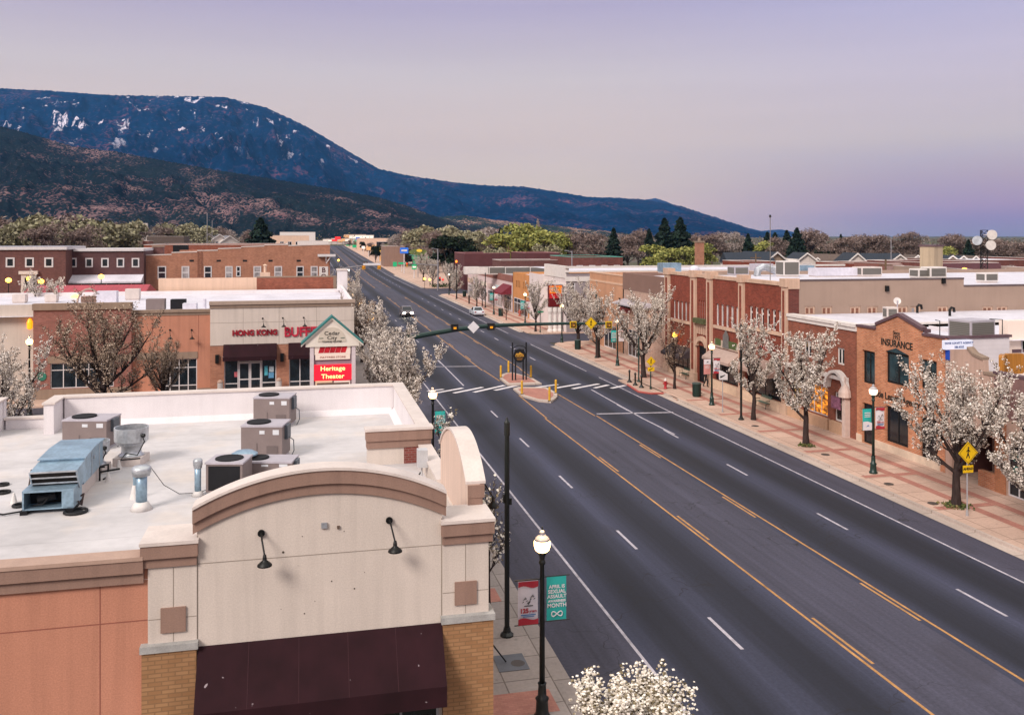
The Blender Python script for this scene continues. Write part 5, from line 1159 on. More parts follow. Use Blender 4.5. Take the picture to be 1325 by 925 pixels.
mb = MB(); FR.wall(mb, Y5a + 0, Y5b, -.05, z5 - .25, holes + gh + [dr], 0, .22); mb.build('wall', M_BRICK5, b5)
for h, k_ in wins: window(b5, FR, *h, M_LIMEW, M_PANEL if k_ != 'd' else M_PANE, 1, [.7] if k_ == 'd' else 1, .1 if k_ != 'd' else .14, -.2)
for h in gh: window(b5, FR, *h, M_DFRAME, M_GLASS, 4, [.7], .1, -.2)
window(b5, FR, *dr, M_DFRAME, M_DARK, 2, [.75], .12, -.2, name='door')
for k_, (bx, (x0, x1, y0, y1), n) in bays.items():
    a, b, e, f_ = rng_px(x0, y0, x1, y1); mb = MB(); FR.box(mb, a - .1, b + .1, e - .28, e, 0, .14); mb.build('sill_course', M_STONEW, b5)
for x0, x1 in ((862, 867.5), (895.5, 901.8), (916.4, 922.4), (958, 964), (1014, 1020)):
    a, b = YX(x1, XF), YX(x0, XF); mb = MB(); FR.box(mb, a, b, .9, z5 - .3, 0, .22); p_ = mb.build('pilaster', M_STONEW, b5)
    mb = MB(); FR.box(mb, a + (b - a) * .3, a + (b - a) * .7, 1.2, z5 - .6, .221, .25); mb.build('pilaster_strip', M_BRICK5, p_)
    mb = MB(); FR.box(mb, a - .1, b + .1, z5 - .3, z5 + .35, -.5, .32); mb.build('pilaster_cap', M_STONEW, p_); mb = MB(); FR.box(mb, a - .12, b + .12, -.05, .9, 0, .34); mb.build('pilaster_base', plain('base_stone', 'c2a792', .8, .1), p_)
mb = MB(); FR.box(mb, Y5a, Y5b, z5 - .25, z5 + .05, -.45, .1); mb.build('cornice', M_STONEW, b5)
a, b = YX(916.3, XF), YX(901.9, XF); um = (a + b) / 2; rw = (b - a) / 2
mb = MB(); o_ = [(um + rw * math.cos(i * math.pi / 12), 3.55 + 1.0 * math.sin(i * math.pi / 12)) for i in range(13)]; i_ = [(um + rw * .7 * math.cos(i * math.pi / 12), 3.55 + .55 * math.sin(i * math.pi / 12)) for i in range(13)]
for i in range(12): mb.hexa([FR.pt(*o_[i], 0), FR.pt(*o_[i + 1], 0), FR.pt(*o_[i + 1], .24), FR.pt(*o_[i], .24)], [FR.pt(*i_[i], 0), FR.pt(*i_[i + 1], 0), FR.pt(*i_[i + 1], .24), FR.pt(*i_[i], .24)])
mb.build('door_arch', M_STONEW, b5)
mb = MB()
for i in range(5): u = a + (b - a) * (i + .5) / 5; FR.box(mb, u - .09, u + .09, 4.7, 5.7, 0, .12)
mb.build('baluster', M_STONEW, b5)
mb = MB(); FR.box(mb, a + .05, b - .05, 5.75, 6.2, 0, .5); mb.build('planter', plain('planter_olive', '4f5236', .9, .3, 4), b5)
for x0, x1, y0, y1 in ((926, 957, 442, 452),):
    a, b, e, f_ = rng_px(x0, y0, x1, y1); mb = MB(); FR.box(mb, a, b, e, f_, .02, .12); s_ = mb.build('sign_board', plain('sign_beige', 'b9a596', .7, .1), b5)
    mb = MB(); FR.box(mb, a + .3, a + (b - a) * .4, e + .15, f_ + .1, .121, .16); FR.box(mb, b - (b - a) * .28, b - .2, e + .2, f_ + .1, .121, .16); mb.build('sign_plate', plain('sign_green', '4c5a34', .7, .1), s_); um = (a + b) / 2; mb = MB(); mb.prism([FR.pt(um - .6, e + .1, .122), FR.pt(um + .6, e + .1, .122), FR.pt(um + .5, f_ + .5, .122), FR.pt(um, f_ + 1.0, .122), FR.pt(um - .5, f_ + .5, .122)], FR.n * .06); mb.build('crest', plain('crest_grey', '6b6866', .7, .2), s_)
for h, m in ((gh[1], plain('canopy_beige', 'a9938a', .7, .1)), (gh[2], plain('canopy_rose', '9a837a', .7, .1)), (gh[0], plain('canopy_dark', '3a3236', .7, .1))):
    mb = MB(); mb.prism([FR.pt(h[0] - .2, z, d) for d, z in ((0, h[3] + .6), (1.2, h[3] - .2), (1.2, h[3] - .45), (0, h[3] - .3))], FR.u * (h[1] - h[0] + .4)); mb.build('awning', m, b5)
    mb = MB(); FR.box(mb, h[0] - .3, h[1] + .3, -.05, .88, .01, .3); mb.build('low_wall', plain('base_cream', 'cfb69e', .8, .1, 2), b5)
u_, z_ = fx(985, 448); text('STUDIO', .8, plain('letters_pink', 'b06a64', .6, .1), b5, FR, u_, z_, .02, flip=True)
u_, z_ = fx(879, 431); mb = MB(); mb.tube([FR.pt(u_, z_, 0), FR.pt(u_, z_ + .1, .4), FR.pt(u_, z_, .5)], .03, 6); o = mb.build('wall_lamp', M_BLACK, b5); mb = MB(); mb.lathe(FR.pt(u_, z_ - .4, .5), [(.1, 0), (.24, .1), (.24, .35), (.08, .5)], 10); mb.build('globe', M_LIT, o)
FT = faceY(Y5a - .01)
xq = XF + (XY(1034, Y5a) - XF)
zt5a, zt5b = FY(1100, 363, Y5a)[1], FY(1300, 370, Y5a)[1]
xs1, xs2 = XY(1247, Y5a), XF + 60
wl = []
for x in (1041, 1063, 1100, 1122, 1161, 1178, 1213, 1234, 1271, 1290):
    a, z1 = FY(x, 396.5, Y5a); b, z0 = FY(x + 13.5, 408, Y5a); wl.append((a, b, z0, z1))
mb = MB(); FT.wall(mb, xq, xs1, -.05, zt5a, [w for w in wl if w[1] < xs1]); FT.wall(mb, xs1, xs2, -.05, zt5b, [w for w in wl if w[0] > xs1 - .1 and w[1] > xs1]); mb.build('wall', M_TANW, b5)['label'] = 'taupe stuccoed side wall'
mb = MB(); FT.wall(mb, XF, xq - .01, -.05, z5 + .1); mb.build('wall', brick('brick_maroon', '6b3731', '592d29', '6a4d46', .2), b5)['label'] = 'dark brick corner'
mb = MB(); FT.box(mb, XF - .05, xq, z5 - .45, z5 + .36, -.3, .08); mb.build('corner_cap', M_STONEW, b5)
for q in ((xq + .01, xs1, zt5a), (xs1, xs2, zt5b)): mb = MB(); FT.box(mb, q[0], q[1], q[2], q[2] + .12, -.3, .05); mb.build('coping', plain('cope_dark', '5a4e50', .6, .1), b5)
for i_w, w in enumerate(wl):
    window(b5, FT, *w, M_STONEW, plain('board_brown', '7d5546', .8, .25, 6) if i_w not in (5,) else M_PANEL, 2, 1, .14, -.12)
mb = MB(); mb.poly([(XF + .4, Y5a + .2, z5 - .45), (xs2, Y5a + .2, z5 - .45), (xs2, Y5b, z5 - .45), (XF + .4, Y5b, z5 - .45)]); mb.build('roof', M_ROOFW, b5)
mb = MB(); mb.box(XF + .3, xs2, Y5b - .3, Y5b, 4, z5 - .1); mb.build('parapet', M_TANW, b5)
for lab, x, y in (('dark wall bracket near the top left of the taupe side wall', 1147, 373), ('dark wall bracket under the white cooler on the taupe side wall', 1220, 363)):
    a, z = FY(x, y, Y5a); mb = MB(); FT.box(mb, a - .15, a + .12, z - .25, z + .2, 0, .2); mb.build('bracket', M_BLACK, b5)
# roof things of that block
zr5 = z5 - .45
gr5 = 'machines on the roof of the long red brick block'
def onroof(px, py): return Vector((*G(px, py, zr5).xy, zr5))
for lab, x, y, w, h, m, lv in (('grey blue duct unit at the street side of the red brick block roof', 866, 353, 2.2, 1.1, M_GALV, 0), ('grey louvred unit in the middle of the red brick block roof', 955, 357, 1.6, 1.0, M_UTOP, 1), ('tall white framed dark cooler near the taupe wall corner', 1019, 358, 1.75, 1.6, M_LIMEW, 1), ('long low white box on the roof behind the taupe wall', 1082, 358, 5.4, .9, M_ROOFW, 0), ('white louvred box right of the long low white box', 1122, 358, 2.3, 1.0, M_COPE, 1), ('blue grey pipe unit behind the white framed cooler', 1040, 354, 1.6, .9, M_GALV, 0), ('pale unit at the far street side of the red brick block roof', 985, 351, 2.2, .9, M_UTOP, 0)):
    box_unit(lab, onroof(x, y), w, 1.6, h, m, R(-13) * 0, False, bool(lv), group=gr5)
for lab, x, w, h, y in (('white louvred cooler left of the big chimney on the taupe building', 1190, 1.15, .85, 361), ('largest white louvred cooler, right in front of the big chimney', 1208, 1.6, 1.0, 361), ('white louvred cooler on the lower roof right of the big chimney', 1277, 1.4, .9, 366)):
    zz = zt5a if x < 1247 else zt5b; c = G(x, y, zz); box_unit(lab, c, w, 1.1, h, M_LIMEW, R(4), False, True, 'air cooler', 'white coolers on the taupe building')
t = thing('chimney', 'big square tan chimney standing behind the white coolers', 'chimney', (*FD(1205, HYP, 92).xy, zr5)); ROOT[t.name] = Vector(); hq = FD(1205, 319, 92).z - zr5
mb = MB(); mb.rbox((0, 0), .75, .8, 0, hq, R(20)); mb.build('stack', stucco('chimney_tan', 'a8967f', .08, .2), t); mb = MB(); mb.rbox((0, 0), .85, .9, hq, hq + .16, R(20)); mb.build('cap', M_PLUM, t)
mb = MB(); c = onroof(960, 353); mb.lathe((c.x - 3, c.y + 6, zr5), [(.6, 0), (.6, .3), (.4, .55), (.1, .65)], 14); put(mb.build('roof_dome', M_ROOFW, off=(0, 0, 0)), 'pale domed ventilator on the red brick block roof', 'roof vent')
t = thing('duct_elbow', 'big pale galvanised duct elbow on the roof near the taupe wall corner', 'duct', onroof(992, 357)); ROOT[t.name] = Vector(); mb = MB(); mb.tube([(-1.1, 0, 0), (-1.0, 0, .6), (-.4, 0, .95), (.5, 0, .7), (1.1, 0, .4)], .36, 10); mb.build('duct', M_GALVP, t)
c = FD(723, 0, 0) if False else None
mast = thing('flag_mast', 'thin bare mast rising in front of the red brick block', 'mast', (XF + .6, YX(988, XF), z5)); ROOT[mast.name] = Vector(); mb = MB(); mb.tube([(0, 0, -5.2), (0, 0, 5.2)], .032, 6); mb.build('pole', plain('mast_grey', '77706c', .6, .1), mast); mb = MB(); mb.box(-.06, .06, -.06, .06, 5.2, 5.4); mb.build('finial', M_PIPE, mast)

# ---- brown and pale brick shop
b6 = thing('brown_shop', 'shop with a plain dark brown upper band over pale pinkish brick and a cream sign', 'shop', (XF, 94, 0))
Y6a, Y6b = Y5b + .02, YX(806, XF); z6 = fx(830, 355.5)[1]; zm = fx(830, 378)[1]; ze = fx(830, 396)[1]
mb = MB(); FR.box(mb, Y6a, Y6b, zm, z6, -.3, .02); mb.box(XF, XF + 30, Y6b - .3, Y6b, 0, z6); mb.build('wall', plain('band_brown', '7d6258', .8, .06, .6), b6)
w6 = rng_px(841.5, 383, 860.5, 404); dd6 = (YX(826, XF), YX(812, XF), .15, 3.2)
mb = MB(); FR.wall(mb, Y6a, Y6b, -.05, zm - .01, [w6, dd6]); mb.build('wall', brick('brick_pale', 'b79a8a', 'a68575', 'a59286', .2), b6)['label'] = 'pale pinkish brick front'
window(b6, FR, *w6, plain('frame_rust', '8f4e42', .6, .1), glow('panel_lit', 'dcd2c2', 'fff0d8', .12), 1, 1, .2, -.1); window(b6, FR, *dd6, M_WFRAME, M_GLASS, 3, [.75], .1, -.16)
a, b, e, f_ = rng_px(806.5, 398, 842, 412); mb = MB(); FR.box(mb, a, b, e, f_, .02, .1); o = mb.build('sign_band', plain('sign_cream2', 'c9ab95', .7, .08), b6); text('CAFE', 1.0, plain('letters_red2', 'a05048', .6, .1), b6, FR, (a + b) / 2 + 1, (e + f_) / 2, .11, flip=True, sx=1.5) if False else None
mb = MB(); FR.box(mb, a + 2, a + 5.0, e + .25, f_ - .2, .101, .15); FR.box(mb, a + 6, a + 9.5, e + .35, f_ - .1, .101, .15); mb.build('sign_marks', plain('marks_red', 'a0504a', .7, .4, 5), o)
mb = MB(); mb.prism([FR.pt(a - .2, z, d) for d, z in ((0, f_ + .75), (1.5, f_ + .35), (1.5, f_ + .2), (0, f_ + .3))], FR.u * (b - a)); mb.build('canopy', M_UTOP, b6)
for i in range(4):
    u = YX(806 + 4.2 * (i + 1), XF); mb = MB(); mb.tube([FR.pt(u, f_ + .3, 0), FR.pt(u, f_ + .3, .8)], .03, 5); o2 = mb.build('wall_lamp', M_BLACK, b6); mb = MB(); mb.lathe(FR.pt(u, f_ - .1, .8), [(.25, 0), (.1, .3), (.04, .4)], 10); mb.build('lamp_shade', M_BLACK, o2)
mb = MB(); mb.poly([(XF + .3, Y6a, z6 - .4), (XF + 40, Y6a, z6 - .4), (XF + 40, Y6b, z6 - .4), (XF + .3, Y6b, z6 - .4)]); mb.build('roof', M_ROOFW, b6)
# ---- tan corner shop at the side street
b7 = thing('tan_shop', 'orange tan stucco corner shop at the side street', 'shop', (XF, 107, 0))
Y7a, Y7b = Y6b + .02, min(YX(762, XF), CS1[0] - .4); z7 = fx(784, 355)[1]
w7 = (YX(803, XF), YX(800, XF), 4.6, 6.6); d7 = (YX(797, XF), YX(781, XF), .15, 3.0)
mb = MB(); FR.wall(mb, Y7a, Y7b, -.05, z7, [w7, d7]); mb.box(XF + .3, XF + 30, Y7b - .3, Y7b, -.05, z7); mb.box(XF + .3, XF + 30, Y7a, Y7a + .3, -.05, z7); mb.build('wall', stucco('stucco_apricot', 'b98c70', .07, .12), b7)
mb = MB(); FR.box(mb, Y7a, Y7b + .02, z7 - 1.1, z7 - .85, 0, .05); mb.build('moulding', plain('coping_peach', 'c9a78e', .6, .08), b7)
mb = MB(); FR.box(mb, Y7a, Y7b + .05, z7, z7 + .12, -.35, .06); mb.build('coping', plain('coping_peach', 'c9a78e', .6, .08), b7)
window(b7, FR, *w7, M_DFRAME, M_GLASS, 1, 1, .1, -.14); window(b7, FR, *d7, M_WFRAME, M_GLASS, 3, [.7], .12, -.14)
mb = MB(); mb.poly([(XF + .3, Y7a, z7 - .4), (XF + 40, Y7a, z7 - .4), (XF + 40, Y7b, z7 - .4), (XF + .3, Y7b, z7 - .4)]); mb.build('roof', M_ROOFW, b7)
# ---- theatre across the side street
b8 = thing('theatre', 'white theatre across the side street with a tall red and orange marquee sign', 'theatre', (XF, 135, 0))
Y8a, Y8b = CS1[1] + .6, YX(685, XF); z8 = fx(700, 355)[1]
mb = MB(); FR.wall(mb, Y8a, Y8b, -.05, z8); mb.build('wall', stucco('stucco_white', 'd2c7c6', .05, .1), b8)
F8 = faceY(Y8a - .01); zt8 = FY(750, 344.5, Y8a)[1]
wn = FY(738, 365, Y8a); wn2 = FY(744.5, 376, Y8a)
mb = MB(); F8.wall(mb, XF, XF + 45, -.05, zt8 - 1.0, [(wn[0], wn2[0], wn2[1], wn[1])]); mb.box(XF + .2, XF + 45, Y8b - .3, Y8b, 0, z8 - .4); mb.build('wall', plain('stucco_bluegrey', '8f8588', .8, .08, .5), b8)['label'] = 'blue grey side wall of the theatre'
window(b8, F8, wn[0], wn2[0], wn2[1], wn[1], M_WFRAME, M_PANE, 1, [.5], .15, -.14)
mb = MB()
for y0, y1, d in ((344.5, 347, .3), (350.5, 352.5, .2), (358, 364, .14)):
    F8.box(mb, XF - .2, XF + 45, FY(750, y1, Y8a)[1], FY(750, y0, Y8a)[1], -.3 if y0 < 346 else 0, d)
mb.build('moulding', M_LIMEW, b8)
mb = MB(); FR.box(mb, Y8a, YX(705, XF), z8, zt8, -.4, .1); FR.box(mb, Y8a, YX(705, XF), z8 - 1.2, z8 - .8, 0, .15); mb.build('attic', M_LIMEW, b8)
mb = MB(); mb.poly([(XF + .3, Y8a, zt8 - .8), (XF + 45, Y8a, zt8 - .8), (XF + 45, Y8b, zt8 - .8), (XF + .3, Y8b, zt8 - .8)]); mb.build('roof', M_ROOFW, b8)
a, b, e, f_ = rng_px(709, 368, 729, 397); fq = Fr((XF - 2.2, 0, 0), (0, 1, 0), (-1, 0, 0))
pa, pz1 = FX(710, 369, XF - 1.2); pb, pz0 = FX(729, 397, XF - 1.2)
# marquee: a V of two faces standing out from the corner
mq = FY(710, 369, Y8a + 1); mq2 = FY(728, 397, Y8a + 1); fm = faceY(Y8a + 1)
mb = MB(); fm.box(mb, mq[0], mq2[0], mq2[1], mq[1], -.6, 0); o = mb.build('marquee', plain('marquee_case', '6a2a2a', .6, .1), b8)
hgt = mq[1] - mq2[1]
for k0, k1, m in ((.62, .97, glow('marquee_orange', 'c8641e', 'ff7a18', .35)), (.4, .61, glow('marquee_red', 'a81c22', 'c81820', .2)), (.03, .39, glow('marquee_maroon', '5a1418', '701018', .08))):
    mb = MB(); fm.box(mb, mq[0] + .12, mq2[0] - .12, mq2[1] + hgt * k0, mq2[1] + hgt * k1, 0, .05); mb.build('marquee_panel', m, o)
mb = MB()
for k_ in range(2): fm.box(mb, mq[0] + .3, mq2[0] - .3, mq2[1] + hgt * (.67 + .14 * k_), mq2[1] + hgt * (.76 + .14 * k_), .05, .07)
mb.build('marquee_lines', plain('lines_amber', 'd08a30', .6, .5, 6), o)
for i in range(3):
    x = mq[0] + .3 + i * .75; mb = MB(); mb.lathe((x, Y8a + 1.3, -.05), [(.42, 0), (.42, .4), (.3, .6), (.27, mq2[1] - 1.0), (.4, mq2[1] - .6), (.4, mq2[1])], 12); mb.build('column', M_LIMEW, b8)
for i in range(3): u, z = fx(709.5 + 4.5 * i, 364); gooseneck(b8, FR, u, z, .7, .7, .25)
# ---- orange front, pale shops further on
b9 = thing('orange_shop', 'narrow orange stucco shopfront with slit windows', 'shop', (XF, 150, 0))
Y9a, Y9b = Y8b + .02, YX(663.5, XF); z9 = fx(674, 354)[1]
sl = []
for x in (667.5, 669.6, 671.8, 677, 679, 681.2): sl.append((YX(x + 1.1, XF), YX(x, XF), fx(674, 373)[1], fx(674, 364)[1]))
mb = MB(); FR.wall(mb, Y9a, Y9b, -.05, z9, sl); mb.box(XF, XF + 25, Y9b - .3, Y9b, 0, z9); mb.box(XF + .3, XF + 25, Y9a, Y9a + .2, 0, z9); mb.build('wall', stucco('stucco_orange', 'bf8656', .07, .12), b9)
for s_ in sl: window(b9, FR, *s_, M_DFRAME, M_GLASS, 1, 1, .05, -.16)
window(b9, FR, Y9a + 1.0, Y9b - 1.2, .2, 3.0, M_WFRAME, M_GLASS, 4, [.7], .12, 0)
mb = MB(); mb.poly([(XF + .3, Y9a, z9 - .4), (XF + 25, Y9a, z9 - .4), (XF + 25, Y9b, z9 - .4), (XF + .3, Y9b, z9 - .4)]); mb.build('roof', M_ROOFW, b9)
b10 = thing('pale_shop_row', 'row of pale pink and white shopfronts with a maroon awning', 'shop row', (XF, 172, 0))
Y10a, Y10b = Y9b + .02, YX(605, XF); z10 = fx(640, 352.5)[1]
z10 = min(z10, 7.0)
mb = MB(); FR.wall(mb, Y10a, Y10b, -.05, z10 - 1.2); mb.build('wall', stucco('stucco_pinkwhite', 'cdb9b8', .06, .1), b10)
mb = MB(); FR.box(mb, Y10a, Y10b, z10 - 1.2, z10, -.3, .05); mb.box(XF, XF + 30, Y10b - .3, Y10b, 0, z10); mb.build('wall', M_BRICKR, b10)['label'] = 'rose brick upper band'
n = 6
for i in range(n):
    a = Y10a + (Y10b - Y10a) * (i + .12) / n; b = Y10a + (Y10b - Y10a) * (i + .88) / n; window(b10, FR, a, b, .3, 3.0, M_WFRAME, M_PANEL if i % 2 else M_GLASS, 4, [.7], .14, 0)
    mb = MB(); FR.box(mb, a, b, 3.5, 4.4, 0, .15); mb.build('sign_board', plain('board_%d' % i, ('cfc6c4', 'c2d0d2', 'c9b2ac', 'd2cabc', 'b9b4b8', 'c8a890')[i], .7, .2, 3), b10)
mb = MB(); a = YX(662, XF); b = YX(651, XF); mb.prism([FR.pt(a, z, d) for d, z in ((0, 5.0), (2.0, 3.6), (2.0, 3.3), (0, 3.4))], FR.u * (b - a)); mb.build('awning', plain('awning_wine', '6e2632', .8, .1), b10)
mb = MB(); mb.poly([(XF + .3, Y10a, z10 - .3), (XF + 30, Y10a, z10 - .3), (XF + 30, Y10b, z10 - .3), (XF + .3, Y10b, z10 - .3)]); mb.build('roof', M_ROOFG, b10)
gpp = 'parked car stand-ins on the roofs beyond the theatre'
for lab, x, y, w in (('pale parked car stand-in on the pale shop row, leftmost of the line', 617, 350, 5), ('white parked car stand-in second from the left on the pale shop row', 629, 349, 3), ('white parked car stand-in with dark louvres right of the middle of the pale shop row', 651, 349.5, 6), ('dark topped long parked car stand-in nearest the theatre', 678, 348.5, 8), ('short white parked car stand-in beside the theatre attic', 697, 348, 4)):
    c = G(x, y, z10 - .3); c = FD(x, HYP, 175); box_unit(lab, Vector((c.x, c.y, z10 - .3)), w, 2, 1.5, M_LIMEW, 0, False, x > 640, group=gpp)  # plain boxes stand in for white vehicles parked behind the shop row
# ------------------------------------------------------------------ trees
def islands(name, cols, rough=.8, trans=0):
    """foliage or blossom: every little face has its own tint"""
    if name in MATS: return MATS[name]
    k = NT(name); ge = k.n('NewGeometry'); r = k.n('ValToRGB'); e = r.color_ramp.elements; r.color_ramp.interpolation = 'CONSTANT'
    while len(e) < len(cols): e.new(.5)
    for q, (p, c) in zip(e, cols): q.position = p; q.color = (*lin(c), 1)
    k.l(ge.outputs['Random Per Island'], r.inputs[0])
    MATS[name] = k.col(r.outputs[0], rough, 0, .2); return MATS[name]
def _bark(name, c):
    k = NT(name); o = k.coord('Object', (6, 6, 1.2)); a = k.rng(k.noise(o, 1.5, 4, .7), .3, .7, .55, 1.4)
    k.bump(k.noise(o, 4, 3), .03, .6); MATS[name] = k.col(k.mul(k.mix(0, lin(c), lin(c)), a), .95, 0, .1); return MATS[name]
M_BARK = _bark('bark_dark', '3a302e'); M_BARKP = _bark('bark_grey', '655a55')
M_BLOS = islands('blossom', [(0, 'e2d8cf'), (.34, 'cfc4ba'), (.6, 'a4978a'), (.76, '74695c'), (.86, '574d42'), (.93, 'efe7df')])
M_BLOSW = islands('blossom_white', [(0, 'efe8de'), (.4, 'dcd3c6'), (.64, 'b8ad9c'), (.8, '86795f'), (.9, '5e5440')])
M_BLOSD = islands('blossom_sparse', [(0, 'b5a08e'), (.3, '988471'), (.55, '7c695a'), (.8, '625246'), (.96, 'c4b4a4')])
def rv(rng): 
    while True:
        v = Vector((rng.uniform(-1, 1), rng.uniform(-1, 1), rng.uniform(-1, 1)))
        if .05 < v.length < 1: return v.normalized()
def puffs(mb, pts, rng, s0, s1, n, spread, aspect=1.0, solid=False):
    vs = mb.v; fs = mb.f
    for p in pts:
        for _ in range(n):
            c = p + rv(rng) * (spread * rng.random() ** .6); a = rv(rng); s = rng.uniform(s0, s1); b = a.orthogonal().normalized(); t = rng.uniform(0, 6.28)
            u = (b * math.cos(t) + a.cross(b) * math.sin(t)) * s; v = a.cross(u.normalized()) * s * aspect
            i = len(vs)
            if solid:
                w = a * s; vs.extend([tuple(c + u), tuple(c + v), tuple(c - u), tuple(c - v), tuple(c + w), tuple(c - w)])
                fs.extend([(i, i + 1, i + 4), (i + 1, i + 2, i + 4), (i + 2, i + 3, i + 4), (i + 3, i, i + 4), (i + 1, i, i + 5), (i + 2, i + 1, i + 5), (i + 3, i + 2, i + 5), (i, i + 3, i + 5)])
            else:
                vs.extend([tuple(c + u + v * .3), tuple(c + v), tuple(c - u - v * .2), tuple(c - v)]); fs.append((i, i + 1, i + 2, i + 3))
def limb(wood, rng, p, d, L, r, steps, curve, gnarl):
    pts = [p]; rad = [r]; d = d.normalized()
    for i in range(steps):
        d = (d + Vector((0, 0, curve)) / steps + rv(rng) * gnarl).normalized(); p = p + d * (L / steps); pts.append(p); rad.append(max(r * (1 - .8 * (i + 1) / steps), .006))
    wood.tube(pts, rad, 5 if r > .03 else 3, False); return pts, rad
def pear(seed, h, wd, trunk, r0, leaders=7, density=1.0, up=.55, low=.75):
    """ornamental pear: short trunk, steep limbs that divide twice, blossoms set along the last two orders"""
    rng = random.Random(seed); wood = MB(); tips = []; inner = []
    tp = [Vector((0, 0, -.05)), Vector((.02, .01, trunk * .4)), Vector((rng.uniform(-.06, .06), rng.uniform(-.06, .06), trunk)), Vector((rng.uniform(-.1, .1), rng.uniform(-.1, .1), trunk + (h - trunk) * .35))]
    wood.tube(tp, [r0 * 1.35, r0, r0 * .85, r0 * .45], 9, False)
    for k in range(leaders):
        az = k * 2.4 + rng.uniform(-.3, .3); frac = k / max(leaders - 1, 1)
        s = tp[1].lerp(tp[3], .35 + .6 * frac); tilt = (1.05 - up * frac * 1.3) * rng.uniform(.8, 1.1); tilt = max(.1, tilt)
        d = Vector((math.cos(az) * math.sin(tilt), math.sin(az) * math.sin(tilt), math.cos(tilt)))
        L = min(wd / max(math.sin(tilt), .25), (h - s.z) / max(math.cos(tilt), .35)) * rng.uniform(.8, 1.0)
        pts, rad = limb(wood, rng, s, d, L, r0 * .5, 6, .55, .09)
        for i in range(1, 7):
            for _ in range(3 if i > 1 else 2):
                d2 = ((pts[i] - pts[i - 1]).normalized() * .7 + rv(rng) * .8 + Vector((0, 0, .35))).normalized()
                p2, r2 = limb(wood, rng, pts[i], d2, L * rng.uniform(.18, .34), rad[i] * .55, 4, .5, .15)
                tips += p2[2:]; inner += p2[1:2]
                for j in range(1, 5):
                    d3 = ((p2[j] - p2[j - 1]).normalized() + rv(rng) * .9 + Vector((0, 0, .3))).normalized()
                    p3, r3 = limb(wood, rng, p2[j], d3, L * rng.uniform(.07, .15), .012, 2, .4, .15); tips += p3[1:]
        tips += pts[4:]
    if density < 1: tips = [t for t in tips if rng.random() < density]
    return wood, tips, rng
def tree_thing(name, label, cat, wood, crown_mb, wm, cm, group=None):
    t = thing(name, label, cat, (0, 0, 0), 0, group)
    wood.build('trunk', wm, t, True); crown_mb.build('crown', cm, t); return t
protos = {}
def mk_pear(key, seed, h, wd, trunk, r0, n=3, s=(.05, .11), density=1.0, m=None, leaders=7, up=.55, spread=.2, solid=False):
    w, tips, rng = pear(seed, h, wd, trunk, r0, leaders, density, up); c = MB(); puffs(c, tips, rng, s[0], s[1], n, spread, 1, solid)
    protos[key] = tree_thing('blossom_tree', 'x', 'blossom tree', w, c, M_BARK, m or M_BLOS); return protos[key]
mk_pear('full', 11, 5.6, 2.5, 1.5, .16, 14, (.022, .052), .85, spread=.14); mk_pear('wide', 23, 5.8, 3.2, 1.45, .2, 14, (.022, .052), .85, leaders=9, spread=.14); mk_pear('up', 37, 6.0, 2.0, 1.4, .15, 14, (.022, .052), .8, up=.7, spread=.14)
mk_pear('sparse', 41, 5.6, 1.9, 1.5, .13, 2, (.04, .08), .4, M_BLOSD, up=.65); mk_pear('thin', 53, 4.4, 1.25, 1.6, .07, 1, (.04, .075), .55, M_BLOSW, 6, .7, .12)
mk_pear('near', 67, 5.0, 1.65, 1.4, .11, 10, (.026, .05), 1.0, M_BLOSW, 10, .6, .2, True); mk_pear('dull', 71, 6.4, 3.1, 1.3, .2, 9, (.02, .05), .8, M_BLOSD, 11, spread=.16)
used = set(); TG = 'blossoming street trees'
def plant(key, c, rz, label, sc=1.0, group=TG):
    if key not in used:
        used.add(key); o = protos[key]; o.location = c; o.rotation_euler = (0, 0, rz); o.scale = (sc,) * 3 if not hasattr(sc, '__len__') else sc
        put(o, label, None, group); return o
    return dup(protos[key], c, rz, label, group, sc)
WZ = .13
right = [('wide', 1237, 655, .0, 1.05, 'wide white blossom tree beside the yellow pedestrian diamond at the right'),
         ('full', 1343, 698, 1.0, 1.05, 'white blossom tree cut off by the right edge of the photo'),
         ('full', 1043, 576, 2.2, 1.2, 'full white blossom tree in front of the glowing orange shop windows'),
         ('up', 975, 543, .5, 1.1, 'blossom tree next to the green bench in front of the red brick block'),
         ('sparse', 873, 503, 1.3, .95, 'nearly leafless dark tree beside the red fire hydrant'),
         ('wide', 833, 488, 2.0, 1.2, 'dense white blossom tree behind the three black bollards'),
         ('full', 773, 463, 3.0, 1.1, 'slim forked blossom tree just behind the pedestrian signal on the arm'),
         ('wide', 748, 449, 4.1, 1.15, 'broad blossom tree leaning over the green bin near the side street'),
         ('up', 693, 429, .8, 1.05, 'pale bare blossom tree in front of the theatre marquee'),
         ('sparse', 655, 414, 2.6, .6, 'small crooked tree below the maroon awning across the side street'),
         ('up', 617, 398, 1.9, .9, 'brownish pale tree behind the parked white car'),
         ('sparse', 624, 396, .4, .8, 'leaning thin tree just behind the brownish pale one near the parked car'),
         ('up', 591, 386, 3.4, .95, 'pale blossom tree before the second side street'),
         ('full', 582, 376, 5.0, 1.1, 'pale blossom tree at the corner of the second side street'),
         ('full', 560, 371, .3, 1.2, 'blossom tree left of the traffic light mast of the second crossing'),
         ('wide', 548, 364, 1.4, 1.2, 'blossom tree furthest along the right pavement beyond the second crossing')]
for key, x, y, rz, sc, lab in right: plant(key, G(x, y, WZ), rz, lab, sc)
def LX(px, X, sc=None): c = G(px, 400, 0); Y = YX(px, X); return Vector((X, Y, WZ))
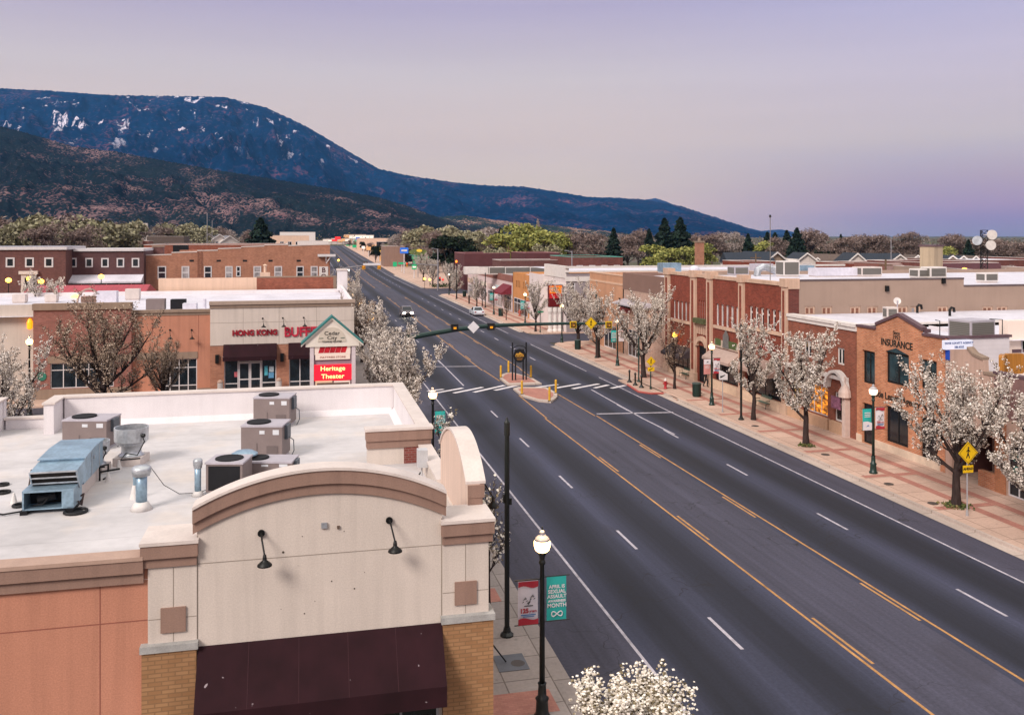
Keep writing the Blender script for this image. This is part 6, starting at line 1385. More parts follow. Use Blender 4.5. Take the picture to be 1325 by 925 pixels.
left = [('full', 519, 6.1, 1.12, 'big blossom tree at the corner of the near roof parapet, left of the road'),
        ('full', 507, 6.1, 1.15, 'blossom tree under the left end of the green signal arm'),
        ('up', 488, 6.3, 1.15, 'blossom tree right of the gabled sign, white at its top'), ('dull', 469, 6.0, .98, 'dull brown blossom tree beside the shop row corner'),
        ('up', 461, 6.1, 1.1, 'narrow blossom tree above the shop row corner'), ('full', 452, 6.2, 1.1, 'blossom tree beside the white chimney stub on the left pavement'), ('wide', 444, 6.2, 1.1, 'blossom tree under the sign bracket of the stepped brick building'), ('up', 438, 6.2, 1.1, 'blossom tree furthest along the left pavement before the far crossing')]
for key, x, X, sc, lab in left: plant(key, LX(x, X), x * .7, lab, sc)
plant('thin', Vector((*G(633, 795, WZ).xy, WZ)), 2.6, 'thin young blossom tree between the near shop corner and the tall black pole', 1.0)
plant('thin', LX(593, 6.7), 1.0, 'thin young blossom tree beside the lit lamp behind the near roof', .9)
plant('thin', LX(571, 6.5), 4.0, 'thin blossom tree glowing beside the lit lamp at the roof parapet', 1.05)
plant('near', Vector((7.1, 18.7, WZ)), .9, 'white blossoming treetop at the bottom edge of the photo', (1.08, 1.08, .695))
# parking lot trees
plant('dull', Vector((*FY(136, 400, 71)[:1], 71, 0)), .5, 'broad brownish blossom tree in the parking lot in front of the brick shop', (1.6, 1.6, 1.25))
plant('dull', Vector((*FY(212, 400, 76)[:1], 76, 0)), 2.2, 'small dull blossom tree before the salmon shop front', .8)
plant('wide', Vector((*FY(0, 400, 60)[:1], 60, 0)), 3.2, 'blossom tree lit orange by the lamp at the left edge of the parking lot', 1.02)
plant('full', Vector((*FY(2, 400, 99)[:1], 112, 0)), 1.2, 'pale blossom tree beside the red roof at the left edge', 1.5)

# tree grates and shrubs at their feet
for lab, (x, y), r in (('low green ground cover round the trunk of the wide blossom tree at the right', (1237, 655), .7), ('low planting round the trunk in front of the glowing shop', (1043, 577), .5)):
    c = G(x, y, WZ); rng = random.Random(x); mb = MB(); puffs(mb, [Vector((c.x + rng.gauss(0, r * .4), c.y + rng.gauss(0, r * .4), WZ + .08)) for _ in range(220)], rng, .04, .09, 2, .06)
    put(mb.build('ground_cover', islands('cover_green', [(0, '4a5230'), (.5, '626a3a'), (.8, '7a6a4a')]), off=(0, 0, 0)), lab, 'ground cover')

# ---- distant kinds
M_CONI = islands('needles', [(0, '1c2a24'), (.4, '25362c'), (.75, '18221f')], .9); M_WIL = islands('spring_green', [(0, '8b8c4c'), (.35, '9c9a58'), (.65, '747a40'), (.85, '5d6238')], .9)
M_OLV = islands('olive_green', [(0, '8a866a'), (.4, '9a947c'), (.75, '726c58')], .9); M_TWG = islands('twigs_brown', [(0, '6f5d57'), (.35, '85736d'), (.7, '5a4c47'), (.88, '9a8a84')], .95); M_TWP = islands('twigs_pale', [(0, '998c86'), (.4, 'ada09a'), (.75, '7d716c')], .95)
M_EVG = islands('broad_evergreen', [(0, '182318'), (.5, '22301f'), (.8, '121a14')], .9)
def crown_tree(key, seed, kind, h, w, m, n, s, name, trunkh=.25, lobes=11, aspect=1.0):
    rng = random.Random(seed); wood = MB(); c = MB(); pts = []
    wood.tube([(0, 0, -.1), (0, 0, h * trunkh), (.1, 0, h * .6)], [h * .028, h * .022, h * .008], 6, False)
    if kind == 'cone':
        for i in range(n):
            t = rng.random() ** 1.35; z = h * (.07 + .93 * t); r = w * (1 - t) ** .8 * (.35 + .75 * rng.random() ** .5) * (1 + .25 * math.sin(z * 5.0 + 1.5 * math.sin(z * 1.7))); a = rng.uniform(0, 6.283); pts.append(Vector((r * math.cos(a), r * math.sin(a), z - r * .25)))
    else:
        cen = []
        for _ in range(lobes):
            a = rng.uniform(0, 6.283); rr = w * .62 * math.sqrt(rng.random()); z = h * rng.uniform(.38, .82); k = 1 - abs(z / h - .55) * 1.1; p = Vector((rr * math.cos(a) * k, rr * math.sin(a) * k, z)); q = w * rng.uniform(.3, .52); cen.append((p, q))
            wood.tube([(0, 0, h * trunkh), tuple(p * .55 + Vector((0, 0, h * .12))), tuple(p + Vector((0, 0, q * .5)))], [h * .013, h * .008, .015], 4, False)
            for _ in range(5): wood.tube([tuple(p * .8), tuple(p + rv(rng) * q * .9 + Vector((0, 0, q * .3)))], [.05, .012], 3, False)
        for i in range(n):
            p, q = rng.choice(cen); v = rv(rng); v.z = abs(v.z) * 1.0 - .25; pts.append(p + v * q * rng.random() ** .35)
    puffs(c, pts, rng, s[0], s[1], 1, .1, aspect)
    protos[key] = tree_thing(name, 'x', {'conifer': 'conifer', 'bare_tree': 'bare tree'}.get(name, 'tree'), wood, c, M_BARKP if kind != 'cone' else M_BARK, m)
crown_tree('coni', 3, 'cone', 12, 2.9, M_CONI, 2600, (.14, .45), 'conifer', lobes=0); crown_tree('coni2', 4, 'cone', 12, 4.0, M_CONI, 3000, (.16, .5), 'conifer', lobes=0)
crown_tree('green', 6, 'c', 11, 5.2, M_WIL, 3000, (.12, .34), 'spring_tree'); crown_tree('olive', 7, 'c', 10, 5.0, M_OLV, 2800, (.12, .32), 'leafing_tree')
crown_tree('bare', 8, 'c', 11, 4.6, M_TWG, 3200, (.16, .55), 'bare_tree', aspect=.17); crown_tree('bare2', 9, 'c', 12, 3.9, M_TWG, 2600, (.16, .5), 'bare_tree', aspect=.16, lobes=14); crown_tree('pale', 10, 'c', 11, 4.4, M_TWP, 3000, (.16, .5), 'bare_tree', aspect=.2); crown_tree('pop', 12, 'cone', 15, 2.2, M_TWP, 2200, (.16, .5), 'bare_tree', aspect=.2, lobes=0)
crown_tree('ever', 13, 'c', 11, 5.6, M_EVG, 4200, (.14, .4), 'evergreen_tree', .12, 16)
HH = {'coni': 12, 'coni2': 12, 'green': 11, 'olive': 10, 'bare': 11, 'bare2': 12, 'pale': 11, 'pop': 15, 'ever': 11}
KN = {'coni': 'dark pointed conifer', 'coni2': 'broad dark conifer', 'green': 'yellow green spring tree', 'olive': 'olive tinged leafing tree', 'bare': 'bare brown tree', 'bare2': 'tall bare brown tree', 'pale': 'pale leafless tree', 'pop': 'narrow pale poplar', 'ever': 'big dark evergreen'}
ORD = 'first second third fourth fifth sixth seventh eighth ninth tenth eleventh twelfth thirteenth fourteenth fifteenth sixteenth seventeenth eighteenth nineteenth twentieth'.split()
def far_tree(key, px, top, zc, label, group, wk=1.0):
    c = FD(px, HYP, zc); zt = FD(px, top, zc).z; s = (zt - climb(c.y) * .8) / HH[key] * (1.0 if 'coni' in key or key == 'pop' else 1.12)
    sc = (s * wk, s * wk, s); plant(key, Vector((c.x, c.y, climb(c.y) * .8)), px * 1.7, label, sc, group)
ZN = {}
zones = {
 'behind the dark brick office': [('olive', 3, 290, 245, 1.0), ('bare', 22, 288, 260, 1.2), ('olive', 48, 283, 250, 1.25), ('olive', 75, 281, 262, 1.2), ('bare', 95, 284, 255, 1.2), ('olive', 118, 287, 248, 1.2), ('bare2', 140, 289, 265, 1.2), ('olive', 158, 288, 255, 1.0), ('bare', 60, 295, 225, 1.1), ('bare', 108, 298, 228, 1.0), ('bare', -20, 285, 250, 1.2)],
 'beyond the flat brick building': [('olive', 232, 290, 420, 1.3), ('olive', 252, 294, 400, 1.2), ('bare', 214, 296, 410, 1.2), ('bare', 285, 297, 430, 1.1), ('pale', 300, 298, 440, 1.0), ('coni2', 337, 283, 330, 1.3), ('bare', 320, 301, 400, .9), ('bare', 180, 298, 420, 1.1)],
 'beyond the far shops': [('ever', 486, 318, 420, .7), ('bare', 478, 315, 500, .9), ('olive', 505, 316, 440, .8), ('ever', 469, 313, 600, .7), ('olive', 461, 312, 650, .8), ('pale', 494, 315, 480, .8), ('ever', 514, 317, 400, .6), ('bare', 452, 311, 700, .8), ('bare', 527, 300, 400, 1.2), ('pale', 510, 304, 420, .8), ('olive', 545, 297, 380, 1.2), ('olive', 566, 294, 360, 1.2), ('pale', 572, 293, 380, 1.0), ('bare', 556, 302, 330, 1.0), ('coni', 579, 291, 400, .8), ('olive', 592, 300, 360, 1.1)],
 'round the maroon building': [('ever', 583, 306, 260, 1.15), ('olive', 605, 301, 340, 1.2), ('pale', 625, 298, 350, 1.0), ('pale', 640, 295, 360, 1.2), ('coni', 622, 297, 370, .8), ('coni', 648, 296, 360, 1.0), ('green', 672, 291, 330, 1.25), ('green', 655, 304, 290, 1.2), ('green', 690, 300, 285, 1.25), ('green', 711, 303, 290, 1.1), ('pop', 696, 284, 340, .9), ('green', 724, 302, 300, 1.0), ('bare', 742, 306, 300, 1.0), ('olive', 640, 322, 240, .7), ('ever', 640, 322, 246, .6), ('olive', 706, 318, 262, 1.0)],
 'behind the theatre': [('bare', 757, 303, 320, 1.2), ('bare', 776, 305, 310, 1.2), ('coni', 794, 296, 300, 1.05), ('coni', 731, 308, 300, 1.0), ('bare', 812, 306, 330, 1.2), ('coni2', 860, 284, 290, 1.0), ('coni2', 880, 283, 290, 1.05), ('coni', 840, 297, 340, 1.0), ('green', 850, 318, 270, 1.3), ('green', 885, 320, 270, 1.2), ('bare', 826, 300, 360, 1.2), ('bare', 900, 306, 330, 1.1), ('green', 905, 314, 290, 1.1), ('green', 870, 322, 255, 1.2)],
 'behind the gabled houses': [('bare', 921, 304, 330, 1.2), ('pale', 935, 302, 340, 1.0), ('pale', 955, 301, 345, 1.0), ('coni', 968, 303, 320, 1.1), ('green', 985, 313, 320, 1.0), ('coni', 993, 301, 335, 1.2), ('coni2', 1003, 302, 330, 1.0), ('coni', 1018, 299, 325, 1.2), ('coni2', 1031, 296, 330, 1.0), ('bare2', 1010, 307, 300, 1.2), ('coni', 1024, 313, 290, 1.1), ('bare', 1040, 300, 340, 1.2), ('bare', 1055, 303, 345, 1.1), ('bare2', 1064, 306, 330, 1.2), ('ever', 1066, 320, 300, .8), ('coni', 1088, 304, 320, .8), ('bare2', 1078, 309, 270, 1.3), ('bare2', 1092, 307, 268, 1.2), ('bare', 1103, 308, 330, 1.2), ('bare', 1122, 307, 335, 1.2), ('coni', 1109, 313, 340, .9)],
 'behind the dish tower': [('bare2', 1150, 304, 330, 1.3), ('bare2', 1166, 302, 330, 1.3), ('bare2', 1184, 300, 325, 1.2), ('bare', 1138, 308, 335, 1.2), ('bare', 1225, 307, 330, 1.2), ('pale', 1232, 309, 340, .9), ('bare2', 1246, 303, 335, 1.1), ('coni2', 1253, 311, 300, .9), ('bare', 1265, 310, 330, 1.2), ('bare', 1290, 313, 320, 1.4), ('bare2', 1305, 312, 325, 1.3), ('bare', 1322, 315, 318, 1.4), ('bare', 1340, 315, 318, 1.4), ('green', 1222, 320, 300, .9), ('bare', 1278, 315, 330, 1.2)]}
for zone, lst in zones.items():
    cnt = {}
    tot = {}
    for k, *_ in lst: tot[KN[k]] = tot.get(KN[k], 0) + 1
    for k, px, top, zc, wk in sorted(lst, key=lambda q: q[1]):
        nm = KN[k]; i = cnt.get(nm, 0); cnt[nm] = i + 1
        lab = f'{nm} {zone}' if tot[nm] == 1 else f'{ORD[i]} {nm} from the left {zone}'
        far_tree(k, px, top, zc, lab, 'background trees', wk)
for lab, key, x, y, zc, wk in (('small round bare tree in front of the dark red block by the big chimney', 'bare', 1233, 344, 190, .9), ('pale blossom tree beside the right hand white cooler', 'pale', 1287, 340, 170, 1.3), ('white blossom trees clump at the far right before the white roof', 'pale', 1303, 344, 180, 1.0)):
    far_tree(key, x, y, zc, lab.replace('trees clump', 'tree'), 'background trees', wk)
# far wooded town edge under the hills: one mass nobody could count
rng = random.Random(99); mb = MB()
pts = []
for i in range(5200):
    px = rng.uniform(-120, 1450); zc = rng.uniform(430, 1100); c = FD(px, HYP, zc)
    if -14 < c.x < 62 and c.y < 800: continue
    hh = rng.uniform(4, 10) if px < 880 else rng.uniform(3, 6.5); n = 3
    for _ in range(n): pts.append(Vector((c.x + rng.gauss(0, 2.5), c.y + rng.gauss(0, 2.5), climb(c.y) + hh * rng.random())))
puffs(mb, pts, rng, .4, 1.2, 1, .5, .6)
put(mb.build('far_trees', islands('far_mix', [(0, '5d504b'), (.3, '6e605a'), (.5, '4a4638'), (.65, '6e6a46'), (.8, '3a3f34'), (.9, '84776f')], .95), off=(0, 0, 0)), None, None, None, 'stuff')
# ------------------------------------------------------------------ street furniture
M_GREEN = plain('paint_dark_green', '16302b', .4, .15, 4, 0, .5); M_POLE = plain('paint_black_green', '121715', .4, .2, 4, 0, .5)
M_TEAL = plain('banner_teal', '2fa39c', .75, .06, 2); M_BWHITE = plain('banner_white', 'd5cfd4', .75, .05, 2); M_BRED = plain('banner_red', 'a8303c', .75, .06, 2); M_BPINK = plain('banner_pink', 'c98a84', .75, .08, 3); M_BBLUE = plain('banner_blue', '4a78a8', .7, .1)
M_GLOBE = glow('globe_lit', 'fff0d8', 'ffc680', 5); M_GLOBEW = glow('globe_dim', 'f4e8dc', 'ffdcb8', 1.5); M_CLEAR = plain('globe_top', 'a9a5a8', .25, .05, 3, 0, .6)
M_SYEL = plain('sign_yellow', 'd9b117', .5, .06, 3); M_SBLK = plain('sign_black', '17171a', .6, .1); M_SWHT = plain('sign_whiteface', 'd6d3d6', .5, .05)
def lamp_post(label, c, kind, lit=True, light=0, group='globe lamp posts along the pavements', H_=5.2):
    t = thing('street_lamp', label, 'street lamp', c, 0, group); ROOT[t.name] = Vector()
    mb = MB(); mb.lathe((0, 0, 0), [(.24, 0), (.24, .08), (.19, .14), (.17, .5), (.2, .56), (.13, .62), (.11, .95), (.13, 1.0)], 16); mb.build('base', M_GREEN if c[0] > 20 else M_POLE, t, True)
    mb = MB(); mb.lathe((0, 0, 1.0), [(.085, 0), (.065, H_ - 2.0), (.1, H_ - 1.96), (.1, H_ - 1.9), (.07, H_ - 1.86), (.09, H_ - 1.75), (.13, H_ - 1.66), (.14, H_ - 1.6)], 12); mb.build('pole', M_GREEN if c[0] > 20 else M_POLE, t, True)
    z = H_ - .62
    mb = MB(); mb.lathe((0, 0, z), [(.14, 0), (.2, .05), (.235, .16), (.24, .26), (.225, .33)], 18); mb.build('globe', M_GLOBE if lit else M_GLOBEW, t, True)
    mb = MB(); mb.lathe((0, 0, z + .33), [(.225, 0), (.2, .06), (.12, .13), (.07, .16), (.07, .21), (.09, .22), (.05, .27), (.02, .29)], 18); mb.build('globe_cap', M_CLEAR, t, True)
    mb = MB(); mb.tube([(0, 0, z + .6), (0, 0, z + .72)], .018, 6); mb.build('finial', M_POLE, t)
    if light:
        ld = bpy.data.lights.new('lamp_light', 'POINT'); ld.energy = light; ld.color = (1, .62, .26); ld.shadow_soft_size = .24; lo = bpy.data.objects.new('lamp_light', ld); COL.objects.link(lo); lo.parent = t; lo.location = (0, -.02, z + 1.05 if light < 400 else z + .9)
    if kind:
        fr = faceY(0); z0, z1 = H_ - 2.62, H_ - 1.37
        for side, what in zip((-1, 1), kind):
            if not what: continue
            u0, u1 = (-.72, -.13) if side < 0 else (.13, .72)
            zz0, zz1 = (z0 - .04, z1 - .05) if side < 0 else (z0, z1)
            mb = MB()
            for z_ in (zz0 - .02, zz1 + .02): mb.tube([(0, 0, z_), (side * .82, 0, z_)], .018, 5)
            ar = mb.build('banner_arm', M_POLE, t)
            main = {'teal': M_TEAL, '125': M_BWHITE, 'white': M_BWHITE, 'pink': M_BPINK, 'tealw': M_TEAL}[what]
            mb = MB()      # slightly bellied cloth
            nn = 6
            for i in range(nn):
                for j in range(nn):
                    def P(i, j): a, b = i / nn, j / nn; return (u0 + (u1 - u0) * a, -.05 * math.sin(math.pi * b) * math.sin(math.pi * a * .9 + .2) - .005, zz0 + (zz1 - zz0) * b)
                    mb.poly([P(i, j), P(i + 1, j), P(i + 1, j + 1), P(i, j + 1)])
            b = mb.build('banner', main, t, True); um = (u0 + u1) / 2; D = .062
            if what == '125':
                for za, zb in ((zz1 - .16, zz1), (zz0, zz0 + .17)):
                    mb = MB(); n = 8
                    for i in range(n):
                        a, e = u0 + (u1 - u0) * i / n, u0 + (u1 - u0) * (i + 1) / n
                        w = lambda u: .035 * math.sin((u - u0) / (u1 - u0) * 6.28)
                        if za > zz0 + .5: mb.poly([(a, -D, za + w(a)), (e, -D, za + w(e)), (e, -D, zb), (a, -D, zb)])
                        else: mb.poly([(a, -D, za), (e, -D, za), (e, -D, zb + w(e)), (a, -D, zb + w(a))])
                    mb.build('banner_stripe', M_BRED, b)
                text('125', .175, M_BRED, b, fr, um - .12, zz0 + .4, D, sx=1.0, bold=.008, ext=.002); text('years', .1, M_BRED, b, fr, um + .14, zz0 + .385, D, ext=.002, bold=.003)
                mb = MB(); fr.box(mb, um - .22, um + .22, zz0 + .27, zz0 + .3, D, D + .003); fr.box(mb, um - .16, um + .17, zz0 + .225, zz0 + .25, D, D + .003); mb.build('small_print', M_BBLUE, b)
                rg = random.Random(4); mb = MB()
                for i in range(13): x = um - .17 + .028 * i; zc_ = zz0 + .66 + .09 * math.sin(i * .8) + i * .008; h_ = rg.uniform(.02, .06); mb.prism([(x - .02, -D, zc_ - h_), (x + .035, -D, zc_ - h_ * .2), (x + .03, -D, zc_ + h_)], (0, -.003, 0))
                fr.box(mb, um - .12, um + .14, zz0 + .53, zz0 + .555, D, D + .003); mb.build('emblem', M_INK, b)
            elif what == 'teal':
                for s_, zz, sz in (('APRIL IS', .98, .135), ('SEXUAL', .84, .15), ('ASSAULT', .7, .14), ('AWARENESS', .57, .092), ('MONTH', .44, .155)): text(s_, sz, M_SWHT, b, fr, um, zz0 + zz, D, ext=.002, bold=.004, sx=1.0)
                mb = MB(); cx_ = lambda q: (um + .16 * math.sin(q), -D - .002, zz0 + .2 + .07 * math.sin(2 * q)); mb.tube([cx_(i * 6.2832 / 24) for i in range(25)], .016, 5, False); mb.build('emblem', M_SWHT, b)
            elif what in ('tealw', 'white', 'pink'):
                mb = MB()
                if what == 'tealw': mb.poly([(u0, -D, zz0), (u1, -D, zz0), (u1, -D, zz0 + .42), (u0 + .3, -D, zz0 + .52), (u0, -D, zz0 + .5)]); mm = M_BWHITE
                elif what == 'pink': mb.poly([(u0, -D, zz1 - .42), (u1, -D, zz1 - .42), (u1, -D, zz1), (u0, -D, zz1)]); mm = M_BWHITE
                else: mb.poly([(u0, -D, zz1 - .3), (u1, -D, zz1 - .3), (u1, -D, zz1 - .1), (u0, -D, zz1 - .1)]); mm = M_BPINK
                mb.build('banner_stripe', mm, b)
                mb = MB()
                for q in range(3): fr.box(mb, u0 + .1, u1 - .1, zz1 - .55 - .1 * q if what != 'tealw' else zz1 - .25 - .11 * q, zz1 - .52 - .1 * q if what != 'tealw' else zz1 - .2 - .11 * q, D, D + .003)
                mb.build('small_print', M_SWHT if what != 'white' else M_BRED, b)
                mb = MB(); mb.prism([(um - .1, -D - .001, zz0 + .2 if what == 'tealw' else zz1 - .28), (um + .12, -D - .001, zz0 + .24 if what == 'tealw' else zz1 - .25), (um + .05, -D - .001, zz0 + .32 if what == 'tealw' else zz1 - .16)], (0, -.003, 0)); mb.build('emblem', M_BBLUE if what == 'tealw' else M_INK, b)
    return t
lamp_post('nearest lit globe lamp with a red edged 125 years banner and a teal banner', Vector((6.62, YX(701.5, 6.62), WZ)), ('125', 'teal'), True, 60, H_=5.4)
lamp_post('lit globe lamp right behind the near roof parapet with one teal banner', Vector((7.05, YX(560, 7.05), WZ)), (None, 'teal'), True, 60)
for px, lab in ((481, 'lit globe lamp among the blossom trees right of the gabled sign'), (466, 'lit globe lamp above the shop row corner on the left pavement'), (457, 'lit globe lamp beside the white chimney stub'), (450, 'lit globe lamp furthest along the left pavement')):
    lamp_post(lab, Vector((7.0, YX(px, 7.0), WZ)), (None, 'pink') if px == 481 else None, True, 45)
for (x, y), k_, lit, lab in (((1130, 612), ('tealw', '125'), False, 'globe lamp with a teal and a 125 years banner before the salmon brick insurance office'), ((921, 524), ('pink', '125'), True, 'globe lamp before the stone arched door with a pink and a 125 years banner'), ((799, 473), ('teal', 'white'), False, 'globe lamp behind the signal arm end with a teal and a pale banner'),
                              ((727, 443), None, True, 'lit bannerless globe lamp at the kerb corner of the first side street'), ((679.5, 421), ('teal', '125'), True, 'lit globe lamp across the side street with a teal banner, before the orange shop'), ((639, 407), ('teal', '125'), False, 'globe lamp beside the parked white car'), ((581, 381.5), None, False, 'globe lamp at the corner of the second side street')):
    lamp_post(lab, G(x, y, WZ), k_, lit, 45 if lit and x > 600 else 0)
# parking lot lamp lighting the tree beside it
c = G(38, 537, 0); zt_l = FD(38, 437, c.y * CS + c.x * SN).z
t = lamp_post('glaring orange lamp on a tall black pole at the left of the parking lot', Vector((c.x, c.y, 0)), None, True, 150, 'parking lot lamps', zt_l + .1)
for ch in t.children:
    if ch.name.startswith('globe') and 'cap' not in ch.name: ch.data.materials[0] = glow('globe_sodium', 'ffd890', 'ffb860', 14); 

def tall_pole(label, c, h, r=.085, collar=True, m=None, top=None):
    t = thing('tall_pole', label, 'pole', c, 0, 'tall dark poles'); ROOT[t.name] = Vector(); m = m or M_POLE
    mb = MB(); mb.tube([(0, 0, 0), (0, 0, h * .78), (0, 0, h)], [r, r, r * .9], 10); mb.build('shaft', m, t)
    mb = MB(); mb.lathe((0, 0, 0), [(r * 2.6, 0), (r * 2.6, .06), (r * 1.6, .14), (r * 1.3, .3)], 10); mb.build('base_plate', m, t)
    mb = MB(); mb.lathe((0, 0, h), [(r * 1.15, -.5), (r * 1.15, -.05), (r * .6, .03), (r * .3, .12)], 10); mb.build('cap', m, t)
    for q in ((-r * 1.6, -r, -.06, .06, h * .62, h * .66), (r, r * 1.8, -.05, .05, h * .61, h * .64)): mb = MB(); mb.box(*q); mb.build('bracket', m, t)
    if top:
        mb = MB(); mb.lathe((0, 0, h), [(.1, 0), (.22, .1), (.22, .4), (.06, .55)], 10); mb.build('beacon', top, t)
    return t
tall_pole('tall plain black pole on the near left pavement beside the shop corner', G(656, 822, WZ), 7.45, .09)
tall_pole('tall black pole on the right pavement beside the bench and blossom tree', G(959, 543, WZ), 7.15)
tall_pole('tall dark green pole in the blossom tree behind the pedestrian signal', G(771.5, 463, WZ), 7.2, m=M_GREEN); tall_pole('second dark green pole just right of the one behind the pedestrian signal', G(775.5, 462, WZ), 6.6, m=M_GREEN)
tall_pole('short dark green pole among the black bollards', G(826.5, 494, WZ), 4.25, .07, m=M_GREEN)
tall_pole('tall dark pole behind the parked white car', G(628, 398, WZ), 6.7); tall_pole('tall dark pole with an orange beacon near the second side street', G(590.5, 387, WZ), 8.0, top=glow('beacon_orange', 'e07a30', 'ff7a20', 1.6))
tall_pole('slim dark pole above the treetops on the left pavement', Vector((6.8, YX(482.5, 6.8) - 5, WZ)), 6.3)

# ---- the arm with the pedestrian signals
YA = 68.0; FAr = faceY(YA)
arm = thing('traffic_signal', 'long dark green signal arm reaching over the road with yellow pedestrian signs', 'traffic signal', (FY(528, 400, YA)[0], YA, WZ))
P = [FY(x, y, YA) for x, y in ((528, 437.5), (556, 432), (588, 426.6), (620, 422.6), (650, 420.8), (680, 419.8), (729, 418.6), (790, 418.6))]
mb = MB(); mb.tube([(x, YA, z) for x, z in P], [.2, .19, .18, .165, .15, .135, .11, .08], 10); mb.build('arm', M_GREEN, arm)
mb = MB(); mb.tube([(P[0][0], YA, WZ), (P[0][0], YA, FY(528, 427, YA)[1])], [.2, .17], 12); mb.lathe((P[0][0], YA, WZ), [(.36, 0), (.36, .1), (.24, .3)], 12); mb.build('pole', M_GREEN, arm)
mb = MB(); mb.lathe((P[0][0], YA, FY(528, 427, YA)[1]), [(.19, -.3), (.19, 0), (.02, .12)], 10); mb.build('pole_cap', M_POLE, arm)
M_AMB = glow('amber_lens', 'b07a1c', 'ffa020', .35)
def ped_symbol(mb, fr, u, z, s, d):
    mb.tube([fr.pt(u + .02 * s, z + .3 * s, d), fr.pt(u + .02 * s, z + .3 * s, d + .006)], .055 * s, 10)
    for p, q, w in (((.01, .23), (-.01, -.02), .06), ((-.01, -.02), (.09, -.3), .045), ((-.01, -.02), (-.12, -.29), .045), ((.01, .2), (.13, .06), .035), ((.01, .2), (-.12, .08), .035)):
        a = Vector((p[0] * s, p[1] * s)); b = Vector((q[0] * s, q[1] * s)); n = Vector((-(b - a).y, (b - a).x)).normalized() * w * s * .8
        fr.prism(mb, [(u + a.x + n.x, z + a.y + n.y), (u + b.x + n.x * .7, z + b.y + n.y * .7), (u + b.x - n.x * .7, z + b.y - n.y * .7), (u + a.x - n.x, z + a.y - n.y)], d, d + .006)
def diamond(par, fr, u, z, s, face, d=.0, sym=True, nm='sign_face'):
    mb = MB(); fr.prism(mb, [(u, z - s), (u + s, z), (u, z + s), (u - s, z)], d, d + .02); o = mb.build(nm, face, par)
    if sym:
        mb = MB(); k = s * .9; i_ = s * .86; A = [(0, -k), (k, 0), (0, k), (-k, 0)]; B = [(0, -i_), (i_, 0), (0, i_), (-i_, 0)]
        for q in range(4): fr.prism(mb, [(u + A[q][0], z + A[q][1]), (u + A[(q + 1) % 4][0], z + A[(q + 1) % 4][1]), (u + B[(q + 1) % 4][0], z + B[(q + 1) % 4][1]), (u + B[q][0], z + B[q][1])], d + .02, d + .024)
        mb.build('border', M_SBLK, o); mb = MB(); ped_symbol(mb, fr, u, z, s * 1.55, d + .02); mb.build('symbol', M_SBLK, o)
    return o
u, z = FY(612, 423, YA); diamond(arm, FAr, u, z, .47, M_SWHT, .2, False, 'sign_back')
u, z = FY(764, 418, YA); diamond(arm, FAr, u, z, .5, M_SYEL, .14)
for x, y in ((588, 423.5), (635, 422.5)):
    u, z = FY(x, y, YA); mb = MB(); FAr.box(mb, u - .27, u + .27, z - .26, z + .26, -.2, .22); o = mb.build('signal_head', M_SBLK, arm); mb = MB(); FAr.box(mb, u - .1, u + .12, z - .12, z + .04, .22, .25); mb.build('lens', M_AMB, o)
for x, y in ((741, 420), (787, 420)):
    u, z = FY(x, y, YA); mb = MB(); FAr.box(mb, u - .27, u + .27, z - .27, z + .27, .1, .14); o = mb.build('backplate', M_SYEL, arm); mb = MB(); FAr.box(mb, u - .19, u + .19, z - .19, z + .19, .14, .2); o2 = mb.build('signal_head', M_SBLK, arm); mb = MB(); FAr.box(mb, u - .04, u + .12, z - .12, z + .04, .2, .22); FAr.box(mb, u - .13, u - .09, z - .14, z + .14, .2, .21); FAr.box(mb, u - .09, u + .14, z + .1, z + .14, .2, .21); mb.build('lens', plain('lens_amber_dim', 'b07a2a', .5, .2), o2)
# ---- welcome sign in the middle of the island
c = G(672, 491.5, .16); ms = thing('island_sign', 'black arched sign with a golden emblem on paired posts in the traffic island', 'sign', c); ROOT[ms.name] = Vector()
dz = c.y * CS + c.x * SN; pxm = dz / 1150; fm_ = faceY(0)
for side in (-1, 1):
    for k_ in (0, 1): mb = MB(); mb.box(side * (.68 - .3 * k_) - .06, side * (.68 - .3 * k_) + .06, -.06, .06, 0, (491.5 - (443 if not k_ else 452)) * pxm); mb.build('post', M_SBLK, ms)
zc_ = 31.5 * pxm
mb = MB(); fm_.prism(mb, [(.6 * math.cos(i * math.pi / 14), zc_ + .66 * math.sin(i * math.pi / 14)) for i in range(28)], .04, .12); bd = mb.build('board', M_SBLK, ms)
mb = MB(); o_ = [(.74 * math.cos(i * math.pi / 12), zc_ + .35 + .62 * math.sin(i * math.pi / 12)) for i in range(13)]
for (a, b), (e, f_) in zip(o_, o_[1:]): mb.tube([fm_.pt(a, b, .05), fm_.pt(e, f_, .05)], .04, 5, False)
mb.tube([fm_.pt(-.7, zc_ - .05, .05), fm_.pt(.7, zc_ - .05, .05)], .03, 5); mb.build('arch_frame', M_SBLK, ms)
M_GOLD = plain('gold_leaf', 'c9963c', .45, .15, 6, .2)
mb = MB(); fm_.prism(mb, [(-.42, zc_ + .1), (-.28, zc_ + .26), (-.12, zc_ + .2), (.02, zc_ + .36), (.2, zc_ + .22), (.42, zc_ + .1)], .12, .13); mb.build('mountain_emblem', M_GOLD, bd)
text('CEDAR', .24, M_GOLD, bd, fm_, 0, zc_ - .02, .125, ext=.004, sx=1.1, bold=.01); mb = MB(); fm_.box(mb, -.3, .3, zc_ - .3, zc_ - .23, .12, .13); fm_.box(mb, -.22, .22, zc_ - .42, zc_ - .37, .12, .13); mb.build('small_print', plain('gold_dull', '8a6030', .5, .2, 6), bd)
M_PYEL = plain('post_yellow', 'd0a032', .5, .1)
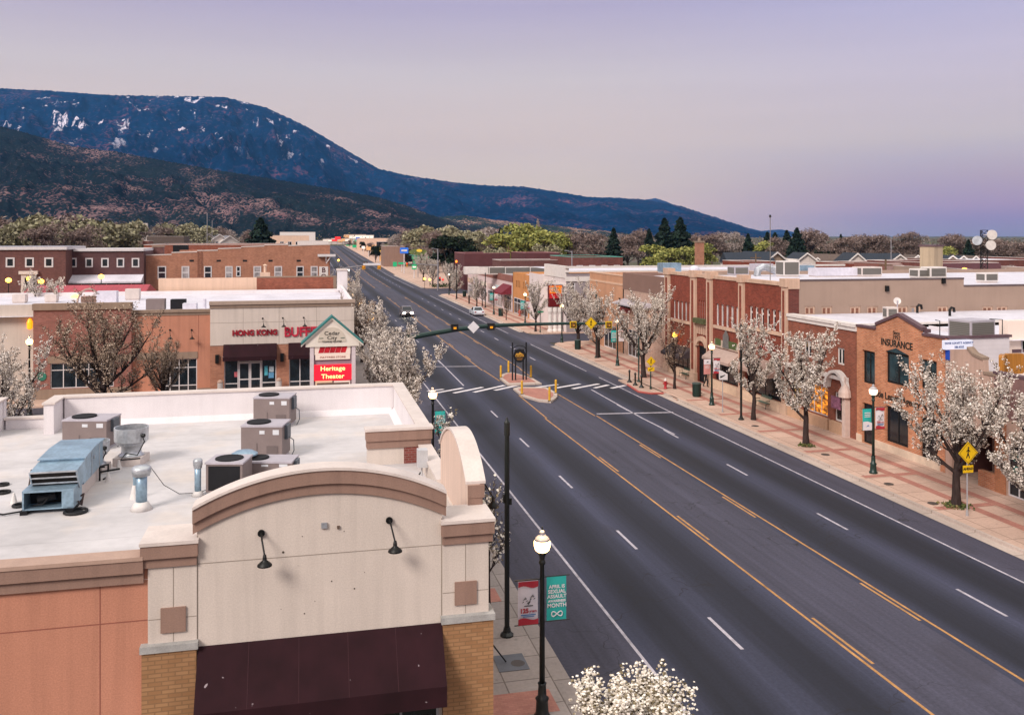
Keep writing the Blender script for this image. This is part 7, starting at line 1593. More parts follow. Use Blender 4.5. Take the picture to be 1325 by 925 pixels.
for lab, (x, y) in zip(('leftmost yellow marker post on the far island', 'yellow marker post at the far tip of the far island', 'yellow marker post right of the black arched sign', 'yellow marker post at the left corner of the near island', 'yellow marker post at the front tip of the near island', 'yellow marker post at the right corner of the near island'), ((648, 488.5), (658, 482), (687, 488.5), (675.3, 510), (711, 519), (719.2, 508.5))):
    c = G(x, y, .13); t = thing('marker_post', lab, 'marker post', c, 0, 'yellow marker posts on the islands'); ROOT[t.name] = Vector(); mb = MB(); mb.lathe((0, 0, 0), [(.1, 0), (.1, 1.1), (.08, 1.18), (.01, 1.2)], 10); mb.build('tube', M_PYEL, t); mb = MB(); mb.lathe((0, 0, 0), [(.16, 0), (.16, .04), (.1, .06)], 10); mb.build('foot', M_SBLK, t)
for lab, (x, y) in zip(('leftmost black bollard at the crossing', 'middle black bollard at the crossing', 'rightmost black bollard at the crossing'), ((814.5, 494.5), (822, 498.5), (830, 501.5))):
    c = G(x, y, WZ); t = thing('bollard', lab, 'bollard', c, 0, 'black bollards at the crossing'); ROOT[t.name] = Vector(); mb = MB(); mb.lathe((0, 0, 0), [(.08, 0), (.075, .95), (.11, 1.0), (.11, 1.06), (.07, 1.16), (.01, 1.2)], 10); mb.build('shaft', M_POLE, t, True); mb = MB(); mb.lathe((0, 0, 0), [(.24, 0), (.24, .06), (.14, .16), (.08, .3)], 12); mb.build('foot', M_POLE, t, True)
# ---- pedestrian diamonds on posts
def sign_post(label, c, h, m, r=.035):
    t = thing('road_sign', label, 'road sign', c); ROOT[t.name] = Vector(); mb = MB(); mb.tube([(0, 0, 0), (0, 0, h)], r, 8); mb.build('post', m, t); mb = MB(); mb.lathe((0, 0, 0), [(r * 2, 0), (r * 1.6, .25), (r, .27)], 8); mb.build('sleeve', m, t); return t
c = G(1251.5, 667, WZ); k_ = (c.y * CS + c.x * SN) / 1150
t = sign_post('yellow pedestrian diamond with an ahead plate on a grey post at the right', c, (667 - 573) * k_, plain('post_grey', '98969a', .45, .1)); diamond(t, fm_, .0, (667 - 585.5) * k_, 14.6 * k_, M_SYEL, .05)
mb = MB(); fm_.box(mb, -9 * k_ * .85, 9 * k_ * .85, (667 - 611) * k_, (667 - 601.5) * k_, .05, .07); o = mb.build('plate', M_SYEL, t); text('AHEAD', .17, M_SBLK, o, fm_, 0, (667 - 606) * k_, .072, ext=.003, bold=.008)
c = G(842, 503.5, WZ); k_ = (c.y * CS + c.x * SN) / 1150
t = sign_post('yellow pedestrian diamond on a dark green post at the crossing', c, (503.5 - 462) * k_, M_GREEN, .06); diamond(t, fm_, 0, (503.5 - 467.5) * k_, 6.6 * k_, M_SYEL, .07); mb = MB(); fm_.box(mb, -4.6 * k_, 4.6 * k_, (503.5 - 480) * k_, (503.5 - 475) * k_, .07, .09); o = mb.build('plate', M_SYEL, t); mb = MB(); fm_.prism(mb, [(-.25, (503.5 - 478.5) * k_), (-.05, (503.5 - 479.3) * k_), (-.1, (503.5 - 478.5) * k_), (.2, (503.5 - 476.4) * k_), (.14, (503.5 - 476) * k_), (-.16, (503.5 - 477.8) * k_)], .09, .095); mb.build('arrow', M_SBLK, o)
c = G(935, 533, WZ); k_ = (c.y * CS + c.x * SN) / 1150
t = sign_post('white arrow sign on a thin grey post beside the pink bannered lamp', c, (533 - 480) * k_, MATS['post_grey']); mb = MB(); fm_.prism(mb, [(-5.5 * k_, (533 - 491) * k_), (6.5 * k_, (533 - 491.5) * k_), (6.5 * k_, (533 - 484) * k_), (-3 * k_, (533 - 479) * k_), (-5.5 * k_, (533 - 479) * k_)], .05, .07); o = mb.build('sign_face', M_SWHT, t)
mb = MB(); z_ = (533 - 487) * k_; fm_.prism(mb, [(-.25, z_ - .12), (-.05, z_ - .05), (.2, z_ + .1), (.16, z_ + .14), (-.12, z_ + .04), (-.22, z_ + .08)], .071, .076); mb.build('arrow', M_SBLK, o)
c = G(699, 430, WZ); k_ = (c.y * CS + c.x * SN) / 1150; t = sign_post('green street name sign on a dark green post at the side street corner', c, 28 * k_, M_GREEN, .06); mb = MB(); mb.box(-.4, .5, -.02, .02, 25.5 * k_, 27.5 * k_); mb.build('name_plate', plain('sign_greenplate', '2f7a58', .5, .1), t)
c = G(747, 449, WZ); k_ = (c.y * CS + c.x * SN) / 1150; t = sign_post('green and white hanging sign in front of the broad blossom tree by the bin', c, 32 * k_, M_GREEN, .05); mb = MB(); mb.box(-.28, .28, -.03, .03, 21 * k_, 34 * k_); o = mb.build('sign_face', plain('sign_mint', '8fc0a4', .6, .2, 4), t); mb = MB(); fm_.prism(mb, [(-.2, 23 * k_), (.2, 23 * k_), (0, 29 * k_)], .031, .036); mb.build('emblem', plain('sign_forest', '2f7a58', .5, .1), o)
c = G(652, 404, WZ)
# ---- bins, benches, hydrant
def bin_(label, c, m=None, s=1.0):
    t = thing('litter_bin', label, 'litter bin', c, 0, 'dark green litter bins'); ROOT[t.name] = Vector(); mb = MB(); mb.lathe((0, 0, 0), [(.3 * s, 0), (.32 * s, .05), (.34 * s, 1.05 * s)], 18); mb.build('drum', m or M_GREEN, t); mb = MB(); mb.lathe((0, 0, 1.05 * s), [(.38 * s, 0), (.38 * s, .06), (.3 * s, .1), (.12 * s, .11)], 18); mb.build('rim', plain('bin_rim', '3d4a48', .5, .1), t)
    mb = MB()
    for i in range(18): a = i * math.pi / 9; mb.tube([(.335 * s * math.cos(a), .335 * s * math.sin(a), .06), (.35 * s * math.cos(a), .35 * s * math.sin(a), 1.03 * s)], .012, 4, False)
    mb.build('slats', M_POLE, t)
for lab, (x, y) in (('dark green litter bin left of the lamp before the stone arched door', (901.5, 513)), ('dark green litter bin under the broad blossom tree at the side street', (747.5, 452)), ('dark green litter bin beside the small crooked tree across the side street', (648, 409)), ('dark green litter bin near the second side street', (601, 384))): bin_(lab, G(x, y, WZ), s=1.05 if x > 700 else 1.2)
def bench(label, c, rz, m):
    t = thing('bench', label, 'bench', c, rz, 'green metal benches'); ROOT[t.name] = Vector()
    for x in (-.8, .8):
        mb = MB(); mb.tube([(x, -.25, 0), (x, -.22, .42), (x, .2, .42), (x, .3, .9)], .03, 6); mb.tube([(x, .2, .42), (x, .28, 0)], .03, 6); mb.tube([(x, -.25, .62), (x, .24, .64)], .025, 6); mb.build('leg', M_GREEN, t)
    mb = MB()
    for i in range(6): mb.box(-.82, .82, -.25 + i * .08, -.19 + i * .08, .43, .455)
    mb.build('seat', m, t); mb = MB()
    for i in range(6): z = .5 + i * .075; mb.box(-.82, .82, .2 + i * .018, .225 + i * .018, z, z + .055)
    mb.build('backrest', m, t)
M_BENCH = plain('bench_green', '5b7268', .5, .1)
bench('grey green metal bench facing the shops beside the blossom tree', G(988, 527, WZ), R(-90), M_BENCH); bench('dark green bench in shade left of the stone arched door', G(886, 489, WZ), R(-90), plain('bench_dark', '24443a', .5, .1))
c = G(861, 503, WZ); t = thing('fire_hydrant', 'red fire hydrant with a white cap on the right pavement', 'fire hydrant', c); ROOT[t.name] = Vector(); mb = MB(); mb.lathe((0, 0, 0), [(.17, 0), (.17, .06), (.12, .1), (.12, .62), (.15, .64), (.15, .7)], 14); mb.tube([(-.24, 0, .48), (.24, 0, .48)], .06, 8); mb.tube([(0, -.22, .42), (0, 0, .42)], .075, 8); mb.build('barrel', plain('hydrant_red', 'a3232b', .45, .1), t, True); mb = MB(); mb.lathe((0, 0, .7), [(.15, 0), (.13, .12), (.06, .19), (.05, .27), (.01, .28)], 12); mb.build('bonnet', M_LIMEW, t, True)
c = G(672.5, 409, WZ); t = thing('fire_hydrant', 'orange red fire hydrant before the orange shopfront', 'fire hydrant', c); ROOT[t.name] = Vector(); mb = MB(); mb.lathe((0, 0, 0), [(.25, 0), (.25, .1), (.2, .15), (.2, .9), (.12, 1.1), (.02, 1.2)], 10); mb.tube([(-.35, 0, .7), (.35, 0, .7)], .1, 8); mb.build('barrel', plain('hydrant_orange', 'a85a4c', .5, .1), t)
t = thing('utility_pole', 'short brown post on the pavement beyond the side street', 'post', G(607, 393, WZ)); ROOT[t.name] = Vector(); mb = MB(); mb.tube([(0, 0, 0), (0, 0, 1.6)], .16, 8); mb.lathe((0, 0, 1.6), [(.18, 0), (.1, .15)], 8); mb.build('shaft', M_BARK, t)
mb = MB(); a = G(634, 847, WZ); b = G(655, 858, WZ); mb.tube([(a.x - .3, a.y, 1.0), (b.x, b.y, WZ + .05)], .025, 6); put(mb.build('guy_bar', M_SBLK, off=(0, 0, 0)), 'short black bar leaning from the near shop wall to the pavement', 'bar')
# ---- person by the arched door
def person(label, c, rz):
    t = thing('person', label, 'person', c, rz); ROOT[t.name] = Vector()
    J = {'pelvis': (0, 0, .95), 'spine': (0, .02, 1.15), 'chest': (0, .03, 1.36), 'neck': (0, .03, 1.5), 'head': (0, .0, 1.62), 'crown': (0, .0, 1.72), 'shl': (-.17, .03, 1.42), 'ell': (-.24, .06, 1.14), 'wrl': (-.2, -.12, .98), 'hal': (-.19, -.18, .93), 'shr': (.17, .03, 1.42), 'elr': (.25, .1, 1.14), 'wrr': (.24, .0, .93), 'har': (.24, -.03, .84), 'hil': (-.09, 0, .9), 'knl': (-.1, -.14, .52), 'anl': (-.1, -.1, .09), 'tol': (-.11, -.26, .04), 'hir': (.09, 0, .9), 'knr': (.1, .06, .5), 'anr': (.1, .24, .1), 'tor': (.11, .12, .04)}
    E = [('pelvis', 'spine'), ('spine', 'chest'), ('chest', 'neck'), ('neck', 'head'), ('head', 'crown'), ('chest', 'shl'), ('shl', 'ell'), ('ell', 'wrl'), ('wrl', 'hal'), ('chest', 'shr'), ('shr', 'elr'), ('elr', 'wrr'), ('wrr', 'har'), ('pelvis', 'hil'), ('hil', 'knl'), ('knl', 'anl'), ('anl', 'tol'), ('pelvis', 'hir'), ('hir', 'knr'), ('knr', 'anr'), ('anr', 'tor')]
    rad = {'pelvis': .15, 'spine': .14, 'chest': .16, 'neck': .06, 'head': .1, 'crown': .08, 'shl': .075, 'ell': .055, 'wrl': .04, 'hal': .04, 'shr': .075, 'elr': .055, 'wrr': .04, 'har': .04, 'hil': .1, 'knl': .07, 'anl': .05, 'tol': .04, 'hir': .1, 'knr': .07, 'anr': .05, 'tor': .04}
    ks = list(J); me = bpy.data.meshes.new('body'); me.from_pydata([J[k] for k in ks], [(ks.index(a), ks.index(b)) for a, b in E], []); o = bpy.data.objects.new('body', me); COL.objects.link(o)
    o.modifiers.new('skin', 'SKIN'); sv = me.skin_vertices[0].data
    for i, k in enumerate(ks): sv[i].radius = (rad[k], rad[k]); sv[i].use_root = k == 'pelvis'
    sd = o.modifiers.new('sub', 'SUBSURF'); sd.levels = sd.render_levels = 2
    dg = bpy.context.evaluated_depsgraph_get(); m2 = bpy.data.meshes.new_from_object(o.evaluated_get(dg)); bpy.data.objects.remove(o)
    for mm in (plain('cloth_black', '1b1a1d', .85, .15, 5), plain('skin', 'a87c66', .6, .05)): m2.materials.append(mm)
    for p in m2.polygons:
        p.use_smooth = True; z = p.center.z; p.material_index = 1 if z > 1.5 or (z < 1.0 and abs(p.center.x) > .17 and z > .78) else 0
    b = bpy.data.objects.new('body', m2); COL.objects.link(b); b.parent = t
    mb = MB(); mb.lathe((0, .02, 1.63), [(.108, .0), (.118, .06), (.1, .12), (.06, .155), (.01, .165)], 14); mb.build('hair', plain('hair_dark', '211a17', .8, .2, 20), t, True)
    return t
c = G(913.5, 500.5, WZ); person('person in dark clothes walking before the stone arched door', c, R(70))

# ---- cars
def car(label, c, rz, paint, L=4.7, Wd=1.85, H_=1.5, suv=False, lights=False, group=None, cat='car'):
    t = thing('parked_car' if not lights else 'car', label, cat, c, rz, group); ROOT[t.name] = Vector(); h = H_; w = Wd / 2
    m = plain('paint_' + paint, paint, .25, .03, 1, .1, .6)
    # side profile of the lower body (y forward is -y), cabin on top
    lo = [(-L / 2, .32), (-L / 2 + .05, h * .48), (-L / 2 + .25, h * .55), (-L * .2, h * .62), (L * .36 if suv else L * .3, h * .64), (L / 2 - .12, h * .6), (L / 2, h * .42), (L / 2 - .02, .32)]
    mb = MB(); A = [(-w + .0, y, z) for y, z in lo]; mb.prism(A, (2 * w, 0, 0)); mb.build('body', m, t)
    cb = [(-L * .2, h * .61), (-L * .05, h * .97), (L * .05, h), (L * .3 if suv else L * .2, h * .97), (L * .46 if suv else L * .36, h * .62)]
    n = len(cb); vs = [(-w * (.97 if z < h * .7 else .78), y, z) for y, z in cb] + [(w * (.97 if z < h * .7 else .78), y, z) for y, z in cb]
    mb = MB(); mb.add(vs, [tuple(range(n))[::-1], tuple(range(n, 2 * n))] + [(i, (i + 1) % n, (i + 1) % n + n, i + n) for i in range(n)]); mb.build('cabin', m, t)
    def lerp(a, b, k): return Vector(a) * (1 - k) + Vector(b) * k
    def pane(nm, q, off):
        ce = sum((Vector(p) for p in q), Vector()) / 4; mb = MB(); mb.poly([ce + (Vector(p) - ce) * .86 + Vector(off) for p in q]); mb.build(nm, M_GLASS, t)
    pane('windscreen', [vs[0], vs[n], vs[n + 1], vs[1]], (0, -.012, .012)); pane('rear_window', [vs[4], vs[n + 4], vs[n + 3], vs[3]], (0, .012, .012))
    for s_ in (0, n): pane('side_window', [vs[s_], vs[s_ + 1], vs[s_ + 3], vs[s_ + 4]], (-.02 if s_ == 0 else .02, 0, .0))
    for x in (-1, 1):
        for y in (-L * .31, L * .3):
            mb = MB(); mb.tube([(x * (w - .2), y, .33), (x * (w + .015), y, .33)], .33, 16); wl_ = mb.build('wheel', M_SBLK, t); mb = MB(); mb.tube([(x * (w + .01), y, .33), (x * (w + .03), y, .33)], .2, 12); mb.build('rim', M_UTOP, wl_)
        mb = MB(); mb.box(x * w * .62 - .2, x * w * .62 + .2, -L / 2 - .03, -L / 2 + .12, h * .36, h * .47); mb.build('headlight', glow('headlight_on', 'ffffff', 'fff0d8', 40) if lights else M_SWHT, t)
        mb = MB(); mb.box(x * w * .72 - .16, x * w * .72 + .16, L / 2 - .1, L / 2 + .025, h * .42, h * .54); mb.build('tail_light', plain('tail_red', '8a1a20', .4, .05), t)
        mb = MB(); mb.box(x * (w + .1) - .1, x * (w + .1) + .1, -L * .16, -L * .12, h * .62, h * .71); mb.build('mirror', m, t)
    mb = MB(); mb.box(-w * .5, w * .5, -L / 2 - .02, -L / 2 + .1, .42, h * .4); mb.build('grille', M_SBLK, t); mb = MB(); mb.box(-w * .97, w * .97, -L / 2 - .05, -L / 2 + .15, .25, .38); mb.box(-w * .97, w * .97, L / 2 - .15, L / 2 + .05, .28, .42); mb.build('bumper', M_UTOP if not suv else M_SBLK, t)
    mb = MB(); mb.box(-.26, .26, L / 2 + .026, L / 2 + .035, .5, .62); mb.build('number_plate', M_SWHT, t)
    return t
c = G(526, 409, 0); car('dark car with lit headlights driving towards the camera', c, 0, '6a6468', 4.8, 2.0, 1.75, True, True)
c = G(627, 407.5, 0); car('white parked car at the right kerb', Vector((29.4, c.y, 0)), R(180), 'c9ced6', 4.6, 1.85, 1.5)
for lab, px, X, pc, rz in (('small dark car far down the road on the right side', 473, 26.5, '3a3a40', R(180)), ('white car far down the road on the left side', 449, 15.2, 'c8c4c8', 0)):
    car(lab, Vector((X, YX(px, X), climb(YX(px, X)))), rz, pc, 4.6, 1.85, 1.5, True, rz == 0)
# ------------------------------------------------------------------ the far end of the street and the town behind
def shed(name, label, cat, px0, px1, top, zc, depth, wm, rm=None, cope=M_COPE, group=None, wins=0, base=0, extra=None, bands=()):
    """flat roofed building seen across the roofs: front square to the street grid"""
    a, b = FD(px0, HYP, zc), FD(px1, HYP, zc); zt = FD((px0 + px1) / 2, top, zc).z; Y = (a.y + b.y) / 2; x0 = XY(px0, Y); x1 = XY(px1, Y)
    t = thing(name, label, cat, ((x0 + x1) / 2, Y, 0), 0, group); roofbox(t, x0, x1, Y, Y + depth, zt - .5, zt, wm, .3, cope, rm or M_ROOFW)
    fr = faceY(Y)
    for i in range(wins):
        w = (x1 - x0) / wins; window(t, fr, x0 + w * (i + .25), x0 + w * (i + .75), zt * .45, zt * .8, M_WFRAME, M_PANE, 2, 1, .15, 0)
    for z0, z1, m, nm in bands:
        mb = MB(); fr.box(mb, x0 - .1, x1 + .1, z0 * zt, z1 * zt, 0, .5); mb.build(nm, m, t)
    return t, fr, x0, x1, zt
def house(label, px, top, zc, w, d, rz, wallm, roofm, group='gabled houses behind the roofs', ridge=2.6):
    c = FD(px, HYP, zc); zt = FD(px, top, zc).z; e = zt - ridge; t = thing('gabled_house', label, 'house', (c.x, c.y, 0), rz, group); ROOT[t.name] = Vector()
    mb = MB(); mb.prism([(-w / 2, 0, -.05), (w / 2, 0, -.05), (w / 2, 0, e), (0, 0, zt - .12), (-w / 2, 0, e)], (0, d, 0)); mb.build('wall', wallm, t)
    mb = MB()
    for s_ in (-1, 1): mb.prism([(s_ * (w / 2 + .5), -.5, e - .45), (0, -.5, zt), (0, -.5, zt - .2), (s_ * (w / 2 + .5), -.5, e - .65)], (0, d + 1, 0))
    mb.build('roof', roofm, t)
    mb = MB()
    for s_ in (-1, 1): mb.prism([(s_ * (w / 2 + .55), -.55, e - .4), (0, -.55, zt + .06), (0, -.55, zt - .34), (s_ * (w / 2 + .55), -.55, e - .85)], (0, -.1, 0))
    mb.build('bargeboard', M_LIMEW, t)
    window(t, faceY(0), -w * .18, w * .18, e - 1.6, e - .2, M_WFRAME, M_PANE, 2, 1, .15, 0)
    return t
M_SHING = plain('shingle_slate', '2c323c', .9, .15, 2); M_SHINB = plain('shingle_brown', '5d504a', .9, .15, 2); M_HW = stucco('house_white', 'c6bcb6', .05, .1); M_HB = stucco('house_buff', 'a4907e', .06, .1)
M_DKRED = brick('brick_wine', '71413a', '5f3430', '66504a', .2, .4, .12)
hs_ = [('slate roofed gabled house with white bargeboards behind the red brick block', 1004, 326, 215, 8, 12, R(10), M_HB, M_SHING), ('white gabled house under the tall dark conifers', 1044, 327, 230, 7, 10, R(-12), M_HW, M_SHING), ('brown roofed gable half behind the bare tree', 1096, 329, 235, 6, 10, R(25), M_HB, M_SHINB), ('white gabled house just right of the bare tree', 1109, 327.5, 225, 6, 10, R(-15), M_HW, M_SHING), ('gabled house at the end of the dark slate roof', 1164, 329, 230, 7, 9, R(-18), M_HW, M_SHING), ('white gable just left of the big chimney', 1187, 330, 235, 7, 9, R(-18), M_HW, M_SHINB), ('brown gable immediately right of the big chimney', 1232, 330.5, 240, 7, 10, R(-20), M_HB, M_SHING), ('second brown gable right of the big chimney', 1246, 331, 245, 7, 10, R(-20), M_HB, M_SHING), ('third gable right of the big chimney, beside the dish tower', 1262, 331, 245, 6, 10, R(-20), M_HW, M_SHINB), ('pale gable in the trees below the slim mast', 1018, 333, 240, 6, 8, R(15), M_HW, M_SHINB), ('white gable among the trees near the left end of the houses', 1058, 333, 240, 6, 8, R(-30), M_HW, M_SHING)]
for a in hs_: house(*a)
# long slate roof between two gables
c = FD(1138, HYP, 236); t = thing('long_house', 'long house with a dark slate roof between two white gables', 'house', (c.x, c.y, 0), -TH); ROOT[t.name] = Vector(); zt = FD(1138, 328, 236).z
mb = MB(); mb.box(-7, 7, 0, 8, -.05, zt - 2.4); mb.build('wall', M_HB, t); mb = MB(); mb.prism([(-7.3, -.5, zt - 2.6), (-7.3, 4, zt), (-7.3, 8.5, zt - 2.6)], (14.6, 0, 0)); mb.build('roof', M_SHING, t)
c = FD(975, HYP, 212); t = thing('long_house', 'long slate roofed house left of the first white gable', 'house', (c.x, c.y, 0), -TH); ROOT[t.name] = Vector(); zt = FD(975, 327, 212).z
mb = MB(); mb.box(-6, 5, 0, 8, -.05, zt - 2.2); mb.build('wall', M_HW, t); mb = MB(); mb.prism([(-6.3, -.5, zt - 2.4), (-6.3, 4, zt), (-6.3, 8.5, zt - 2.4)], (11.6, 0, 0)); mb.build('roof', M_SHING, t)
shed('red_brick_house', 'small red brick flat building below the slate roofed gables', 'building', 962, 1003, 338.5, 195, 10, M_BRICK5, wins=2)
shed('brick_hall', 'low red brick building right of the bare tree, with a pale roof edge', 'building', 1104, 1146, 341, 185, 14, M_BRICK5, wins=3, cope=M_COPE)
shed('brick_hall', 'mauve roofed red brick hall left of the big chimney', 'building', 1147, 1206, 341, 175, 16, M_BRICKR, wins=5, bands=((.82, 1.0, plain('fascia_mauve', '9a7f7c', .7, .1), 'fascia'),))
t, fr, x0, x1, zt = shed('brick_hall', 'long dark red hall with a plum roof band right of the big chimney', 'building', 1217, 1292, 340.5, 165, 22, M_DKRED, bands=((.78, 1.0, plain('fascia_wine', '5a3a3e', .7, .1), 'fascia'),))
shed('white_roofed_hall', 'big hall with a wide white roof at the right edge', 'building', 1262, 1400, 336.5, 215, 40, M_DKRED)
shed('white_roofed_hall', 'low white roofed store at the far right edge behind the bare branches', 'building', 1286, 1400, 350, 150, 26, M_TANW)
# dish tower
c = FD(1272, HYP, 150); t = thing('dish_tower', 'dark lattice tower carrying two white drums and a grey dish', 'tower', (c.x, c.y, 0)); ROOT[t.name] = Vector(); zt = FD(1272, 298, 150).z
mb = MB(); q = [(-.55, -.4), (.55, -.4), (0, .6)]
for i in range(3): mb.tube([(*q[i], 0), (*q[i], zt)], .07, 5)
n = 16
for k in range(n):
    z0, z1 = zt * k / n, zt * (k + 1) / n
    for i in range(3): mb.tube([(*q[i], z0), (*q[(i + 1) % 3], z1)], .045, 4, False); mb.tube([(*q[i], z1), (*q[(i + 1) % 3], z1)], .045, 4, False)
mb.build('lattice', M_BLACK, t)
def drum(px, py, r, m, face):
    p = FD(px, py, 149.5) - c.to_3d() ; p = Vector((p.x, p.y - .7, FD(px, py, 149.5).z)); f = Vector(face).normalized(); mb = MB(); mb.tube([p + f * .25, p, p - f * .3], [r, r, r * .6], 22); mb.tube([p - f * .3, (0, 0, p.z)], .06, 5); mb.build('dish', m, t)
drum(1279, 304, .82, M_LIMEW, (-.25, -1, 0)); drum(1277.5, 317.5, .82, M_LIMEW, (-.25, -1, 0)); drum(1261, 311.5, .78, M_GALVP, (-.8, -.5, .1))
# brick flue, masts and poles
c = FD(905, HYP, 190); t = thing('brick_flue', 'slender brick flue left of the gabled houses', 'chimney', (c.x, c.y, 0)); ROOT[t.name] = Vector(); zt = FD(905, 314, 190).z; mb = MB(); mb.box(-.75, .75, -.75, .75, 0, zt); mb.build('stack', M_BRICKO, t); mb = MB(); mb.box(-.85, .85, -.85, .85, zt, zt + .35); mb.lathe((0, 0, zt + .35), [(.3, 0), (.3, .6), (.02, .7)], 8); mb.build('cap', M_TAN2, t)
M_WOOD = _bark('pole_wood', '6e5a48'); M_STEEL = plain('pole_steel', '8a878c', .5, .1)
for lab, px, top, zc, r, m in (('thin steel mast above the bare trees right of the long slate roof', 1153, 307, 180, .07, M_STEEL), ('wooden utility pole before the mauve roofed hall', 1146, 336, 130, .14, M_WOOD), ('wooden utility pole left of the white framed cooler', 978, 328, 170, .12, M_WOOD), ('grey light pole behind the theatre roof', 740, 325, 200, .1, M_STEEL), ('tall steel light pole at the second crossing', 566.5, 322, 228, .14, M_STEEL), ('steel mast rising over the roofs left of the small conifer', 268, 276, 300, .1, M_STEEL), ('shorter steel mast right of the tall one over the white houses', 274.5, 285, 310, .08, M_STEEL), ('wooden pole among the trees above the maroon building', 658, 318, 250, .12, M_WOOD), ('steel lamp pole over the dark evergreen', 549, 318, 330, .12, M_STEEL)):
    c = FD(px, HYP, zc); t = thing('utility_pole', lab, 'pole', (c.x, c.y, 0)); ROOT[t.name] = Vector(); zt = FD(px, top, zc).z; mb = MB(); mb.tube([(0, 0, 0), (0, 0, zt)], [r * 1.3, r], 7); mb.build('shaft', m, t)
    if m is M_WOOD: mb = MB(); mb.box(-1.1, 1.1, -.06, .06, zt - .9, zt - .75); mb.build('crossarm', m, t)
    elif 'lamp' in lab or 'light' in lab: mb = MB(); mb.tube([(0, 0, zt - .2), (-1.2, 0, zt + .1)], .06, 5); mb.box(-1.7, -1.1, -.15, .15, zt + .05, zt + .2); mb.build('lamp_head', m, t)
for lab, px, py, zc, e in (('orange street light in front of the long dark red hall', 1248, 348, 158, 6), ('small orange light at the far right among the branches', 1305, 362, 140, 5)):
    c = FD(px, HYP, zc); z = FD(px, py, zc).z; t = thing('street_light', lab, 'street light', (c.x, c.y, 0)); ROOT[t.name] = Vector(); mb = MB(); mb.tube([(.9, 0, 0), (.9, 0, z - .3), (.6, 0, z + .1), (0, 0, z)], .06, 6); mb.build('pole', M_STEEL, t); mb = MB(); mb.lathe((0, 0, z), [(.05, -.3), (.36, -.2), (.36, .1), (.1, .2)], 10); mb.build('lamp', glow('lamp_sodium', 'ffb060', 'ff8a20', e), t)
# maroon flat roofed block, teal edged roof
M_MAR = plain('wall_maroon', '5a3436', .8, .12, .5)
shed('maroon_building', 'maroon flat roofed building with a pink roof edge left of the green trees', 'building', 601, 660, 328, 232, 16, M_MAR, M_SHINB, plain('edge_pink', 'a8777a', .7, .1)); shed('maroon_building', 'second maroon flat roofed building right of the green tree', 'building', 679, 724, 327.5, 236, 16, M_MAR, M_SHINB, MATS['edge_pink'], wins=2); shed('brick_hall', 'low maroon wing with one dark window behind the pale shop roofs', 'building', 648, 726, 337, 215, 10, M_BRICKD)
t, fr, x0, x1, zt = shed('teal_roofed_store', 'long low store with a teal roof edge behind the theatre', 'store', 742, 806, 333, 205, 20, M_DKRED, M_ROOFG, plain('edge_teal', '5fa596', .6, .1), wins=4)
# left hand far buildings
shed('tan_building', 'small tan block behind the dark brick office', 'building', 161, 178, 309, 300, 12, M_HB); shed('tan_building', 'wide brown roofed building behind the stepped brick parapet', 'building', 190, 238, 306, 330, 16, M_SHINB, M_SHINB); shed('tan_building', 'mauve wall between the tan block and the brown roof', 'building', 177, 192, 312, 310, 10, M_BRICKR)
t, fr, x0, x1, zt = shed('school_building', 'long cream building with a row of tall dark windows', 'building', 329, 400, 305, 430, 26, M_PEACH, wins=7)
shed('white_store', 'white flat storage building behind the cream building', 'building', 362, 408, 300.5, 520, 20, M_LIMEW); shed('white_store', 'low white and red shop at the left of the road end', 'shop', 385, 425, 312, 360, 14, M_LIMEW, bands=((.55, .85, M_BRED, 'sign_band'),))
for lab, px, top in (('white gabled house left of the steel mast', 256, 303), ('white gabled house under the steel mast', 270, 302), ('white gabled house right of the steel mast', 284, 303), ('pale house beside the small conifer', 297, 305)): house(lab, px, top, 400, 9, 9, R(20), M_HW, plain('shingle_grey', '74737c', .9, .1), 'white houses at the left', 3)
c = FD(188, HYP, 520); t = thing('church_tower', 'pale square tower above the trees at the left', 'tower', (c.x, c.y, 0)); ROOT[t.name] = Vector(); zt = FD(188, 289, 520).z; mb = MB(); mb.box(-1.3, 1.3, -1.3, 1.3, 0, zt); mb.build('shaft', M_HW, t); mb = MB(); mb.box(-2.0, 2.0, -2, 2, zt * .5, zt * .62); mb.build('ledge', M_HW, t)
# ---- shops along the far street
def shop(label, px, X, top_h, w, d, wm, sgn=None, lit=None, roof=None, group='small shops along the far street'):
    Y = YX(px, X); side = -1 if X > 20 else 1; t = thing('small_shop', label, 'shop', (X, Y, 0), 0, group); x0, x1 = (X, X + d) if side < 0 else (X - d, X)
    roofbox(t, x0, x1, Y, Y + w, top_h - .4, top_h, wm, .3, M_COPE, M_ROOFG); fr = faceX(X, side); fs = faceY(Y)
    window(t, fr, Y + w * .15, Y + w * .85, .3, top_h * .5, M_WFRAME, lit or M_GLASS, 4, 1, .14, 0)
    if roof: mb = MB(); o = 1.6; mb.prism([(x0 - o, Y - o, top_h), ((x0 + x1) / 2, Y - o, top_h + 2), (x1 + o, Y - o, top_h)], (0, w + 2 * o, 0)); mb.build('canopy_roof', roof, t)
    t.location.z = climb(Y)
    if sgn: mb = MB(); fs.box(mb, x0 + .5, x1 - .5, top_h * .6, top_h * .92, 0, .25); mb.build('sign_board', sgn, t); mb = MB(); fr.box(mb, Y + .5, Y + w - .5, top_h * .6, top_h * .92, 0, .25); mb.build('sign_board', sgn, t)
    return t
GG = lambda n, c, e, s: glow(n, c, e, s)
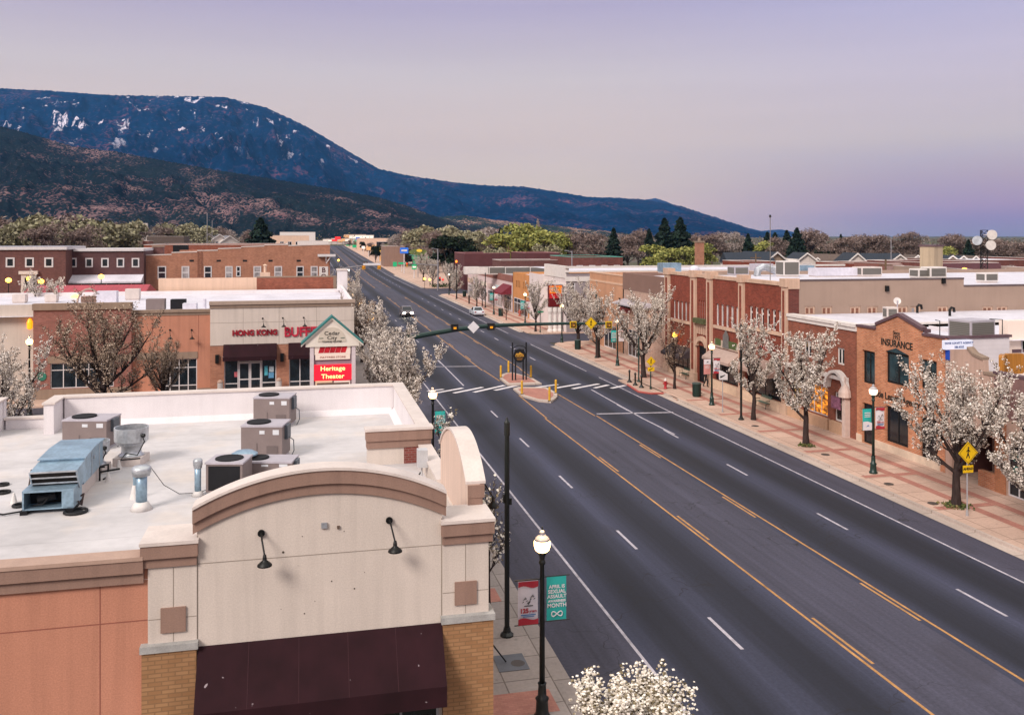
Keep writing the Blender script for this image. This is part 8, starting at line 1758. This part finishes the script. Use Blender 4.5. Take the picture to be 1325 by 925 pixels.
G_GRN = GG('sign_green_lit', '1f6a4a', '28d088', .3); G_AMB = GG('sign_amber_lit', 'b08a64', 'ffb878', .28); G_WHT = GG('sign_white_lit', 'e6dccf', 'fff0dc', 0.32); G_RED = GG('sign_red_lit', 'd03030', 'ff3030', 0.48); G_BLU = GG('sign_blue_lit', '2a62b8', '2a70e0', 0.24); G_YEL = GG('sign_yellow_lit', 'c0a040', 'ffcc40', .25)
M_TEALR = plain('roof_tealgreen', '4e9a8c', .6, .1)
shop('teal roofed filling station shop with glowing green windows', 541, 47, 4.5, 22, 16, M_HB, G_GRN, G_GRN, M_TEALR)
shop('brown roofed diner with a white sign behind the blue pole sign', 512, 42, 6.0, 26, 14, M_TAN, G_WHT, G_AMB, plain('roof_mauve', '85706c', .8, .1)); shop('amber lit small shop left of the brown roofed diner', 497, 40, 5.0, 24, 12, M_PEACH, G_AMB, G_AMB)
shop('white lit shop with a red edge on the far right side', 489, 40, 5.5, 30, 12, M_HW, G_RED, G_AMB); shop('orange and white lit shop further along the right side', 480, 40, 5.5, 34, 12, M_PEACH, G_AMB, G_WHT); shop('green lit shop front far along the right side', 470, 40, 6, 40, 14, M_HB, G_GRN, G_GRN); shop('green lit second shop front far along the right side', 463, 40, 6, 50, 14, M_HB, G_GRN, G_WHT)
shop('white lit motel at the far right of the road end', 456, 42, 8, 60, 20, M_HW, G_WHT, G_AMB); shop('amber lit building at the very end of the road', 449, 42, 8, 80, 20, M_PEACH, G_AMB, G_AMB)
for lab, a_, b_, top, sg in (('white lit shop closing the view at the end of the road, leftmost', 418, 429, 309.5, G_WHT), ('red lit shop closing the view at the end of the road', 429.5, 436, 308.5, G_RED), ('amber lit shop closing the view at the end of the road', 436.5, 443, 310, G_AMB), ('pale lit shop closing the view at the end of the road, rightmost', 443.5, 452, 309, G_WHT)):
    shed('small_shop', lab, 'shop', a_, b_, top, 800, 18, M_HW, M_ROOFG, group='small shops along the far street', bands=((.8, .92, sg, 'sign_board'),))
for lab, px0, px1, top, zc in (('long flat pale store under the hill with a lit edge', 463, 506, 308.5, 620), ('dark long canopy store with a white roof behind the far shops', 490, 531, 313, 500), ('pale corner store beside the dark canopy', 517, 545, 311, 430), ('low mauve roofed building behind the blue pole sign', 497, 524, 319, 380)):
    shed('far_store', lab, 'store', px0, px1, top, zc, 16, M_TAN if 'mauve' in lab else (M_DARK if 'dark' in lab else M_PEACH), M_ROOFW, M_LIMEW if 'dark' in lab else M_COPE)
# pole signs
def pole_sign(label, px, X, py0, py1, pw, m, text_=None, base=0, pole=M_WFRAME):
    Y = YX(px, X); fr = faceY(Y); z1 = FX(px, py0, X)[1]; z0 = FX(px, py1, X)[1]; k = (Y * CS + X * SN) / 1150; w = pw * k / 2
    t = thing('pole_sign', label, 'sign', (X, Y, 0), 0, 'signs on poles along the far street'); mb = MB(); mb.tube([(X, Y + .3, 0), (X, Y + .3, z1)], .16, 8); mb.build('pole', pole, t); mb = MB(); fr.box(mb, X - w, X + w, z0, z1, -.3, .1); o = mb.build('sign_face', m, t)
    if text_: mb = MB(); fr.box(mb, X - w * .7, X + w * .7, z0 + (z1 - z0) * .35, z0 + (z1 - z0) * .65, .1, .14); mb.build('sign_letters', text_, o)
pole_sign('blue sign with white lettering on a tall white pole', 523, 35, 320.5, 328, 10.5, G_BLU, M_LIMEW)
Yg = YX(541, 36.5); t = thing('pole_sign', 'wide oval sign board in dull green and yellow above the teal roof', 'sign', (36.5, Yg, 0), 0, 'signs on poles along the far street'); z1 = FX(541, 322, 36.5)[1]; z0 = FX(541, 330.5, 36.5)[1]; fr = faceY(Yg); mb = MB(); mb.tube([(36.5, Yg + .3, 0), (36.5, Yg + .3, z0)], .14, 8); mb.build('pole', M_STEEL, t); mb = MB(); zm = (z0 + z1) / 2; fr.prism(mb, [(36.5 + 3.1 * math.cos(i * .3927), zm + (z1 - z0) / 2 * math.sin(i * .3927)) for i in range(16)], -.2, .1); o = mb.build('sign_face', plain('oval_green', '5f6a3e', .6, .4, .5), t); mb = MB(); fr.prism(mb, [(36.9 + 1.0 * math.cos(i * .7854), zm + .5 + .5 * math.sin(i * .7854)) for i in range(8)], .1, .14); mb.build('lit_patch', G_YEL, o)
pole_sign('yellow lit sign on a pole before the amber shops', 490, 34, 321, 325.5, 5, G_YEL); pole_sign('white lit sign on a pole left of the diner', 498, 35, 322.5, 329, 7, G_WHT, M_BBLUE); pole_sign('amber lit sign on a pole far along the right side', 477, 33, 319.5, 324, 6, G_AMB); pole_sign('white tilted sign on a pole far along the right side', 470, 33, 318.5, 322, 4, G_WHT); pole_sign('blue star like sign high at the road end', 463, 36, 307, 311, 5, G_BLU); pole_sign('red sign on a pole at the road end', 437, 27, 306.5, 310, 7, G_RED); pole_sign('orange sign on a pole at the road end', 444, 32, 309, 312, 5, G_AMB); pole_sign('amber square sign right of the far shops', 493.5, 34.5, 331, 338, 5, G_AMB)
pole_sign('green lit board on the filling station forecourt nearest the pole sign', 511, 34.5, 339, 345, 5, G_GRN); pole_sign('round green lit board right of the blue pole sign', 536, 34.5, 342.5, 348.5, 6, G_GRN, G_WHT); pole_sign('teal board between the green lit boards', 520, 35.5, 339.5, 342, 9, G_GRN)
pole_sign('green lit board at the road end, left of a pair', 451, 34, 317, 320, 6, G_GRN); pole_sign('green lit board at the road end, right of a pair', 459, 34, 317, 320.5, 6, G_GRN)
# second crossing: arm with orange backed signals, mast on the right
Y2 = 214.0; f2 = faceY(Y2); t = thing('traffic_signal', 'far signal arm with two orange backed signals over the second crossing', 'traffic signal', (6.5, Y2, WZ)); q = [FY(x, y, Y2) for x, y in ((436, 349), (452, 346), (470, 344), (492, 344))]
mb = MB(); mb.tube([(x, Y2, z) for x, z in q], [.16, .14, .11, .08], 8); mb.tube([(q[0][0], Y2, 0), (q[0][0], Y2, q[0][1] + .3)], .18, 8); mb.build('arm', M_STEEL, t)
mb = MB(); f2.box(mb, q[2][0], q[3][0], q[2][1] + .1, q[2][1] + .6, -.1, .1); mb.build('name_plate', M_SWHT, t)
for x, y in ((470.5, 346), (490.5, 346)):
    u, z = FY(x, y, Y2); mb = MB(); f2.box(mb, u - .42, u + .42, z - .5, z + .45, -.15, .15); o = mb.build('signal_head', plain('signal_orange', 'b9812c', .5, .1), t); mb = MB(); mb.tube([f2.pt(u, z + .15, .15), f2.pt(u, z + .15, .3)], .16, 8); mb.build('lens', M_AMB, o)
t = thing('signal_mast', 'pale signal mast with red lights at the second side street corner', 'traffic signal', G(567, 374, WZ)); c = ROOT[t.name]; mb = MB(); mb.tube([c, c + Vector((0, 0, 7.0))], .16, 8); mb.tube([c + Vector((0, 0, 6.2)), c + Vector((-9, 0, 6.9))], [.12, .07], 6); mb.build('mast', M_STEEL, t)
for dx, dz, m in ((.4, 2.6, G_RED), (-8.2, 6.4, plain('signal_orange', 'b9812c', .5, .1))):
    p = c + Vector((dx, -.2, dz)); mb = MB(); mb.box(p.x - .22, p.x + .22, p.y - .15, p.y + .15, p.z - .55, p.z + .55); o = mb.build('signal_head', M_SBLK if dx > 0 else m, t); mb = MB(); mb.tube([(p.x, p.y - .15, p.z + .3), (p.x, p.y - .32, p.z + .3)], .2, 8); mb.build('lens', G_RED, o)
hd = MB(); a = Vector((34, 240, 0)); rng = random.Random(8); puffs(hd, [Vector((rng.uniform(33, 48), rng.uniform(237, 242), rng.uniform(.1, 1.0))) for _ in range(700)], rng, .1, .25, 1, .2)
put(hd.build('hedge', islands('hedge_green', [(0, '2c3a20'), (.5, '3a4a28'), (.8, '22301a')]), off=(0, 0, 0)), 'low dark hedge at the corner beyond the second side street', 'hedge')
for lab, px, py, zc in (('small amber light left of the signal mast', 549.5, 361, 235), ('red light at the foot of the signal mast', 573, 362, 240), ('amber light on the left pavement above the road', 438, 337, 280), ('amber light at the left end of the far hedge', 556, 362, 246)):
    c = FD(px, py, zc); t = thing('street_light', lab, 'street light', (c.x, c.y, 0), 0, 'small far lights'); ROOT[t.name] = Vector(); mb = MB(); mb.tube([(0, 0, 0), (0, 0, c.z)], .05, 5); mb.build('pole', M_POLE, t); mb = MB(); mb.lathe((0, 0, c.z), [(.05, -.3), (.3, -.1), (.3, .2), (.05, .35)], 8); mb.build('lamp', G_RED if 'red' in lab else M_LIT, t)
# cable across the taupe wall
a = Vector((XF + 24, Y5a - .3, FY(1220, 364, Y5a)[1])); b = FD(1400, 392, 60); mb = MB(); mb.tube([a.lerp(b, i / 10) - Vector((0, 0, .5 * math.sin(math.pi * i / 10))) for i in range(11)], .03, 4); put(mb.build('overhead_cable', M_PIPE, off=(0, 0, 0)), 'black overhead cable sloping across the taupe side wall', 'cable')
